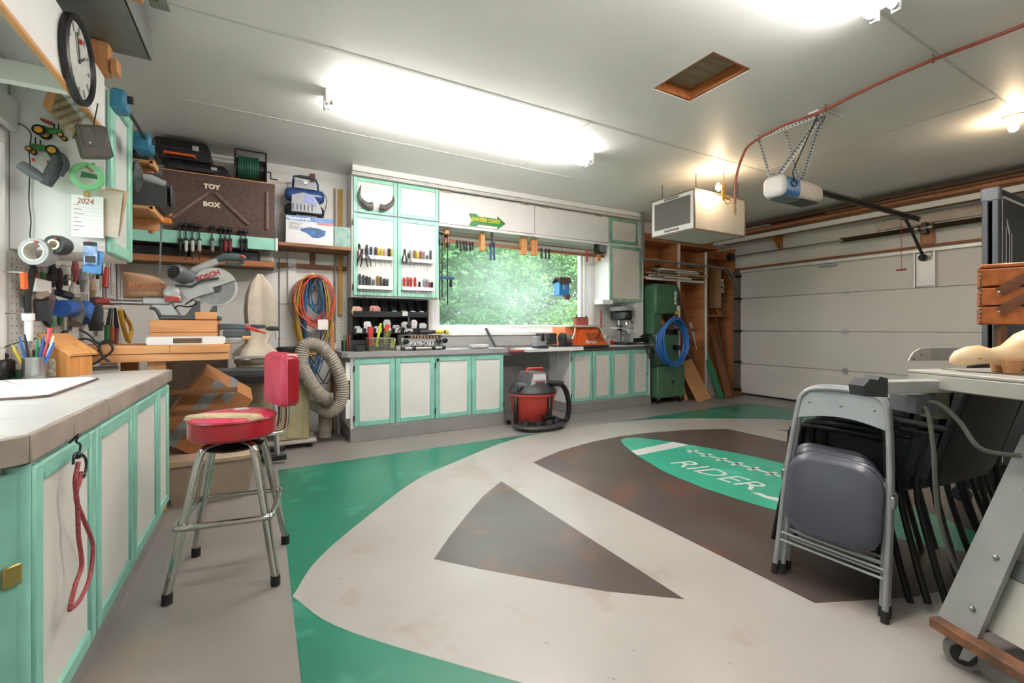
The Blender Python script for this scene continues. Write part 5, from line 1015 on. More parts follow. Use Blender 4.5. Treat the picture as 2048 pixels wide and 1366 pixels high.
# stool frame, cardboard box, bins under the saw bench
t=thing('step_stool','black topped folding work stand under the miter saw bench','stool',(-.05,4.5,0))
p=onY(470,745,4.35); stz=p.z
B().bb(-.38,.14,4.3,4.62,stz-.03,stz+.02,.006).build('top',mat('stand_top','#4e5254',.5,var=.15),t); B().bb(-.38,.14,4.29,4.31,stz-.09,stz-.03,.004).build('top_rail',BLK,t)
for x,y in ((-.33,4.32),(.08,4.32),(-.33,4.58),(.08,4.58)): B().tube([V((x,y,stz-.03)),V((x+(.03 if x>0 else -.03),y,.07))],.02,4).build('leg',LGR,t)
for y in (4.3,4.6): B().bb(-.42,.18,y-.02,y+.02,.03,.075,.004).build('foot_rail',BLK,t)
CB=mat('cardboard','#ad7446',.8,var=.12,scale=4); TPE=mat('packing_tape','#a3a7a9',.25,.3,var=.15,scale=30)
c=V((-.22,3.75,.45)); t=thing('cardboard_box','tilted brown cardboard carton with silver packing tape behind the counter end','box',(-.3,3.9,.1))
R_=Euler((.1,.62,.1)).to_matrix().to_4x4(); M=Matrix.Translation((-.36,3.92,.56))@R_
B().box((0,0,0),(.36,.42,.5),.004,M=M).build('carton',CB,t); B().box((.03,0,.252),(.06,.425,.003),0,M=M).build('tape_strip',TPE,t); B().box((-.06,-.2115,.0),(.07,.003,.5),0,M=M).build('tape_strip',TPE,t); B().box((.03,-.2115,.2),(.06,.003,.1),0,M=M).build('tape_strip',TPE,t)
t=thing('storage_bin','pale brown lidded storage bin on the floor beside the counter end','bin',(-.3,3.75,0)); BN=mat('bin_beige','#a79583',.6,var=.1)
b=B(); b.loft([[V((-.55+e,3.55+e,z)),V((-.05-e,3.55+e,z)),V((-.05-e,4.0-e,z)),V((-.55+e,4.0-e,z))] for z,e in ((0,.04),(.26,0))]); b.build('tub',BN,t); B().bb(-.57,-.03,3.53,4.02,.261,.3,.008).build('lid',mat('bin_lid','#b5a08a',.6),t)
t=thing('drawer_box','brown timber crate on the floor behind the red stool','crate',(.0,4.5,0)); B().bb(-.25,-.0,4.68,4.95,.0,.4,.004).build('front',BRWX,t); B().bb(-.26,.01,4.67,4.96,.4,.42,.003).build('lid',PINE,t)
tag(B().bb(-.75,-.3,5.0,5.3,.0,.9,.01).build('dark_cabinet',mat('cabinet_dark_brown','#5d4a3a',.7,var=.2)),'dark brown cabinet under the corner shelf','cabinet')  # plain dark brown box in place of dark stuff under the bench
# ================= LEFT COUNTER =================
LX=-.485; LZ=.903; LY0,LY1=1.5,3.42
TILE=mat('counter_tile','#cfcdca',.3,var=.06,scale=3); TEDG=mat('edge_tile','#a3978d',.45,var=.12,scale=9); GRT=mat('grout','#6f655c',.8)
def yX(px,X): return onX(px,655,X).y
t=thing('tiled_countertop','pale tiled countertop with brown grout along the left wall','worktop',(-.8,2.4,LZ-.05))
B().prism([(LX+.002-.012,LY0),(LX-.012,LY1),(XL+.005,LY1),(XL+.005,LY0-.62),(LX-.012-.62+.0,LY0-.62)],(0,0,LZ-.07),X_,Y_,.066).build('grout_bed',GRT,t)
ye=[LY0]+[yX(p,LX) for p in (149,218,268,302,330)]+[LY1]
for i in range(6): B().bb(LX-.011,LX,ye[i]+.003,ye[i+1]-.003,LZ-.068,LZ,.003).build('edge_tile',TEDG,t)
M=Matrix.Translation((LX,LY0,0))@Matrix.Rotation(PI/4,4,'Z')
for i in range(3): B().bb(-.30*(i+1)+.003,-.30*i-.004,-.001,.010,LZ-.068,LZ,.003,Matrix.Translation((LX,LY0,0))@Matrix.Rotation(math.radians(45),4,'Z')).build('edge_tile',TEDG,t)
for i in range(6):
    B().bb(LX-.315,LX-.013,ye[i]+.002,ye[i+1]-.002,LZ-.006,LZ+.001,.001).build('top_tile',TILE,t); B().bb(XL+.008,LX-.318,ye[i]+.002,ye[i+1]-.002,LZ-.006,LZ+.001,.001).build('top_tile',TILE,t)
B().prism([(LX-.015,LY0-.004),(LX-.318,LY0-.004),(LX-.318,LY0-.3)],(0,0,LZ-.006),X_,Y_,.007).build('top_tile',TILE,t); B().prism([(LX-.322,LY0-.004),(XL+.008,LY0-.004),(XL+.008,LY0-.6),(LX-.6,LY0-.59),(LX-.322,LY0-.31)],(0,0,LZ-.006),X_,Y_,.007).build('top_tile',TILE,t)
CX=-.515; CY0=1.53
t=thing('base_cabinet','white base cabinet with mint framed doors under the tiled counter','cabinet',(-.8,2.4,0))
b=B(); b.prism([(CX,CY0),(CX,LY1-.04),(XL+.005,LY1-.04),(XL+.005,CY0-.6),(CX-.6,CY0-.6)],(0,0,.1),X_,Y_,LZ-.072-.1); b.build('body',MW,t)
b=B(); b.prism([(CX-.004,CY0+.02),(CX-.004,LY1-.05),(XL+.01,LY1-.05),(XL+.01,CY0-.55),(CX-.57,CY0-.55)],(0,0,0),X_,Y_,.099); b.build('toe_kick',GKICK,t)
MDK=mat('mint_side','#6fb596',.45,var=.15,scale=7)
def xdoor(y0,y1,z0,z1,M=None,n='door'):
    d=B().bb(0,.012,y0+.01,y1-.01,z0+.01,z1-.01,0,M).build(n,mat('door_grain_white','#d9d8d3',.5,var=.06,scale=3,stretch=(1,1,.3)),t); b=B(); fw=.055
    for q in ((y0+.002,y0+fw,z0+.002,z1-.002),(y1-fw,y1-.002,z0+.002,z1-.002),(y0+fw,y1-fw,z0+.002,z0+fw),(y0+fw,y1-fw,z1-fw,z1-.002)): b.bb(0.001,.022,q[0],q[1],q[2],q[3],.006,M)
    b.build('door_frame',MINT2,d); return d
dy=[CY0+.01]+[yX(p,CX) for p in (176,256,307)]+[LY1-.045]
MC=Matrix.Translation((CX+.001,0,0))
for i in range(4): xdoor(dy[i]+.002,dy[i+1]-.002,.115,LZ-.085,MC)
MD=Matrix.Translation((CX+.001,CY0,0))@Matrix.Rotation(-PI/4,4,'Z')
d=xdoor(-.55,-.01,.115,LZ-.085,MD,'corner_door'); B().bb(.022,.03,-.045,-.01,.55,.6,.003,MD).build('hinge',mat('brass_hinge','#b39a5c',.4,.7),d)
B().cyl((CX-.006,CY0-.004,.1),(CX-.006,CY0-.004,LZ-.075),.026,10).build('corner_post',MINT2,t)
# bungee cord
BU=mat('bungee_red','#7d1f26',.7,var=.3,scale=160,hx2='#a8545a'); yb=yX(158,-.465); x=-.462
def bu(zx_,zy_): return onX(zx_/2.05,700+zy_/2.05,x)
t=thing('bungee_cord','red bungee cord with black hooks hanging from the counter edge','bungee cord',(x,yb,.3))
B().tube([bu(322,460),bu(308,540),bu(318,640),bu(322,760),bu(335,880),bu(310,960),bu(288,1050),bu(292,1062),bu(330,1020),bu(368,930),bu(380,800),bu(345,700),bu(312,610),bu(325,540),bu(333,500)],.0058,8,smooth=6).build('cord',BU,t)
B().tube([V((LX+.004,bu(320,350).y,LZ-.072)),bu(318,345)+V((.004,0,.0)),bu(312,375),bu(330,390),bu(322,440)],.003,6,smooth=4).build('hook',BLK,t); B().tube([bu(300,470),bu(306,430),bu(330,425),bu(352,450),bu(350,500),bu(333,520)],.0035,6,smooth=4).build('hook',BLK,t); B().ball(bu(318,432),.011,8,6).build('hook_cap',BLK,t); B().ball(bu(333,515),.011,8,6).build('hook_cap',BLK,t)
# ---- things on the counter
def onC(px,py): return onZ(px,py,LZ+.0015)
t=thing('drawing_board','white drawing board with worn brown edges lying on the counter','board',onC(80,775)); pts=[onC(*p) for p in ((0,763),(185,757),(198,759),(100,794),(60,798),(0,801))]; pts.append(V((-1.08,pts[5].y-.1,LZ))); pts.append(V((-1.08,pts[0].y+.0,LZ)))
pl=[(p.x,p.y) for p in pts]; B().prism(pl,(0,0,LZ+.0015),X_,Y_,.007).build('board_core',mat('brown_edge','#7c6058',.6,var=.3,scale=20),t)
cxm_=sum(p[0] for p in pl)/len(pl); cym_=sum(p[1] for p in pl)/len(pl); B().prism([(cxm_+(a-cxm_)*.95,cym_+(b_-cym_)*.95) for a,b_ in pl],(0,0,LZ+.0085),X_,Y_,.002).build('sheet',PAP,t)
c=onC(70,757); t=thing('pen_can','ribbed silver tin can holding pens and brushes','can',c); TIN=mat('tin','#b9bab8',.25,.85,var=.08)
b=B(); pr=[(.045,0)]+[(.046+.0015*(k%2),.01+k*.006) for k in range(16)]+[(.047,.108),(.044,.108),(.043,.01)]; b.lathe(pr,c,22); b.build('can',TIN,t)
PEN=[(-.025,.01,.2,'#2f6fc0','blue pen leaning left in the tin can'),(-.01,-.02,.21,'#20242a','black and yellow pencil leaning in the tin can'),(.0,.015,.19,'#2aa07a','green marker in the tin can'),(.015,-.01,.2,'#3557b0','navy pen in the tin can'),(.025,.01,.2,'#f2f2f2','white capped pen leaning right in the tin can'),(.018,.02,.24,'#e0566a','pink topped brush standing tallest in the tin can'),(.03,-.012,.17,'#2b6fd0','bright blue pen at the right of the tin can'),(-.03,-.01,.16,'#d8c73a','yellow striped pencil at the left of the tin can')]
for a,e,h_,cx_,l in PEN:
    q=c+V((a*.6,e*.6,.012)); o=tag(B().tube([q,q+V((a*1.6,e,h_*.8)),q+V((a*1.9,e*1.2,h_))],[.0055,.0055,.003 if 'pink' not in l else .012],8).build('pen',mat('pen_'+cx_[1:],cx_,.4)),l,'pen','pens in the tin can')
c=onC(104,753); t=thing('glass_jar','small patterned glass jar of brushes beside the tin can','jar',c); B().lathe([(.034,0),(.036,.004),(.036,.075),(.03,.085),(.03,.095)],c,18).build('jar',mat('jar_pattern','#d3d1c8',.3,var=.3,scale=50,hx2='#8f8d74'),t); 
for a in(-.01,.006): B().cyl(c+V((a,0,.09)),c+V((a*2,0,.15)),.004,6).build('brush',GRY,t)
c=onC(143,751); rz=math.radians(-28); t=thing('wooden_birdhouse','small plain pine birdhouse with slanting roof on the counter','birdhouse',c,rz); PW=wood('pine_orange','#d89a5c','#b97838',2,rough=.45)
B().prism([(-.055,0),(.055,0),(.055,.1),(-.055,.17)],(0,.06,0),X_,Z_,.12).build('house',PW,t,world=False); B().box((-.015,0,.165),(.2,.16,.016),.002,e=(0,.57,0)).build('roof',wood('pine_roof','#dfa468','#c4864a',0,rough=.45),t,world=False)
c=onC(37,748); t=thing('paint_can','dark blue paint can with white lettering on the counter','can',c); B().lathe([(.05,0),(.052,.004),(.052,.17),(.05,.174),(.045,.176)],c,24).build('can',mat('enamel_navy','#2a2f45',.35,var=.1),t); B().bb(c.x-.035,c.x+.035,c.y-.035,c.y+.035,c.z+.178,c.z+.215,.01).build('stopper',mat('stopper_pink','#d7a890',.6),t)
d=V((-c.x,-c.y,0)).normalized(); u=V((-d.y,d.x,0)); 
for s_,zz,sz_ in (('LACQUER',.11,.024),('ENAMEL',.085,.024),('Qt',.03,.018)): text(s_,sz_,.0008,c+d*.053+V((0,0,zz)),u,Z_,MW,'lettering',t,sx=.75)
for i,(px,py,w_,h_,l) in enumerate(((12,760,.1,.11,'black tool case half out of the left picture edge'),)):
    c=onC(px,py)+V((-.03,0,0)); t=thing('battery_charger',l,'case',c); B().box(c+V((-.04,.02,.05)),(.16,.12,.1),.012).build('case',BLK,t); B().box(c+V((-.04,.02,.115)),(.12,.09,.03),.008).build('clip',DRK,t)
    B().tube([c+V((-.04,.0,.12)),c+V((.03,.05,.17)),c+V((.09,.15,.2))],.003,6,smooth=5).build('cord',BLK,t)
c=onC(39,757); tag(B().lathe([(.014,0),(.015,.003),(.015,.03),(.016,.03),(.016,.045),(0,.045)],c,14).build('green_vial',mat('vial_green','#4f7a50',.3)),'tiny green capped vial in front of the paint can','vial')
p=onC(205,741); t=thing('sanding_block','flat grey plane and block lying behind the wooden birdhouse','block',p); B().box(p+V((-.05,.02,.012)),(.24,.07,.024),.006,.15).build('base',mat('stone_grey','#a39d96',.6,var=.12),t); B().box(p+V((.03,.0,.032)),(.08,.05,.018),.005,.15).build('grip',mat('stone_pale','#b5b0a8',.6),t)
# ================= MITER SAW BENCH =================
SBY=3.46; BTP=1.05
t=thing('saw_bench','raw pine saw bench behind the end of the tiled counter','bench',(-.6,3.7,0))
B().bb(-1.1,-.19,SBY,SBY+.04,.95,.999,.003).build('front_apron',PINE,t); B().bb(-1.1,-.5,SBY-.012,SBY+.04,1.0,BTP,.003).build('front_apron',PINE,t); B().bb(-.5,-.19,SBY-.02,SBY+.1,1.0,BTP,.003).build('top_board',PINE,t)
B().bb(-1.1,-.2,SBY+.105,3.95,1.01,BTP,.003).build('top_board',PINE,t)
for x,y in ((-.575,SBY+.06),(-1.06,SBY+.06),(-.78,3.88),(-1.06,3.88)): B().bb(x-.045,x+.045,y-.02,y+.03,0,.949 if y<3.7 else 1.009,.003).build('leg',PINEZ,t)
B().bb(-.55,-.15,3.6,3.64,.72,.75,.002).build('stretcher',BRWX,t); B().bb(-.6,-.2,3.5,3.54,.6,.63,.002).build('stretcher',BRWX,t)
q=lambda px,py,Y: onY(px,py,Y)
a,b_=q(291,683,3.47),q(450,683,3.47); t=thing('white_insert_board','white rounded board with a dark slot on the saw bench edge','board',((a.x+b_.x)/2,3.5,BTP))
B().prism([(x*1,y) for x,y in rrect(b_.x-a.x,.05,.015)],((a.x+b_.x)/2,3.475,BTP+.027),X_,Z_,-.05).build('board',MW,t); B().bb(a.x+(b_.x-a.x)*.33,a.x+(b_.x-a.x)*.69,3.470,3.4765,BTP+.012,BTP+.042).build('slot',mat('slot_brown','#6b5138',.7),t)
a,b_=q(299,660,3.56),q(433,660,3.56); PZ=BTP+.002
t=thing('saw_riser','stacked raw pine boards raising the miter saw','riser',((a.x+b_.x)/2,3.65,PZ)); B().bb(a.x,b_.x,3.56,3.86,PZ,PZ+.075,.003).build('lower_board',PINE,t); B().bb(a.x,b_.x,3.56,3.86,PZ+.077,PZ+.155,.003).build('upper_board',wood('pine_x2','#dfa06a','#c28350',0),t); B().box((b_.x-.06,3.6,PZ+.185),(.12,.06,.05),.003).build('stop_block',PINE,t)
# miter saw
SY=3.72
def sz5(x,y,Y=SY): return onY(200+x/4.71,450+y/4.71,Y)
MSG=mat('saw_grey','#b9bab8',.4,.35,var=.08); MSD=mat('saw_dark','#565b60',.45,.2,var=.12); BLD=mat('blade_steel','#a9acad',.3,.85,var=.12,scale=20); GRDC=mat('saw_guard','#c4c4c0',.35,.3,var=.06)
sbz=PZ+.157
t=thing('miter_saw','grey sliding compound miter saw with cloth dust bag on the pine riser','miter saw',(sz5(800,700).x,SY,sbz))
c=sz5(1085,590); R1=sz5(1300,590).x-c.x
B().lathe([(0,-.002),(R1*.9,-.002),(R1*.9,.002),(0,.002)],(c.x,SY,c.z),48,1).build('blade',BLD,t)
B().lathe([(0,-.012),(R1*.28,-.012),(R1*.28,-.006),(0,-.006)],(c.x,SY,c.z),20,1).build('arbor_cap',MSD,t)
b=B(); arc=[(R1*math.cos(a),R1*math.sin(a)) for a in [math.radians(25+k*11) for k in range(17)]]; b.prism(arc+[(R1*.35*math.cos(math.radians(200)),R1*.35*math.sin(math.radians(200))),(R1*.3,R1*.15)],(c.x,SY-.03,c.z),X_,Z_,-.06); b.build('upper_guard',GRDC,t)
b=B(); arc=[(R1*1.0*math.cos(a),R1*1.0*math.sin(a)) for a in [math.radians(-150+k*10) for k in range(18)]]; inn=[(R1*.88*math.cos(a),R1*.88*math.sin(a)) for a in [math.radians(-150+k*10) for k in range(17,-1,-1)]]; b.prism(arc+inn,(c.x,SY-.02,c.z),X_,Z_,-.04); b.build('lower_guard',GRDC,t)
text('BOSCH',.045,.0008,sz5(1015,480,SY-.032),V((.9,0,.4)),V((-.4,0,.9)),mat('logo_red','#b3262e',.4),'lettering',t,bold=.002)
b=B(); m=sz5(695,442,SY-.14); m2=sz5(850,490); b.tube([V((m.x,SY-.14,m.z)),V((m.x+.012,SY-.125,m.z-.002)),V((m2.x-.03,SY-.04,m2.z)),V((m2.x,SY-.01,m2.z-.004))],[.048,.055,.056,.05],22); b.build('motor',mat('motor_slate','#6a7076',.42,.3,var=.12),t)
P0=V((m.x,SY-.14,m.z)); tt=V((.012,.015,-.002)).normalized(); B().tube([P0-tt*.004,P0],.041,20).build('vent_grille',BLK,t)
for k in range(4): B().box(P0-tt*.005+V((0,0,.024-k*.016)),(.06,.003,.004),0,math.atan2(tt.y,tt.x)-PI/2).build('vent_fin',MSD,t)
b=B(); b.tube([sz5(870,440,SY-.0),sz5(1000,380),sz5(1110,340)],.024,8,flat=(.8,1.1)); b.build('head_arm',MSG,t)
b=B(); b.tube([sz5(1100,325),sz5(1180,300),sz5(1260,305),sz5(1340,310),sz5(1375,320)],[.02,.028,.03,.024,.012],12,smooth=0); b.tube([sz5(1180,355),sz5(1280,375),sz5(1350,345)],.012,8,smooth=3); b.build('handle',mat('handle_teal','#49595a',.5,var=.1),t); B().ball(sz5(1342,297,SY-.02),.014,10,6).build('trigger_lock',RED,t)
b=B(); b.prism([(0,0),(.09,.03),(.19,.005),(.2,-.03),(.12,-.06),(.06,-.09),(.03,-.06)],sz5(735,575,SY-.05),X_,Z_,-.06); b.build('swing_arm',MSG,t); b=B(); b.tube([sz5(710,570,SY-.06),sz5(860,580,SY-.06),sz5(960,520,SY-.06),sz5(1120,500,SY-.06)],.016,6,flat=(1,.6)); b.build('link_arm',MSD,t)
kx=sz5(680,640,SY-.06); B().lathe([(0,-.02),(.03,-.02),(.045,-.012),(.045,.02),(0,.02)],kx,18,1).build('bevel_knob',MSG,t)
B().box(sz5(690,700,SY-.05),(.09,.09,.045),.01).build('pivot_housing',MSG,t); B().box(sz5(682,697,SY-.1),(.075,.006,.03),.002).build('angle_label',RED,t)
for y in (-.045,.045): a=sz5(60,725,SY+y); e=sz5(640,725,SY+y); B().cyl(V((a.x,SY+y,a.z)),V((e.x,SY+y,a.z)),.016,12).build('slide_rail',STL,t)
a=sz5(50,722,SY); B().box((a.x,SY,a.z),(.085,.13,.04),.012).build('rail_end_cap',mat('cap_red','#a33a3c',.45),t)
a=sz5(550,722,SY); B().box((a.x,SY,a.z),(.15,.14,.05),.01).build('rail_carriage',MSG,t)
b=B(); p0=sz5(600,750); p1=sz5(660,895); b.loft([[p+V((sx*w2,sy*.06,0)) for sx,sy in((-1,-1),(1,-1),(1,1),(-1,1))] for p,w2 in ((V((p0.x,SY,p0.z)),.05),(V((p1.x,SY,sbz+.005)),.07))]); b.build('rear_support',MSG,t); B().tube([sz5(470,780,SY-.06),sz5(530,800,SY-.06),sz5(580,890,SY-.06)],.012,6,smooth=4).build('bevel_lever',MSD,t)
a=sz5(660,900); e=sz5(1090,900); B().bb(a.x-.04,e.x+.03,SY-.12,SY+.13,sbz,sbz+.03,.008).build('base',MSD,t); f0=sz5(900,850); B().prism([(-.05,0),(.03,0),(.03,.1),(.01,.1),(-.03,.03)],(f0.x,SY-.06,sbz+.031),X_,Z_,-.03).build('fence',MSD,t); f0=sz5(1060,850); B().prism([(-.03,0),(.03,0),(.03,.07),(.01,.07)],(f0.x,SY-.06,sbz+.031),X_,Z_,-.03).build('fence',MSD,t)
b=B(); pb=[(225,440,.03),(320,450,.06),(450,470,.075),(560,500,.07),(632,560,.03)]; rings=[]
for x,yt,w2 in pb:
    hi=sz5(x,yt,SY+.05).z; lo=sz5(x,690,SY+.05).z; X=sz5(x,600,SY+.05).x
    rings.append([V((X,SY+.05+w2*math.cos(a)*(.9+.1*math.cos(3*a)),(hi+lo)/2+(hi-lo)/2*math.copysign(abs(math.sin(a))**.5,math.sin(a)))) for a in [k*PI/9 for k in range(18)]])
b.loft(rings); b.build('dust_bag',mat('bag_tan','#c79f7c',.9,var=.12,scale=7,bump=.25),t,ang=70); text('BOSCH',.06,.001,sz5(450,580,SY-.028),X_,Z_,mat('logo_faded','#c27a58',.9),'bag_lettering',t,bold=.002)
B().tube([sz5(690,800,SY-.05),sz5(740,760,SY-.07),sz5(830,770,SY-.07),sz5(910,740,SY-.06),sz5(880,705,SY-.06),sz5(800,750,SY-.06)],.005,6,smooth=5).build('power_cord',BLK,t)
# second tool on the right of the bench: jointer / tile saw
t=thing('bench_jointer','blue grey benchtop planer with red lever at the right end of the saw bench','planer',(sz5(1250,1000,3.7).x,3.7,BTP)); BG3=mat('bluegrey_metal','#65727b',.4,.4,var=.1)
a=sz5(1120,930,3.7); e=sz5(1420,985,3.7); B().bb(a.x,e.x,3.65,3.8,e.z,a.z,.006).build('fence',BG3,t); a=sz5(1300,935,3.75); e=sz5(1560,975,3.75); B().bb(a.x,e.x,3.73,3.79,e.z,a.z,.005).build('rail',MSD,t)
a=sz5(1110,1050,3.6); e=sz5(1345,1110,3.6); B().bb(a.x,e.x,3.55,3.75,BTP+.002,BTP+.04,.004).build('bed',LGR,t); a=sz5(1160,1000,3.62); B().bb(a.x,a.x+.16,3.6,3.7,BTP+.042,BTP+.09,.006).build('carriage',MSD,t)
B().tube([sz5(1380,960,3.62),sz5(1440,980,3.6),sz5(1560,1020,3.58)],[.016,.012,.006],8,smooth=3).build('lever',RED,t); B().tube([sz5(1560,975,3.72),sz5(1600,975,3.72),sz5(1690,975,3.72)],[.008,.018,.016],10).build('handle',DRK,t); B().bb(sz5(1340,1040,3.55).x,sz5(1420,1040,3.55).x,3.5,3.6,BTP+.03,BTP+.05,.003).build('wood_stop',PINE,t)
# ================= LEFT WALL, UPPER =================
UX=-.75
t=thing('wall_cabinet','white wall cabinet with mint framed door beyond the left window','cabinet',(-.93,3.44,1.56))
B().bb(XL+.003,UX,3.21,3.66,1.56,2.48,.002).build('body',MW,t)
d=B().bb(UX+.001,UX+.013,3.23,3.64,1.58,2.46).build('door',WPAN,t); b=B()
for qq in ((3.215,3.285,1.57,2.47),(3.585,3.655,1.57,2.47),(3.285,3.585,1.57,1.64),(3.285,3.585,2.4,2.47)): b.bb(UX+.002,UX+.03,qq[0],qq[1],qq[2],qq[3],.008)
b.build('door_frame',MINT,d)
t=thing('soffit_cupboard','long white soffit box above the left window with open beamed underside','soffit',(-.9,1.8,2.23))
B().bb(UX-.012,UX,.2,3.2,2.235,2.52,.002).build('fascia',MW,t); B().bb(UX-.02,UX+.004,.2,3.2,2.215,2.234,.003).build('edge_strip',PINEY,t); B().bb(XL+.003,UX-.012,.2,3.2,2.50,2.52).build('top_board',MW,t)
for y in (2.05,2.75): B().bb(XL+.003,UX-.021,y,y+.05,2.23,2.32,.003).build('beam',MW,t)
B().bb(XL+.003,XL+.04,.2,3.2,2.15,2.3,.003).build('wall_cleat',MW,t)
c=onX(155,122,UX+.012); RR=.19
t=thing('wall_clock','round black rimmed wall clock with pale face on the soffit','clock',c-V((0,0,RR)))
B().lathe([(RR*.84,0),(RR*.86,.012),(RR*.93,.022),(RR,.015),(RR,-.01),(RR*.8,-.01)],c,40,0).build('rim',BLK,t); B().lathe([(0,0),(RR*.86,0),(RR*.86,-.008),(0,-.008)],c+V((.004,0,0)),40,0).build('face',mat('clock_face','#cfd0ca',.4,var=.1,scale=20),t)
for k in range(12): a=k*PI/6; B().box(c+V((.006,RR*.72*math.cos(a),RR*.72*math.sin(a))),(.002,.012,.035),0,e=(a-PI/2,0,0)).build('hour_mark',GRY,t)
B().box(c+V((.008,.03,.02)),(.002,.09,.01),0,e=(.6,0,0)).build('hand',DRK,t); B().box(c+V((.01,-.02,.05)),(.002,.012,.13),0,e=(.3,0,0)).build('hand',DRK,t); B().ball(c+V((.006,.01,RR*.5)),.012,8,6).build('badge',RED,t)
# big grey tray above
t=thing('overhead_tray','grey sheet metal box with raw wood inside stored above the soffit','box',(-.85,2.4,2.68)); GT=mat('tray_grey','#8f9290',.45,.3,var=.1)
B().bb(-1.1,-.56,.9,3.25,2.69,2.705).build('bottom',GT,t); B().bb(-.565,-.555,.9,3.25,2.69,2.86).build('side',GT,t); B().bb(-1.1,-.56,3.24,3.25,2.69,2.8).build('end',GT,t); B().bb(-.55,-.5,1.6,2.75,2.72,2.82,.003).build('wood_edge',PINEY,t); B().bb(-.5,-.42,1.5,2.9,2.80,2.812).build('folded_sheet',mat('sheet_green_grey','#8d988c',.5),t); B().bb(-.499,-.43,1.7,2.7,2.72,2.799,.003).build('inner_board',mat('cork_brown','#7b6a45',.8,var=.2),t)
tag(B().bb(-.80,-.72,3.14,3.22,2.525,2.688,.003).build('support_post',PINEZ),'short orange wooden post propping the grey box above the soffit','post'); tag(B().bb(-.71,-.68,3.12,3.2,2.53,2.6,.003).build('wood_cleat',PINEZ),'small wood cleat beside the orange post','cleat')
# shelves beyond the cabinet
PLW=mat('shelf_ply','#c48f5c',.65,var=.1,scale=4)
for z,y1,l in ((1.945,4.02,'lower plywood shelf on the left wall beyond the mint door'),(2.24,3.8,'upper plywood shelf on the left wall beyond the mint door')):
    t=thing('wall_shelf',l,'shelf',(-.87,3.8,z)); B().bb(XL+.003,-.62,3.665,y1,z-.02,z,.002).build('board',PLW,t); B().bb(-.64,-.615,3.665,y1,z-.035,z+.004,.002).build('front_edge',PINEY,t); B().bb(XL+.003,-.64,y1-.04,y1-.02,z-.1,z-.021,.002).build('bracket',PINEY,t)
t=thing('power_tool_case','dark grey moulded case with red latch on the lower plywood shelf','case',(-.85,3.85,1.95)); b=B(); b.loft([[V((-1.08+e,3.69,z)),V((-.56-e,3.69,z)),V((-.56-e,3.96,z)),V((-1.08+e,3.96,z))] for z,e in ((1.951,.03),(1.98,0),(2.13,0),(2.165,.03))]); b.build('shell',mat('case_charcoal','#3c3e40',.6,var=.15,scale=60),t); B().bb(-.7,-.6,3.75,3.85,2.166,2.18,.004).build('latch',RED,t); B().bb(-.545,-.535,3.74,3.9,1.99,2.12,.004).build('rib',DRK,t)
t=thing('orbital_tool','black disc sander with grey grip hanging below the dark case','sander',(-.6,3.7,1.97)); a=onX(277,352,-.555); B().lathe([(0,-.01),(.075,-.01),(.08,0),(.02,.02)],a,20,0).build('pad',BLK,t); B().tube([a,a+V((.05,.02,-.0)),a+V((.1,.05,-.01))],[.018,.02,.015],10).build('grip',GRY,t)
CLH=None; BT2=mat('teal_tool','#246f8f',.45,var=.1)
for l,px,py,X,sx_,sz_ in (('teal clamp head on the end of a long grey bar by the ceiling',240,205,-.6,.1,.1),('teal jaw block on the upper plywood shelf',288,288,-.62,.14,.1)):
    a=onX(px,py,X); t=thing('bar_clamp',l,'clamp',a-V((0,0,sz_/2))); B().box(a,(sx_*.6,sx_,sz_),.012).build('jaw',BT2,t); CLH=t if px==240 else CLH; B().cyl(a+V((.02,0,.02)),a+V((.05,0,.02)),.018,10).build('screw_knob',BLK,t)
a=onX(250,212,-.605); b_=onX(320,325,-.605); B().cyl(a,b_,.01,8).build('bar',DST,bpy.data.objects['bar_clamp.003'] if 0 else CLH)
case('low black case with red handle on the upper plywood shelf',-1.05,-.66,3.68,3.78,2.242,2.36,red=True)
# ---- things on the cabinet end panel (faces the window)
EY=3.205
def ep(px,py,Y=EY): return onY(px,py,Y)
def tractor(label,c,L_,dirx,rg):
    t=thing('toy_tractor',label,'toy',c-V((0,0,.03)),0,'toy tractors on the cabinet end'); G2=mat('tractor_green','#3d7a3c',.4,var=.15); Y2=mat('tractor_yellow','#d89a2c',.45)
    s=dirx; B().box(c+V((s*L_*.12,0,.0)),(L_*.55,.03,.028),.006).build('hood',G2,t); B().box(c+V((-s*L_*.2,0,.004)),(L_*.25,.035,.03),.006).build('rear_body',G2,t)
    B().cyl(c+V((s*L_*.25,0,.01)),c+V((s*L_*.25,0,.05)),.003,6).build('exhaust',BLK,t); B().cyl(c+V((s*L_*.12,0,.01)),c+V((s*L_*.12,0,.04)),.003,6).build('stack',BLK,t)
    for dx,r,yy in ((-.25,.026,-.028),(-.2,.026,.03),(.36,.014,-.026),(.36,.014,.026)):
        w=B().lathe([(r*.6,-.006),(r,-.006),(r,.006),(r*.6,.006)],c+V((s*dx*L_,yy,-.012+(0 if r>.02 else -.008))),16,1).build('wheel',BLK,t); B().lathe([(0,-.007),(r*.62,-.007),(r*.62,.007),(0,.007)],c+V((s*dx*L_,yy,-.012+(0 if r>.02 else -.008))),14,1).build('hub',Y2,w)
    if rg: B().box(c+V((-s*.01,0,.045)),(.05,.03,.012),.004,e=(0,.3,0)).build('seat_canopy',RED,t)
c=ep(100,262,3.16); tractor('green toy tractor with red canopy hanging highest on the cabinet end',c,.13,1,True)
c=ep(90,297,3.16); tractor('green toy tractor facing left hanging below the first one',c,.14,-1,False)
tag(B().tube([ep(30,247,3.19),ep(45,250,3.19),ep(62,268,3.19),ep(58,300,3.19),ep(60,330,3.19),ep(58,400,3.19),ep(62,440,3.19),ep(60,470,3.19),ep(64,480,3.19)],.0025,6,smooth=5).build('black_wire',BLK),'thin black wire running down the white cabinet end','wire')
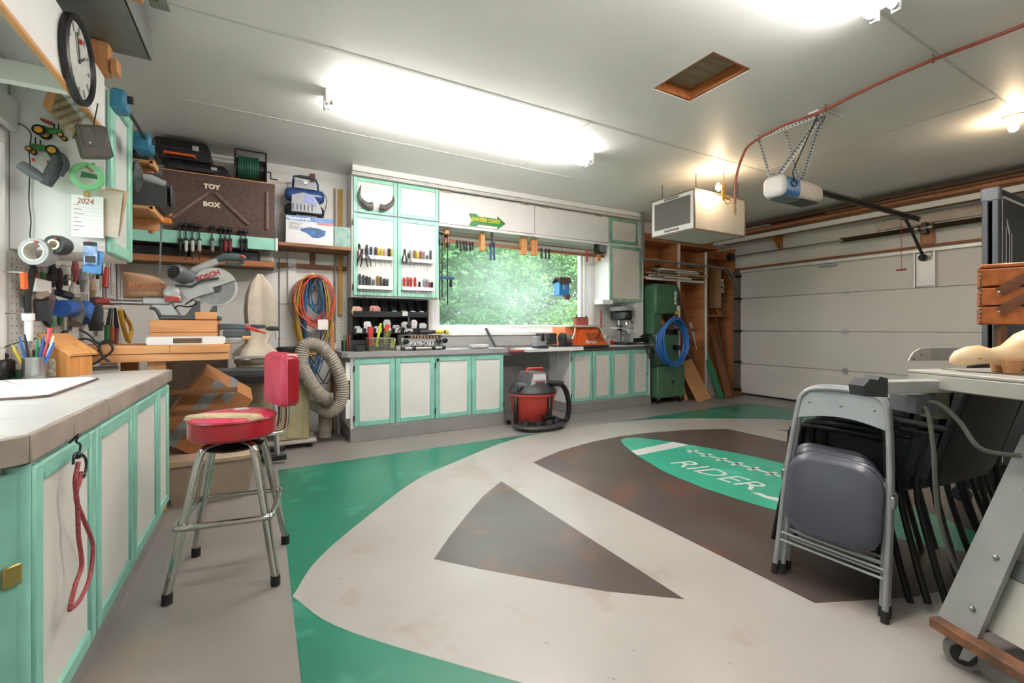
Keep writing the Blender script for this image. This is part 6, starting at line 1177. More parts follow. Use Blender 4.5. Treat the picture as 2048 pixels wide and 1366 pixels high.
# plaque
a=ep(120,218,2.95); t=thing('hanging_plaque','weathered wood plaque with scrawled lettering hung from the soffit','plaque',a-V((0,0,.12)))
M=Matrix.Translation(a)@Matrix.Rotation(.35,4,'Z')@Matrix.Rotation(-.0,4,'Y'); PLQ=mat('plaque_grey','#a8937a',.8,var=.25,scale=12,stretch=(1,1,5)); P4=[(-.13,.11),(-.03,.14),(.13,-.05),(.06,-.19)]
qd=[ep(*q,2.95) for q in ((87,213),(107,168),(166,240),(147,279))]; B().prism([(p.x,p.z) for p in qd],(0,2.95,0),X_,Z_,.02).build('board',PLQ,t); qe=[ep(*q,2.945) for q in ((87,213),(107,168),(121,176),(104,226))]; B().prism([(p.x,p.z) for p in qe],(0,2.932,0),X_,Z_,.004).build('end_grain',PINEZ,t)
for k in range(4): text('WORKSHOP'[k:k+5] if 0 else 'mmmmm',.03,.0006,(lambda w:V((w.x,2.929,w.z)))(ep(122+k*9,200+k*14,2.93)),V((.62,0,-.78)) if 0 else V((.8,0,.6)),V((-.6,0,.8)),mat('scrawl','#6b5c4b',.8),'scrawl',t)
B().tube([a+V((-.08,0,.12)),a+V((-.05,.05,.2))],.003,5).build('hanger',DST,t)
# cube speaker
a=ep(185,285,2.98); t=thing('cube_speaker','small dark cube speaker with slotted grille hanging under the soffit','speaker',a-V((0,0,.07)))
M=Matrix.Translation(a)@Euler((.12,-.25,.35)).to_matrix().to_4x4(); SP=mat('speaker_brown','#5c5550',.6,var=.1)
B().box((0,0,0),(.11,.11,.15),.006,M=M).build('case',SP,t); B().box((.057,0,0),(.004,.1,.14),.0,M=M).build('grille',DRK,t)
for k in range(7): B().box((.06,0,-.055+k*.018),(.003,.09,.004),0,M=M).build('slat',GRY,t)
B().box((-.02,-.058,.02),(.045,.006,.09),.004,M=M).build('strap',SP,t); B().box((-.02,-.062,-.01),(.012,.004,.012),.003,M=M).build('snap',STL,t); B().tube([a+V((0,0,.06)),a+V((.02,0,.2))],.003,5).build('hanger',DST,t)
# ear muffs
a=ep(95,335,3.1); t=thing('work_gloves','pair of dark grey padded gloves hanging on red pegs on the cabinet end','gloves',a-V((0,0,.08))); GL=mat('glove_grey','#4d5053',.85,var=.25,scale=30)
B().tube([ep(42,330,3.1),ep(65,345,3.1),ep(92,362,3.1)],[.03,.035,.02],10,flat=(1,.8)).build('glove_cuff',mat('glove_light','#6d7075',.85,var=.2),t); B().tube([ep(92,370,3.1),ep(105,345,3.1),ep(118,318,3.1)],[.022,.03,.026],10).build('glove_hand',GL,t); B().tube([ep(112,322,3.09),ep(124,310,3.09),ep(133,330,3.09),ep(122,352,3.09)],[.012,.012,.014,.01],8,smooth=3).build('glove_thumb',GL,t)
for p in ((66,318),(96,323)): B().tube([ep(p[0],p[1],3.2),ep(p[0]+1,p[1]+3,3.09)],.006,6).build('peg',RED,t)
# green tape ring
a=ep(175,353,3.12); t=thing('masking_tape','large green roll of masking tape hanging on a peg','tape',a-V((0,0,.07))); w=.07
b=B(); prof=[(.046,-.012),(.07,-.012),(.07,.012),(.046,.012),(.046,-.012)]; b.lathe(prof,a,36,1); b.build('roll',mat('tape_green','#7fc98c',.55,var=.05),t); B().tube([a+V((.0,.08,.05)),a+V((0,-.02,.048))],.005,6).build('peg',RED,t); B().prism([(-.035,-.01),(.035,-.01),(.03,.012),(-.03,.02)],a+V((0,.03,.01)),X_,Z_,.004).build('tag',GRN,t)
b=B(); b.tube([a+V((-.005,.05,.05)),a+V((.0,.05,.075)),a+V((.015,.05,.085))],.006,6); o=tag(b.build('small_wrench',DST),'tiny wrench hung behind the green tape roll','wrench')
# calendar
a=ep(143,388,3.16); b_=ep(207,477,3.16); t=thing('paper_list','white paper list headed with a red handwritten year clipped to the cabinet end','paper',V(((a.x+b_.x)/2,3.16,b_.z)))
B().bb(a.x,b_.x,3.158,3.1595,b_.z,a.z).build('sheet',PAP,t); B().box(((a.x+b_.x)/2+.0,3.15,a.z+.006),(.025,.012,.03),.004).build('clip',mat('brass_clip','#b8975a',.35,.7),t); text('2024',.042,.0004,((a.x+b_.x)/2-.01,3.157,a.z-.032),X_,Z_,mat('ink_red','#b03a44',.6),'year_writing',t,shear=.2,sx=.8)
b=B()
for k in range(7): b.bb(a.x+.008,a.x+.03+.01*(k%3),3.1572,3.1579,a.z-.055-k*.022,a.z-.052-k*.022)
b.build('entries',mat('ink_red2','#b0727a',.6),t)
b=B()
for k in range(9): b.bb(a.x+.005,b_.x-.008,3.1574,3.1579,a.z-.065-k*.02,a.z-.0642-k*.02)
b.build('ruled_lines',mat('rule_grey','#b9bcc4',.7),t)
for i,(dx,dz,cx_) in enumerate(((.02,.03,'#d9cdbb'),(.035,.045,'#cdb596'))): tag(B().box(((a.x+b_.x)/2+.06+dx,3.175+i*.01,(a.z+b_.z)/2+dz),(.1,.003,.25),0,e=(0,.08*(i+1),0)).build('paper_bundle',mat('old_paper%d'%i,cx_,.8,var=.12)),('cream papers hanging behind the white list','tan curled papers hanging outermost behind the white list')[i],'papers')
# tape rolls
TG=mat('duct_tape','#9a9b9b',.4,var=.06)
a=ep(79,505,3.1); t=thing('duct_tape','grey roll of duct tape hanging on a red peg at the panel bottom','tape',a-V((0,0,.07)));
b=B(); b.lathe([(.048,-.035),(.066,-.035),(.066,.03),(.048,.03),(.048,-.035)],(0,0,0),30,1,Matrix.Translation(a)@Matrix.Rotation(-.35,4,'Z')); b.build('roll',TG,t); b=B(); b.lathe([(.042,-.037),(.049,-.037),(.049,.031),(.042,.031),(.042,-.037)],(0,0,0),30,1,Matrix.Translation(a)@Matrix.Rotation(-.35,4,'Z')); b.build('core',mat('tape_core','#d9d2c8',.7),t); B().tube([a+V((0,.1,.05)),a+V((0,-.05,.045))],.007,6).build('peg',RED,t)
a=ep(118,491,3.1); t=thing('electrical_tape','dark roll of tape on a small core hanging beside the duct tape','tape',a-V((0,0,.05))); b=B(); b.lathe([(.026,-.03),(.045,-.034),(.05,.0),(.045,.03),(.026,.03),(.026,-.03)],(0,0,0),26,1,Matrix.Translation(a)@Matrix.Rotation(-.35,4,'Z')); b.build('roll',DRK,t); b=B(); b.lathe([(.018,-.036),(.027,-.036),(.027,.031),(.018,.031),(.018,-.036)],(0,0,0),22,1,Matrix.Translation(a)@Matrix.Rotation(-.35,4,'Z')); b.build('core',PORC,t); B().tube([a+V((0,.1,.03)),a+V((0,-.05,.025))],.006,6).build('peg',RED,t)
# blue packs
a=ep(181,515,3.1); t=thing('blister_pack','blue blister packs hanging one over the other on a peg','packet',a-V((0,0,.09))); B().box(a+V((.008,.012,-.02)),(.075,.006,.12),.002,e=(0,.12,0)).build('rear_pack',mat('pack_blue','#4a8ac9',.4,var=.15,scale=25),t); B().box(a+V((0,0,.015)),(.055,.008,.105),.003).build('front_pack',mat('pack_pale','#b9cfe6',.35,var=.3,scale=25,hx2='#2f5ea8'),t); b=B(); b.prism([(x,y) for x,y in rrect(.055,.02,.006)],a+V((0,-.002,.07)),X_,Z_,.003); b.build('hang_tab',BLK,t); B().box(a+V((0,-.005,-.01)),(.04,.002,.035),0).build('print',DRK,t); B().tube([a+V((0,.1,.08)),a+V((-.004,-.02,.078))],.004,6).build('peg',RED,t)
# ---- pegboard wall
t=thing('pegboard','white pegboard on the left wall behind the saw bench crowded with tools','pegboard',(XL,4.2,.95)); B().bb(XL+.001,XL+.008,3.2,5.25,.92,1.55).build('board',MATS['peg_white'],t); h=B()
for i in range(40):
    for j in range(16): h.lathe([(.005,0),(0,.0006)],(XL+.0083,3.22+i*.051,.94+j*.038),6,0)
o=h.build('peg_holes',MATS['peg_hole'],t); o['kind']='stuff'
def pg(px,py,X=-1.03): return onX(px,py,X)
def tl(name,label,cat,parts):
    P=[pg(*q) for _,_,pts,_ in parts for q in pts]; zlo=min(p.z for p in P); t=thing(name,label,cat,V((P[0].x,sum(p.y for p in P)/len(P),zlo)))
    p_=max(P,key=lambda v:v.z); B().cyl(p_,V((XL+.008,p_.y,p_.z)),.003,6).build('peg_hook',STL,t)
    for pn,m,pts,r in parts:
        Q=[pg(*q) for q in pts]; b=B(); k=r if isinstance(r,(int,float)) else list(r); b.tube(Q,k,10,smooth=4 if len(Q)>2 else 0) if not isinstance(k,list) else b.tube(Q,k,10); b.build(pn,m,t)
    return t
tl('strap_wrench','long black rubber strap hanging at the window end of the pegboard','strap',[('strap',RBR,[(67,540),(60,570),(55,600),(56,625)],.014),('handle',BLK,[(66,530),(70,545)],.012)])
tl('caulking_tube','white caulking tube with printed label hanging low on the pegboard','caulk',[('tube',MW,[(57,635),(58,682)],.016),('label_band',PAP,[(56,627),(57,640)],.024),('nozzle',LGR,[(58,682),(59,692)],[.012,.005])])
tl('funnel','green plastic scoop hanging near the birdhouse','scoop',[('bowl',GRN,[(92,692),(98,672)],[.02,.032]),('handle',GRN,[(98,672),(103,650),(100,630)],.013)])
tl('spray_gun','dark spray gun with beige cap hanging in the middle of the pegboard','spray gun',[('body',DRK,[(82,600),(86,640)],[.03,.034]),('cap',mat('cap_beige','#b5a28e',.6),[(80,592),(92,588)],.018),('hose',BLK,[(88,640),(96,650),(98,640)],.012)])
tl('pipe_clamp','large blue clamp tool body hanging beside the router','clamp',[('head',BLU,[(120,617),(140,617)],[.05,.055]),('pipe',CHR,[(131,600),(131,690)],.013),('knob',BLK,[(118,585),(140,592)],.022)])
tl('router_tool','blue and grey plunge router hanging on the pegboard','router',[('motor',BLU,[(160,640),(170,612)],[.05,.05]),('base_bracket',mat('router_grey','#9a9a98',.45,.3),[(150,600),(158,625),(150,648)],.03),('handle',BLK,[(140,655),(125,668)],.013),('shaft',CHR,[(173,605),(173,590)],.014)])
tl('corded_drill','dark grey corded drill hanging nose down on the pegboard','drill',[('body',mat('drill_slate','#4a4f57',.45,var=.1),[(190,595),(192,625),(192,645)],[.035,.042,.038]),('gear_case',DRK,[(192,645),(192,662)],[.044,.036]),('chuck',STL,[(192,662),(192,672)],[.012,.008])])
for px,py,l,m in ((140,560,'chrome open ended wrench hanging above the blue router',CHR),(202,550,'slim combination wrench hanging beside the blue packs',CHR)):
    a=pg(px,py); b_=pg(px-2,py+30); t=thing('wrench',l,'wrench',b_); B().tube([a,b_],.008,6,flat=(1,.5)).build('shank',m,t); B().cyl(a,V((XL+.008,a.y,a.z)),.003,6).build('peg_hook',STL,t); b=B(); b.tube([a+V((0,-.02,.03)),a+V((0,-.022,.012)),a,a+V((0,.022,.012)),a+V((0,.02,.03))],.009,6); b.build('jaw',m,t)
tl('chisel','red handled pry bar hanging on the far half of the pegboard','pry bar',[('grip',RED,[(210,575),(214,535)],[.02,.014]),('blade',STL,[(214,535),(216,522)],.008),('tip',STL,[(211,575),(212,600)],.007)])
for i,(px,y0,y1,m,l) in enumerate(((205,524,610,DST,'dark steel rule hanging at the far end of the pegboard'),(221,524,590,STL,'bright steel square hanging at the far end of the pegboard'),(233,526,600,DST,'dark slim file hanging at the far end of the pegboard'),(240,526,595,STL,'steel drill rod hanging last on the pegboard'),(245,519,560,RED,'red strip at the corner end of the pegboard'))): tag(B().tube([pg(px,y0,-1.06),pg(px+1,y1,-1.06)],.009,4,flat=(1,.4)).build('hanging_tool',m),l,'tool')
tl('spring_clamp','yellow spring clamp hanging lowest at the far end of the pegboard','clamp',[('jaw',YP,[(240,620),(246,650),(255,680)],.018),('jaw',YP,[(244,622),(262,655),(258,684)],.016),('pivot',DST,[(243,624),(247,632)],.02)])
tl('tin_snips','green and red handled shears hanging beside the yellow clamp','shears',[('grip',GRN,[(214,685),(214,650)],.016),('grip',mat('grip_orange','#b0532f',.5),[(224,688),(224,652)],.015),('blades',BLK,[(218,650),(222,618)],[.02,.012])]); tl('pliers','dark red handled pliers hanging between shears and yellow clamp','pliers',[('grip',mat('grip_maroon','#7d2d2a',.5),[(232,690),(234,655)],.014),('blades',BLK,[(233,655),(230,616)],[.018,.008])])
tl('orange_level','orange plastic tool at the window end of the pegboard','tool',[('body',ORG,[(47,545),(49,578)],.014),('tip',DST,[(44,590),(46,615)],.01)])
t=thing('paper_pad','white card box hanging behind the black strap','box',pg(80,582)); a=pg(78,572,-1.05); B().box(a,(.04,.2,.07),.004).build('card',PAP,t)
for px,py,c_,l in ((105,550,DRK,'dark scissors handle hanging under the tape rolls'),(118,560,mat('purple_dark','#4d3a44',.6),'dark purple tool hanging in the pegboard middle'),(150,540,mat('maroon_pale','#a8585c',.6),'dusty red tool hanging behind the wrench'),(165,560,GRY,'grey trowel hanging behind the blue packs'),(185,580,mat('tan_tool','#b39a7c',.6),'tan wooden spatula hanging above the drill'),(100,600,mat('mauve_pipe','#7d6a74',.5),'mauve pipe hanging left of the blue clamp')):
    tag(B().tube([pg(px,py-22,-1.06),pg(px+1,py,-1.05),pg(px,py+24,-1.06)],[.012,.022,.01],8).build('hanging_tool',c_),l,'tool')
for row,(y0,n,pa,pb) in enumerate(((548,11,66,200),(600,8,68,112),(640,6,108,232))):
    rdd=random.Random(40+row)
    for i in range(n):
        px=pa+(pb-pa)*(i+.5)/n; cn_,cm=[('black',BLK),('steel',STL),('brown',BRW),('red',MATS['red_plastic']),('grey',GRY),('green',GRN),('dark steel',DST)][rdd.randrange(7)]; a=pg(px,y0-18+rdd.uniform(-6,6),-1.085); b_=pg(px+rdd.uniform(-2,2),y0+rdd.uniform(6,24),-1.085)
        t=thing('hand_tool','%s hand tool, %s from the window in the %s pegboard row'%(cn_,ORD[i],('top','middle','bottom')[row]),'tool',b_,0,'small tools crowding the pegboard'); m_=a.lerp(b_,.45); B().tube([m_,a.lerp(b_,.6),b_],[.008,.012,.01],8).build('handle',cm,t); B().tube([a,m_],.005,6,flat=(1,.6)).build('shank',STL if cn_!='steel' else DST,t); B().cyl(a,V((XL+.008,a.y,a.z)),.003,5).build('peg_hook',STL,t)
t=thing('cable_loops','black cord looped over the saw bench front below the drill','cord',(-.9,3.43,1.0)); f=lambda x,y: onY(x/5.39,640+y/5.39,3.43)
B().tube([f(850,100),f(960,160),f(1060,250),f(1180,250),f(1210,330),f(1100,420),f(1000,480),f(890,490)],.006,6,smooth=6).build('cord',BLK,t); B().tube([f(900,370),f(1000,385),f(1060,340),f(1080,260),f(1150,220),f(1260,255)],.006,6,smooth=6).build('cord',BLK,t); B().tube([f(840,210),f(960,210),f(1060,290),f(1110,400),f(1180,450)],.006,6,smooth=6).build('cord',BLK,t)
c=V((-1.75,2.75,1.6)); t=thing('rain_barrel','dark green cylinder seen outside the left window','barrel',(-1.9,2.9,-.15)); B().lathe([(.2,-.15),(.24,.4),(.24,1.85),(.2,1.95)],(-1.9,2.95,0),20).build('barrel',mat('barrel_green','#3c4d48',.5),t); B().lathe([(.21,1.95),(.25,1.96),(.25,2.0),(0,2.03)],(-1.9,2.95,0),20).build('lid',DRK,t)
# ================= STOOL =================
FT=[onZ(334,1208,0),onZ(551,1170,0),onZ(571,1087,0),onZ(392,1112,0)]
sc=(FT[0]+FT[1]+FT[2]+FT[3])/4; SH=.74
t=thing('bar_stool','red vinyl bar stool with torn seat and chrome legs at the counter','stool',(sc.x,sc.y,0))
top=.615
def corner(i): d=(FT[i]-sc); return d
for i in range(4):
    d=FT[i]-sc; n=d.normalized(); P=[V((sc.x,sc.y,top))+n*.06,V((sc.x,sc.y,top))+n*.11,V((sc.x,sc.y,top-.035))+n*.155,sc+d*.74+V((0,0,.35)),sc+d*.9+V((0,0,.15)),sc+d+V((0,0,.04))]
    B().tube(P,.0175,10,smooth=4).build('leg',CHR,t); B().tube([sc+d*.995+V((0,0,.045)),sc+d+V((0,0,.001))],.02,12).build('foot_cap',RBR,t)
rz_=.30; Q=[]
for i in range(4):
    d=FT[i]-sc; f_=.80; a=sc+d*f_*1.13; Q.append(V((a.x,a.y,rz_)))
R=[]
for i in range(4):
    p=Q[i]; a=Q[i-1]; b_=Q[(i+1)%4]; R+= [p+(a-p).normalized()*.035, p+((a-p).normalized()+(b_-p).normalized())*.008, p+(b_-p).normalized()*.035]
B().tube(R,.0135,10,closed=True).build('foot_ring',CHR,t)
for i in range(4): B().ball(Q[i]+(sc+V((0,0,rz_))-Q[i])*.02,.012,8,6).build('rivet',STL,t)
B().lathe([(0,-.03),(.12,-.03),(.13,-.02),(.06,.0),(.06,.03)],(sc.x,sc.y,top+.005),20).build('swivel',DST,t)
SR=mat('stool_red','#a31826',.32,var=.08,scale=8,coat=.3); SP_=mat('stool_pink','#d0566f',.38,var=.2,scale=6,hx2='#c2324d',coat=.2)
sr=.182; zb=top+.03
B().lathe([(0,0),(sr*.93,0),(sr,.012),(sr,.078),(sr*.97,.09)],(sc.x,sc.y,zb),48).build('seat_side',SR,t)
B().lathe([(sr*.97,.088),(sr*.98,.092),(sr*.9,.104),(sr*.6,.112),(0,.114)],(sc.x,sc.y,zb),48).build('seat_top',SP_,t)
B().lathe([(sr+.003,.083),(sr+.006,.087),(sr+.003,.091)],(sc.x,sc.y,zb),48).build('seat_piping',SR,t)
tr=(FW*-.6+RT*-.2).normalized(); FO=mat('foam','#cdb995',.95,var=.15,scale=30,bump=.4)
cxy=V((sc.x,sc.y,zb+.100))-FW*.10; u=RT; w_=FW
pts=[(-.165,.01),(-.11,.05),(0,.065),(.1,.06),(.165,.05),(.15,.0),(.06,-.03),(-.06,-.035),(-.13,-.015)]
b=B(); rings=[[cxy+u*a*s+w_*c2*s+V((0,0,z)) for a,c2 in pts] for s,z in ((1.06,-.008),(1.0,.008),(.85,.016),(.4,.02))]; b.loft(rings); b.build('torn_foam',FO,t)
text('ROE',.05,.0008,V((sc.x,sc.y,zb+.1155))+FW*.05,RT,FW,MW,'lettering',t,bold=.001) if 0 else B().box(V((sc.x,sc.y,zb+.115))+FW*.06,(.06,.05,.002),0,.3).build('worn_print',mat('print_white','#d9c3cb',.6),t)
# back rest
bd_=(RT*.685+FW*.73).normalized(); bc=V((sc.x,sc.y,0))+bd_*.245; sd=V((-bd_.y,bd_.x,0))
for s in(-1,1):
    B().tube([V((sc.x,sc.y,top+.025))+sd*s*.05+bd_*.08,V((sc.x,sc.y,top+.02))+sd*s*.05+bd_*.2,V((sc.x,sc.y,top+.06))+sd*s*.05+bd_*.225,V((sc.x,sc.y,top+.16))+sd*s*.05+bd_*.23,V((sc.x,sc.y,top+.3))+sd*s*.05+bd_*.235],.011,10,smooth=4).build('back_post',CHR,t)
bz0,bz1=.765,1.03; rings=[]
def bring(off,s):
    o=[]
    for a,z in rrect(.25*s,(bz1-bz0)*s,.035): 
        cv=a*a*1.2; o.append(V((sc.x,sc.y,0))+bd_*(.235-cv+off)+sd*a+V((0,0,(bz0+bz1)/2+z)))
    return o
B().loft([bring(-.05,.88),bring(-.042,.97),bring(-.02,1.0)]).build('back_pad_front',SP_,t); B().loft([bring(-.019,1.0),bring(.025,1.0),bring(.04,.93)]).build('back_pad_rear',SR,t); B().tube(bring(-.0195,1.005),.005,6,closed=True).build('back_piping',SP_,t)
# ================= FOLDING CHAIRS =================
FCG=mat('chair_grey','#a0a3a7',.32,.35,var=.06); VIN=mat('chair_vinyl','#4d4e5c',.33,var=.1,scale=5); FCB=mat('chair_black','#232426',.4,.3,var=.1)
def folding(label,p0,p1,lean,h,m,ms,off):
    # folded steel chair standing on its legs between floor points p0 and p1, leaning along +X
    p0,p1=V(p0),V(p1); u=(p1-p0); W=u.length; u.normalize(); n=V((-u.y,u.x,0))
    if n.x<0: n=-n
    up=(Z_*math.cos(lean)+n*math.sin(lean)); o=p0; out=-n*math.cos(lean)+Z_*math.sin(lean)
    P=lambda a,z,e=0: o+u*a+up*z+out*e
    t=thing('folding_chair',label,'chair',(p0+p1)/2)
    r=.0115
    B().tube([P(.0,.02),P(.012,h*.55),P(.035,h-.1),P(.055,h-.03),P(.1,h),P(W/2,h+.008),P(W-.1,h),P(W-.055,h-.03),P(W-.035,h-.1),P(W-.012,h*.55),P(W,.02)],r,10,smooth=4).build('front_frame',m,t)
    B().tube([P(.02,.03,-.03),P(.03,h*.5,-.02),P(.04,h*.6,-.02)],r*.9,8).build('rear_leg',m,t); B().tube([P(W-.02,.03,-.03),P(W-.03,h*.5,-.02),P(W-.04,h*.6,-.02)],r*.9,8).build('rear_leg',m,t)
    for a in(0,W):
        B().tube([P(a,.045),P(a,.0)],.0145,10).build('foot_cap',RBR,t)
        B().tube([P(a+(.02 if a==0 else -.02),.05,-.03),P(a+(.02 if a==0 else -.02),.012,-.03)],.0135,10).build('foot_cap',RBR,t)
    for z in (.16,.195): B().tube([P(.005,z),P(W-.005,z)],.006,8).build('cross_rod',m,t)
    B().tube([P(.025,.215,-.03),P(W-.025,.215,-.03)],.006,8).build('cross_rod',m,t)
    # back panel
    rg=[]; n_=12
    for k in range(n_+1):
        a=.03+(W-.06)*k/n_; dip=.012*math.sin(PI*k/n_); s_=math.sin(PI*k/n_); zt_=h-.015-.055*(1-min(1,3*s_)); zb_=h-.145+.03*s_
        rg.append([P(a,zt_,.004-dip),P(a,zb_,.004-dip),P(a,zb_,-.002-dip),P(a,zt_,-.002-dip)])
    B().loft(rg).build('back_panel',m,t)
    for k in (.2,.5,.8): B().ball(P(W*k,h-.065,.004-.012*math.sin(PI*k)),.006,8,6).build('rivet',STL,t)
    sw,sh=W-.05,.36; rings=[]
    for e,s in ((-.012,.97),(-.01,1.),(.012,1.),(.028,.93),(.034,.8)): rings.append([P(W/2+a*s,.225+sh/2+z*s,e+.01) for a,z in rrect(sw,sh,.1,6)])
    B().loft(rings).build('seat',ms,t)
    for a in (.0,W): B().box(P(a,h*.52,0),(.02,.02,.05),.004).build('hinge_plate',STL,t)
    return t
f0=onZ(1549,1146,0); f1=onZ(1769,1246,0)
folding('grey steel folding chair leaning at the front with dark padded seat',f0,f1,.18,.885,FCG,VIN,0)
dxx=V((.055,.0,0)); folding('grey steel folding chair close behind the front one',f0+V((.05,.005,0)),f1+V((.05,.012,0)),.175,.89,FCG,VIN,0)
folding('black folding chair leaning third in the folded row',f0+V((.14,.06,0)),f1+V((.14,.06,0)),.16,.86,FCB,VIN,0); folding('black folding chair leaning last in the folded row',f0+V((.22,.1,0)),f1+V((.22,.1,0)),.15,.855,FCB,VIN,0)
# ================= STACKED WICKER CHAIRS =================
WIC=mat('wicker_black','#17191a',.55,var=.5,scale=90,bump=.5,hx2='#0c0d0d'); TBK=mat('tube_black','#141718',.35,.3,var=.2)
def wicker(label,loc,rz):
    # local frame: back toward -Y, seat opens to +Y
    t=thing('stacking_chair',label,'chair',loc,rz,'stacked black wicker chairs'); W=.5
    b=B()
    rings=[]
    for k in range(13):
        a=-W/2+W*k/12; cv=.06*(1-(2*a/W)**2)
        rings.append([V((a,-.22-cv-.10,.88-.05*(2*a/W)**2)),V((a,-.22-cv*.6,.45)),V((a,-.205-cv*.6,.45)),V((a,-.305-cv+.02,.88-.05*(2*a/W)**2))])
    b.loft(rings); b.build('backrest',WIC,t,world=False)
    b=B(); b.prism([(x,y) for x,y in rrect(.5,.47,.06)],(0,.02,.41),X_,Y_,.03); b.build('seat',WIC,t,world=False)
    B().prism([(-.24,.05),(.24,.05),(.25,.41),(-.25,.41)] if 0 else [(-.235,.33),(.235,.33),(.245,.41),(-.245,.41)],(0,.245,0),X_,Z_,.01).build('apron',WIC,t,world=False)
    for s in(-1,1):
        B().tube([(s*.24,-.33,.86),(s*.25,-.28,.7),(s*.255,-.22,.45),(s*.265,-.27,.2),(s*.28,-.33,.0)],.0135,8,smooth=3).build('rear_leg',TBK,t,world=False)
        B().tube([(s*.25,.21,.45),(s*.265,.25,.25),(s*.28,.29,.0)],.0135,8,smooth=3).build('front_leg',TBK,t,world=False)
        B().tube([(s*.25,-.26,.66),(s*.29,-.1,.67),(s*.29,.12,.66),(s*.27,.2,.6),(s*.25,.21,.43)],.014,8,smooth=3).build('armrest',TBK,t,world=False)
        B().prism([(-.2,.44),(.2,.44),(.18,.64),(-.24,.64)],(s*.262,0,0),Y_,Z_,.006).build('side_panel',WIC,t,world=False)
    B().tube([(-.24,-.33,.86),(-.15,-.37,.9),(.15,-.37,.9),(.24,-.33,.86)],.013,8,smooth=3).build('top_rail',TBK,t,world=False)
    return t
WL=V((2.70,1.13,0)); wr=math.radians(-6); ax=V((math.cos(wr+PI/2),math.sin(wr+PI/2),0)); w0=wicker('black wicker stacking chair at the bottom of the stack',WL,wr)
for i,l in enumerate(('black wicker stacking chair second from the bottom of the stack','black wicker stacking chair third from the bottom of the stack','black wicker stacking chair on top of the stack')):
    copytree(w0,WL-ax*(.06*(i+1))+V((0,0,.03*(i+1))),wr,l)
W3=V((3.32,1.3,0))
for i,l in enumerate(('black wicker chair at the bottom of the second stack under the table saw','black wicker chair in the middle of the second stack','black wicker chair on top of the second stack')): copytree(w0,W3-ax*(.06*i)+V((0,0,.03*i)),wr,l)
# ================= TABLE SAW =================
ang=math.radians(-7.6); w2=(FW*math.cos(ang)+RT*math.sin(ang)); uu=-w2  # toward the camera along the table edge
vv=V((w2.y,-w2.x,0))                                                  # to the right, into the table
TZ=1.003; C0=onZ(1815,738,TZ); C0.z=0
phi=math.atan2(w2.y,w2.x)-PI/2
P3=lambda a,b_,z: C0+uu*a+vv*b_+V((0,0,z))
SAWW=mat('saw_cast_white','#b9b7b0',.4,.3,var=.06,scale=4); SAWC=mat('saw_cabinet_grey','#a7a9a9',.45,.2,var=.05); SAWP=mat('saw_panel_white','#cfccc5',.5,var=.05); RUST=mat('rusty_wood','#96613f',.75,var=.5,scale=14,hx2='#5a4234')
t=thing('table_saw','grey white table saw on a rusty wheeled base at the right edge','table saw',C0+uu*.35+vv*.3)
TM=Matrix(((uu.x,vv.x,0,C0.x),(uu.y,vv.y,0,C0.y),(0,0,1,0),(0,0,0,1)))
B().bb(-.0,1.0,0,.62,TZ-.012,TZ,.003,TM).build('table_top',SAWW,t); B().bb(0,1.0,0,.02,TZ-.065,TZ-.012,.004,TM).build('table_edge',SAWW,t); B().bb(0,.02,.02,.62,TZ-.065,TZ-.012,.004,TM).build('table_edge',SAWW,t); B().bb(.98,1.0,.02,.62,TZ-.065,TZ-.012,.004,TM).build('table_edge',SAWW,t)
for b_ in (.12,.45): B().bb(.02,.98,b_,b_+.02,TZ-.0005,TZ+.001,0,TM).build('miter_slot',DST,t)
# fence rail sticking out to the left
B().bb(.06,.11,-.235,.3,TZ-.075,TZ-.03,.004,TM).build('fence_rail',LGR,t); B().prism([(-.30,TZ-.08),(-.21,TZ-.085),(-.21,TZ-.02),(-.24,TZ-.012),(-.25,TZ-.025),(-.28,TZ-.02),(-.305,TZ-.045)],C0+uu*.055,vv,Z_,.06).build('rail_end_cap',DRK,t)
B().bb(.0,.1,-.08,-.0,TZ-.15,TZ-.086,.003,TM).build('switch_box',mat('switch_grey','#5d6064',.45),t); B().bb(.04,.1,.002,.06,TZ-.17,TZ-.066,.004,TM).build('bracket',mat('bracket_grime','#6f6f5c',.6,.3,var=.2),t)
# splayed stand
for (a,b_,sx,sy) in ((.22,.06,-.1,-.12),(.9,.06,.1,-.12),(.22,.56,-.1,.12),(.9,.56,.1,.12)):
    top_=P3(a+.06 if sx<0 else a-.06,b_+.12 if sy<0 else b_-.0,TZ-.2); bot=P3(a+sx*.6,b_+sy*.35,.135)
    b=B(); b.loft([[bot+uu*-.06+vv*-.01,bot+uu*.06+vv*-.01,bot+uu*.06+vv*.012,bot-uu*.06+vv*.012],[top_+uu*-.05-vv*.01,top_+uu*.05-vv*.01,top_+uu*.05+vv*.012,top_-uu*.05+vv*.012]]); b.build('stand_leg',SAWC,t)
    for k in (.12,.4,.75): q_=bot.lerp(top_,k)-vv*.013; B().ball(q_+uu*.02,.009,8,6).build('bolt',STL,t)
b=B(); c0=P3(.3,.13,TZ-.066); b.loft([[P3(.2,.14,.36),P3(.96,.14,.36),P3(.96,.55,.36),P3(.2,.55,.36)],[P3(.3,.16,TZ-.07),P3(.85,.16,TZ-.07),P3(.85,.55,TZ-.07),P3(.3,.55,TZ-.07)]]); b.build('saw_cabinet',SAWP,t)
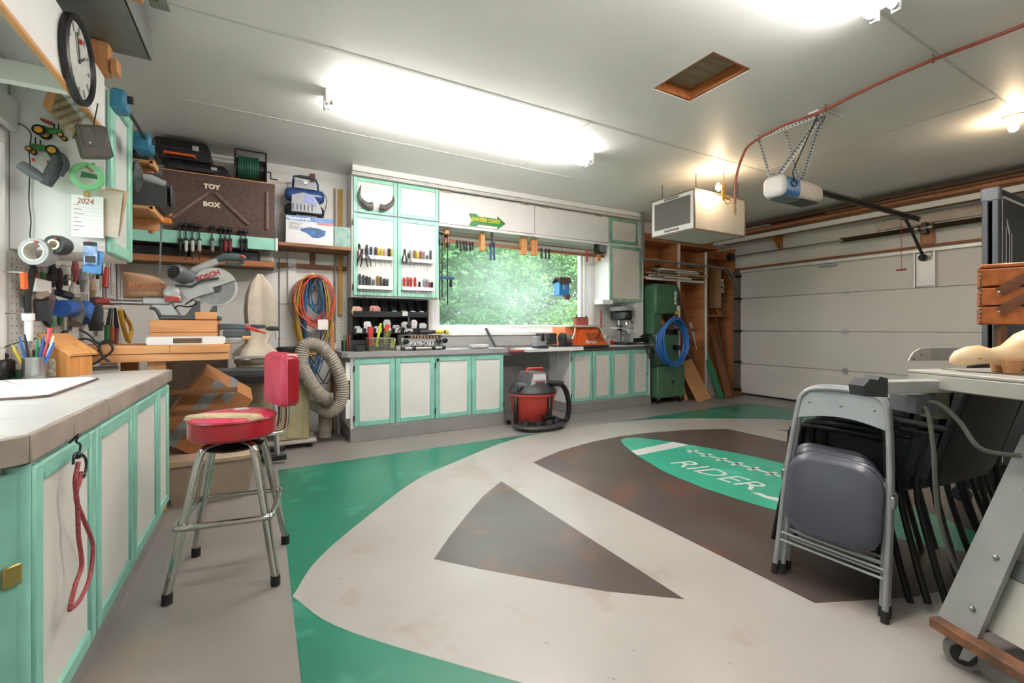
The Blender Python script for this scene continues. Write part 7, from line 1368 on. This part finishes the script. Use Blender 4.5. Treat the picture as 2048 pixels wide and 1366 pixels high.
b=B(); b.loft([[P3(.16,.05,.16),P3(.98,.05,.16),P3(.98,.06,.16),P3(.16,.06,.16)],[P3(.2,.10,.34),P3(.95,.10,.34),P3(.95,.11,.34),P3(.2,.11,.34)]]); b.build('stand_apron',SAWP,t); b=B(); b.loft([[P3(.2,.10,.345),P3(.95,.10,.345),P3(.95,.11,.345),P3(.2,.11,.345)],[P3(.22,.115,.4),P3(.93,.115,.4),P3(.93,.125,.4),P3(.22,.125,.4)]]); b.build('stand_band',mat('band_grey','#85888a',.45),t)
B().bb(.1,1.05,-.03,.03,.1,.134,.003,TM).build('base_rail',RUST,t); B().bb(.1,1.05,.58,.64,.1,.134,.003,TM).build('base_rail',RUST,t); B().bb(.1,.16,.03,.58,.1,.134,.003,TM).build('base_rail',RUST,t)
for a,b_ in ((.17,.02),(1.0,.02),(.17,.6),(1.0,.6)):
    c=P3(a,b_,.05); vw=FW+RT*.85; M=Matrix.Translation(c)@Matrix.Rotation(math.atan2(vw.y,vw.x)-PI/2,4,'Z'); B().lathe([(.012,-.016),(.035,-.014),(.036,-.012),(.05,-.012),(.05,.012),(.036,.012),(.035,.014),(.012,.016)],(0,0,0),24,1,M).build('caster_tyre',mat('tyre_grey','#8b8a86',.6),t); B().lathe([(0,-.017),(.034,-.017),(.034,.017),(0,.017)],(0,0,0),18,1,M).build('caster_hub',BLK,t); B().prism([(-.012,-.014),(.012,-.014),(.05,.048),(.005,.049)],(0,.02,0),X_,Z_,-.003,M).build('caster_fork',STL,t); B().prism([(-.012,-.014),(.012,-.014),(.05,.048),(.005,.049)],(0,-.02,0),X_,Z_,-.003,M).build('caster_fork',STL,t)
B().lathe([(.05,-.012),(.062,-.012),(.062,.012),(.05,.012),(.05,-.012)],P3(.62,.08,TZ-.2),20,0).build('hand_wheel',DRK,t); B().ball(P3(.6,.03,TZ-.17),.025,10,8).build('stop_button',RED,t)
CRD=mat('cord_olive','#6b6f66',.6,var=.1)
f=lambda zx_,zy_,d: (lambda r: r*d+V((0,0,CH)))(ray(1760+zx_/2.254,760+zy_/2.254))
B().tube([f(180,110,1.6),f(215,150,1.58),f(240,300,1.58),f(250,480,1.6),f(270,640,1.62),f(320,800,1.65),f(370,900,1.68),f(405,958,1.7)],.0075,8,smooth=6).build('power_cord',CRD,t); B().tube([f(200,95,1.6),f(270,110,1.58),f(360,190,1.55),f(430,290,1.52),f(500,325,1.5),f(640,342,1.45)],.0075,8,smooth=6).build('power_cord',CRD,t)
# fence lying on the table
t=thing('rip_fence','aluminium rip fence with rounded end plate on the table saw','fence',P3(.0,.4,TZ+.002)); 
o=onZ(1818,722,TZ+.002); b=B(); 
M=Matrix(((uu.x,vv.x,0,o.x),(uu.y,vv.y,0,o.y),(0,0,1,TZ+.002),(0,0,0,1)))
fu=RT*.97+FW*.1; fu.normalize(); b.prism([(0,0),(.115,0),(.115,.06),(.06,.058),(.025,.04),(.004,.012)],V((o.x,o.y,TZ+.002)),fu,Z_,-.006); b.build('end_plate',SAWP,t); B().prism([(.1,.028),(.35,.03),(.35,.06),(.1,.06)],V((o.x,o.y,TZ+.002))+FW*.01,fu,Z_,-.03).build('extrusion',LGR,t); B().prism([(.1,.0),(.35,.0),(.35,.026),(.1,.026)],V((o.x,o.y,TZ+.002))+FW*.01,fu,Z_,-.03).build('extrusion',SAWW,t)
for a,z in ((.02,.012),(.06,.03)): B().ball(V((o.x,o.y,TZ))+fu*a+V((0,0,z))-FW*.004,.004,6,4).build('bolt',BLK,t)
# carved wooden animal
CW=mat('carved_wood','#efdcbc',.45,var=.12,scale=3,stretch=(1,1,5),hx2='#d9b385')
def dp(px,py,d): r=ray(px,py); return r*d+V((0,0,CH))
o=dp(1950,738,1.56); cu=(RT*.94-FW*.35).normalized()
t=thing('carved_duck','smooth pale wood carving of a low bodied bird on the table saw','carving',(dp(2010,738,1.54).x,dp(2010,738,1.54).y,TZ+.001))
base=dp(1900,705,1.6); base.z=TZ+.002; s=1.6/895
prof=[(0,22,6,4),(8,26,14,10),(25,30,19,15),(45,33,19,15),(62,31,15,13),(78,32,20,15),(100,40,36,24),(130,46,46,30),(165,50,50,35),(210,50,50,36),(260,38,40,30),(300,32,30,22),(330,40,12,9)]
rings=[]
for x,zc,hh,ww in prof: rings.append([base+cu*(x*s)+V((0,0,zc*s))+(Z_.cross(cu))*(ww*s*math.cos(a))+Z_*(hh*s*math.sin(a)) for a in [k*PI/10 for k in range(20)]])
B().loft(rings).build('body',CW,t,ang=80)
for x in (85,215): 
    for sy in(-1,1): c=base+cu*(x*s)+(Z_.cross(cu))*(sy*.03); B().tube([c+V((0,0,.0)),c+V((0,0,.02)),c+V((0,0,.045))],[.022,.026,.03],10).build('foot',mat('carved_dark','#c08a58',.5,var=.15),t)
a=base+cu*(2*s)+V((0,0,22*s)); B().tube([a+(-(Z_.cross(cu)))*.006,a+cu*.07-(Z_.cross(cu))*.027+V((0,0,.008))],.0014,5).build('beak_line',BRW,t)
# sewing box on legs
SBX=wood('sewing_teak','#b0652f','#8a4a20',0,rough=.35); SBD=wood('teak_dark','#70452a','#52301c',0,rough=.4)
o=dp(1960,650,1.75); su=(RT*.72-FW*.69).normalized(); sv=Z_.cross(su); zb=o.z; t=thing('sewing_box','three tier orange teak cantilever sewing box with slanted dark arms','sewing box',(o.x+su.x*.2,o.y+su.y*.2,TZ+.001)); SM=Matrix(((su.x,sv.x,0,o.x),(su.y,sv.y,0,o.y),(0,0,1,zb),(0,0,0,1)))
th=.074
for k in range(3): B().bb(0,.42,0,.22,.002+k*th,k*th+th-.004,.004,SM).build('tray',SBX,t)
B().bb(0,.42,0,.22,3*th-.002,3*th+.014,.004,SM).build('lid',SBX,t)
for (x0,z0,x1,z1) in ((.05,.125,.15,.2),(.05,.05,.16,.135),(.135,.045,.25,.12),(.3,.125,.4,.2),(.29,.05,.4,.135)):
    B().tube([SM@V((x0,-.006,z0)),SM@V((x1,-.006,z1))],.017,4,flat=(.14,1.)).build('arm',SBD,t)
    for x,z in ((x0,z0),(x1,z1)): B().ball(SM@V((x,-.012,z)),.005,8,6).build('rivet',CHR,t)
for x in (.06,.36):
    for y in (.03,.19): B().tube([SM@V((x,y,0)),SM@V((x,y,-(zb-TZ)+.001))],.014,4).build('leg',SBD,t)
for k in range(3):
    for j in range(4): B().bb(-.0015,.006,-.0015,.006,k*th+.008+j*.016,k*th+.016+j*.016,0,SM).build('dovetail',SBD,t)
# folded table tennis table
NV=mat('table_navy','#262d38',.5,var=.15,scale=30); GE=mat('apron_grey','#5d6268',.45,.3,var=.08)
e0=dp(1997,378,2.75); pu=V((1,0,0)); pz1=e0.z; pz0=.3; t=thing('folded_games_table','folded dark blue games table with white edge lines standing on end','table',(e0.x+pu.x*.4,e0.y+pu.y*.4,0)); pv=Z_.cross(pu); PM=Matrix(((pu.x,pv.x,0,e0.x),(pu.y,pv.y,0,e0.y),(0,0,1,0),(0,0,0,1)))
for y in (0,.045): B().bb(0.0,1.3,y,y+.02,pz0,pz1,.002,PM).build('table_half',NV,t); B().bb(-.02,0.0,y-.004,y+.024,pz0,pz1+.01,.004,PM).build('apron',GE,t); B().bb(0,1.3,y-.003,y+.023,pz1-.002,pz1+.01,.003,PM).build('top_apron',GE,t)
B().bb(-.025,.03,-.01,.075,pz1-.07,pz1+.015,.008,PM).build('corner_guard',mat('corner_grey','#80858a',.5),t)
b=B(); b.bb(.06,.075,-.0015,0,pz0+.02,pz1-.03,0,PM); b.bb(.06,1.3,-.0015,0,pz1-.045,pz1-.03,0,PM); b.build('white_line',MW,t)
b=B(); b.prism([(.14,pz1-.16),(.2,pz1-.24),(.2,pz1-.62),(.185,pz1-.62),(.185,pz1-.27),(.14,pz1-.2)],PM@V((0,-.0015,0)),pu,Z_,.0015); b.bb(.13,.145,-.0015,0,pz1-.55,pz1-.22,0,PM); b.bb(.235,.25,-.0015,0,pz1-.7,pz1-.25,0,PM); b.bb(.11,.13,-.0015,0,pz1-.48,pz1-.44,0,PM); b.build('white_logo_strokes',MW,t)
for x in (.1,1.1):
    B().bb(x,x+.05,-.06,.22,.1,.3,.004,PM).build('leg_frame',DST,t)
    for y in(-.05,.2): B().lathe([(0,-.015),(.05,-.015),(.05,.015),(0,.015)],PM@V((x+.025,y,.05)),16,0).build('wheel',BLK,t); B().bb(x+.01,x+.04,y-.012,y+.012,.05,.12,0,PM).build('wheel_fork',BLK,t)
TEA=mat('dark_teal_panel','#2c4444',.55,var=.2,scale=20); B().bb(-.16,-.03,-.02,.1,.42,.95,.006,PM).build('side_carriage',TEA,t); B().bb(-.12,-.02,-.045,-.02,.66,.69,.008,PM).build('latch_handle',RED,t); B().bb(-.2,-.16,.0,.05,.93,.97,.012,PM).build('release_handle',RED,t)
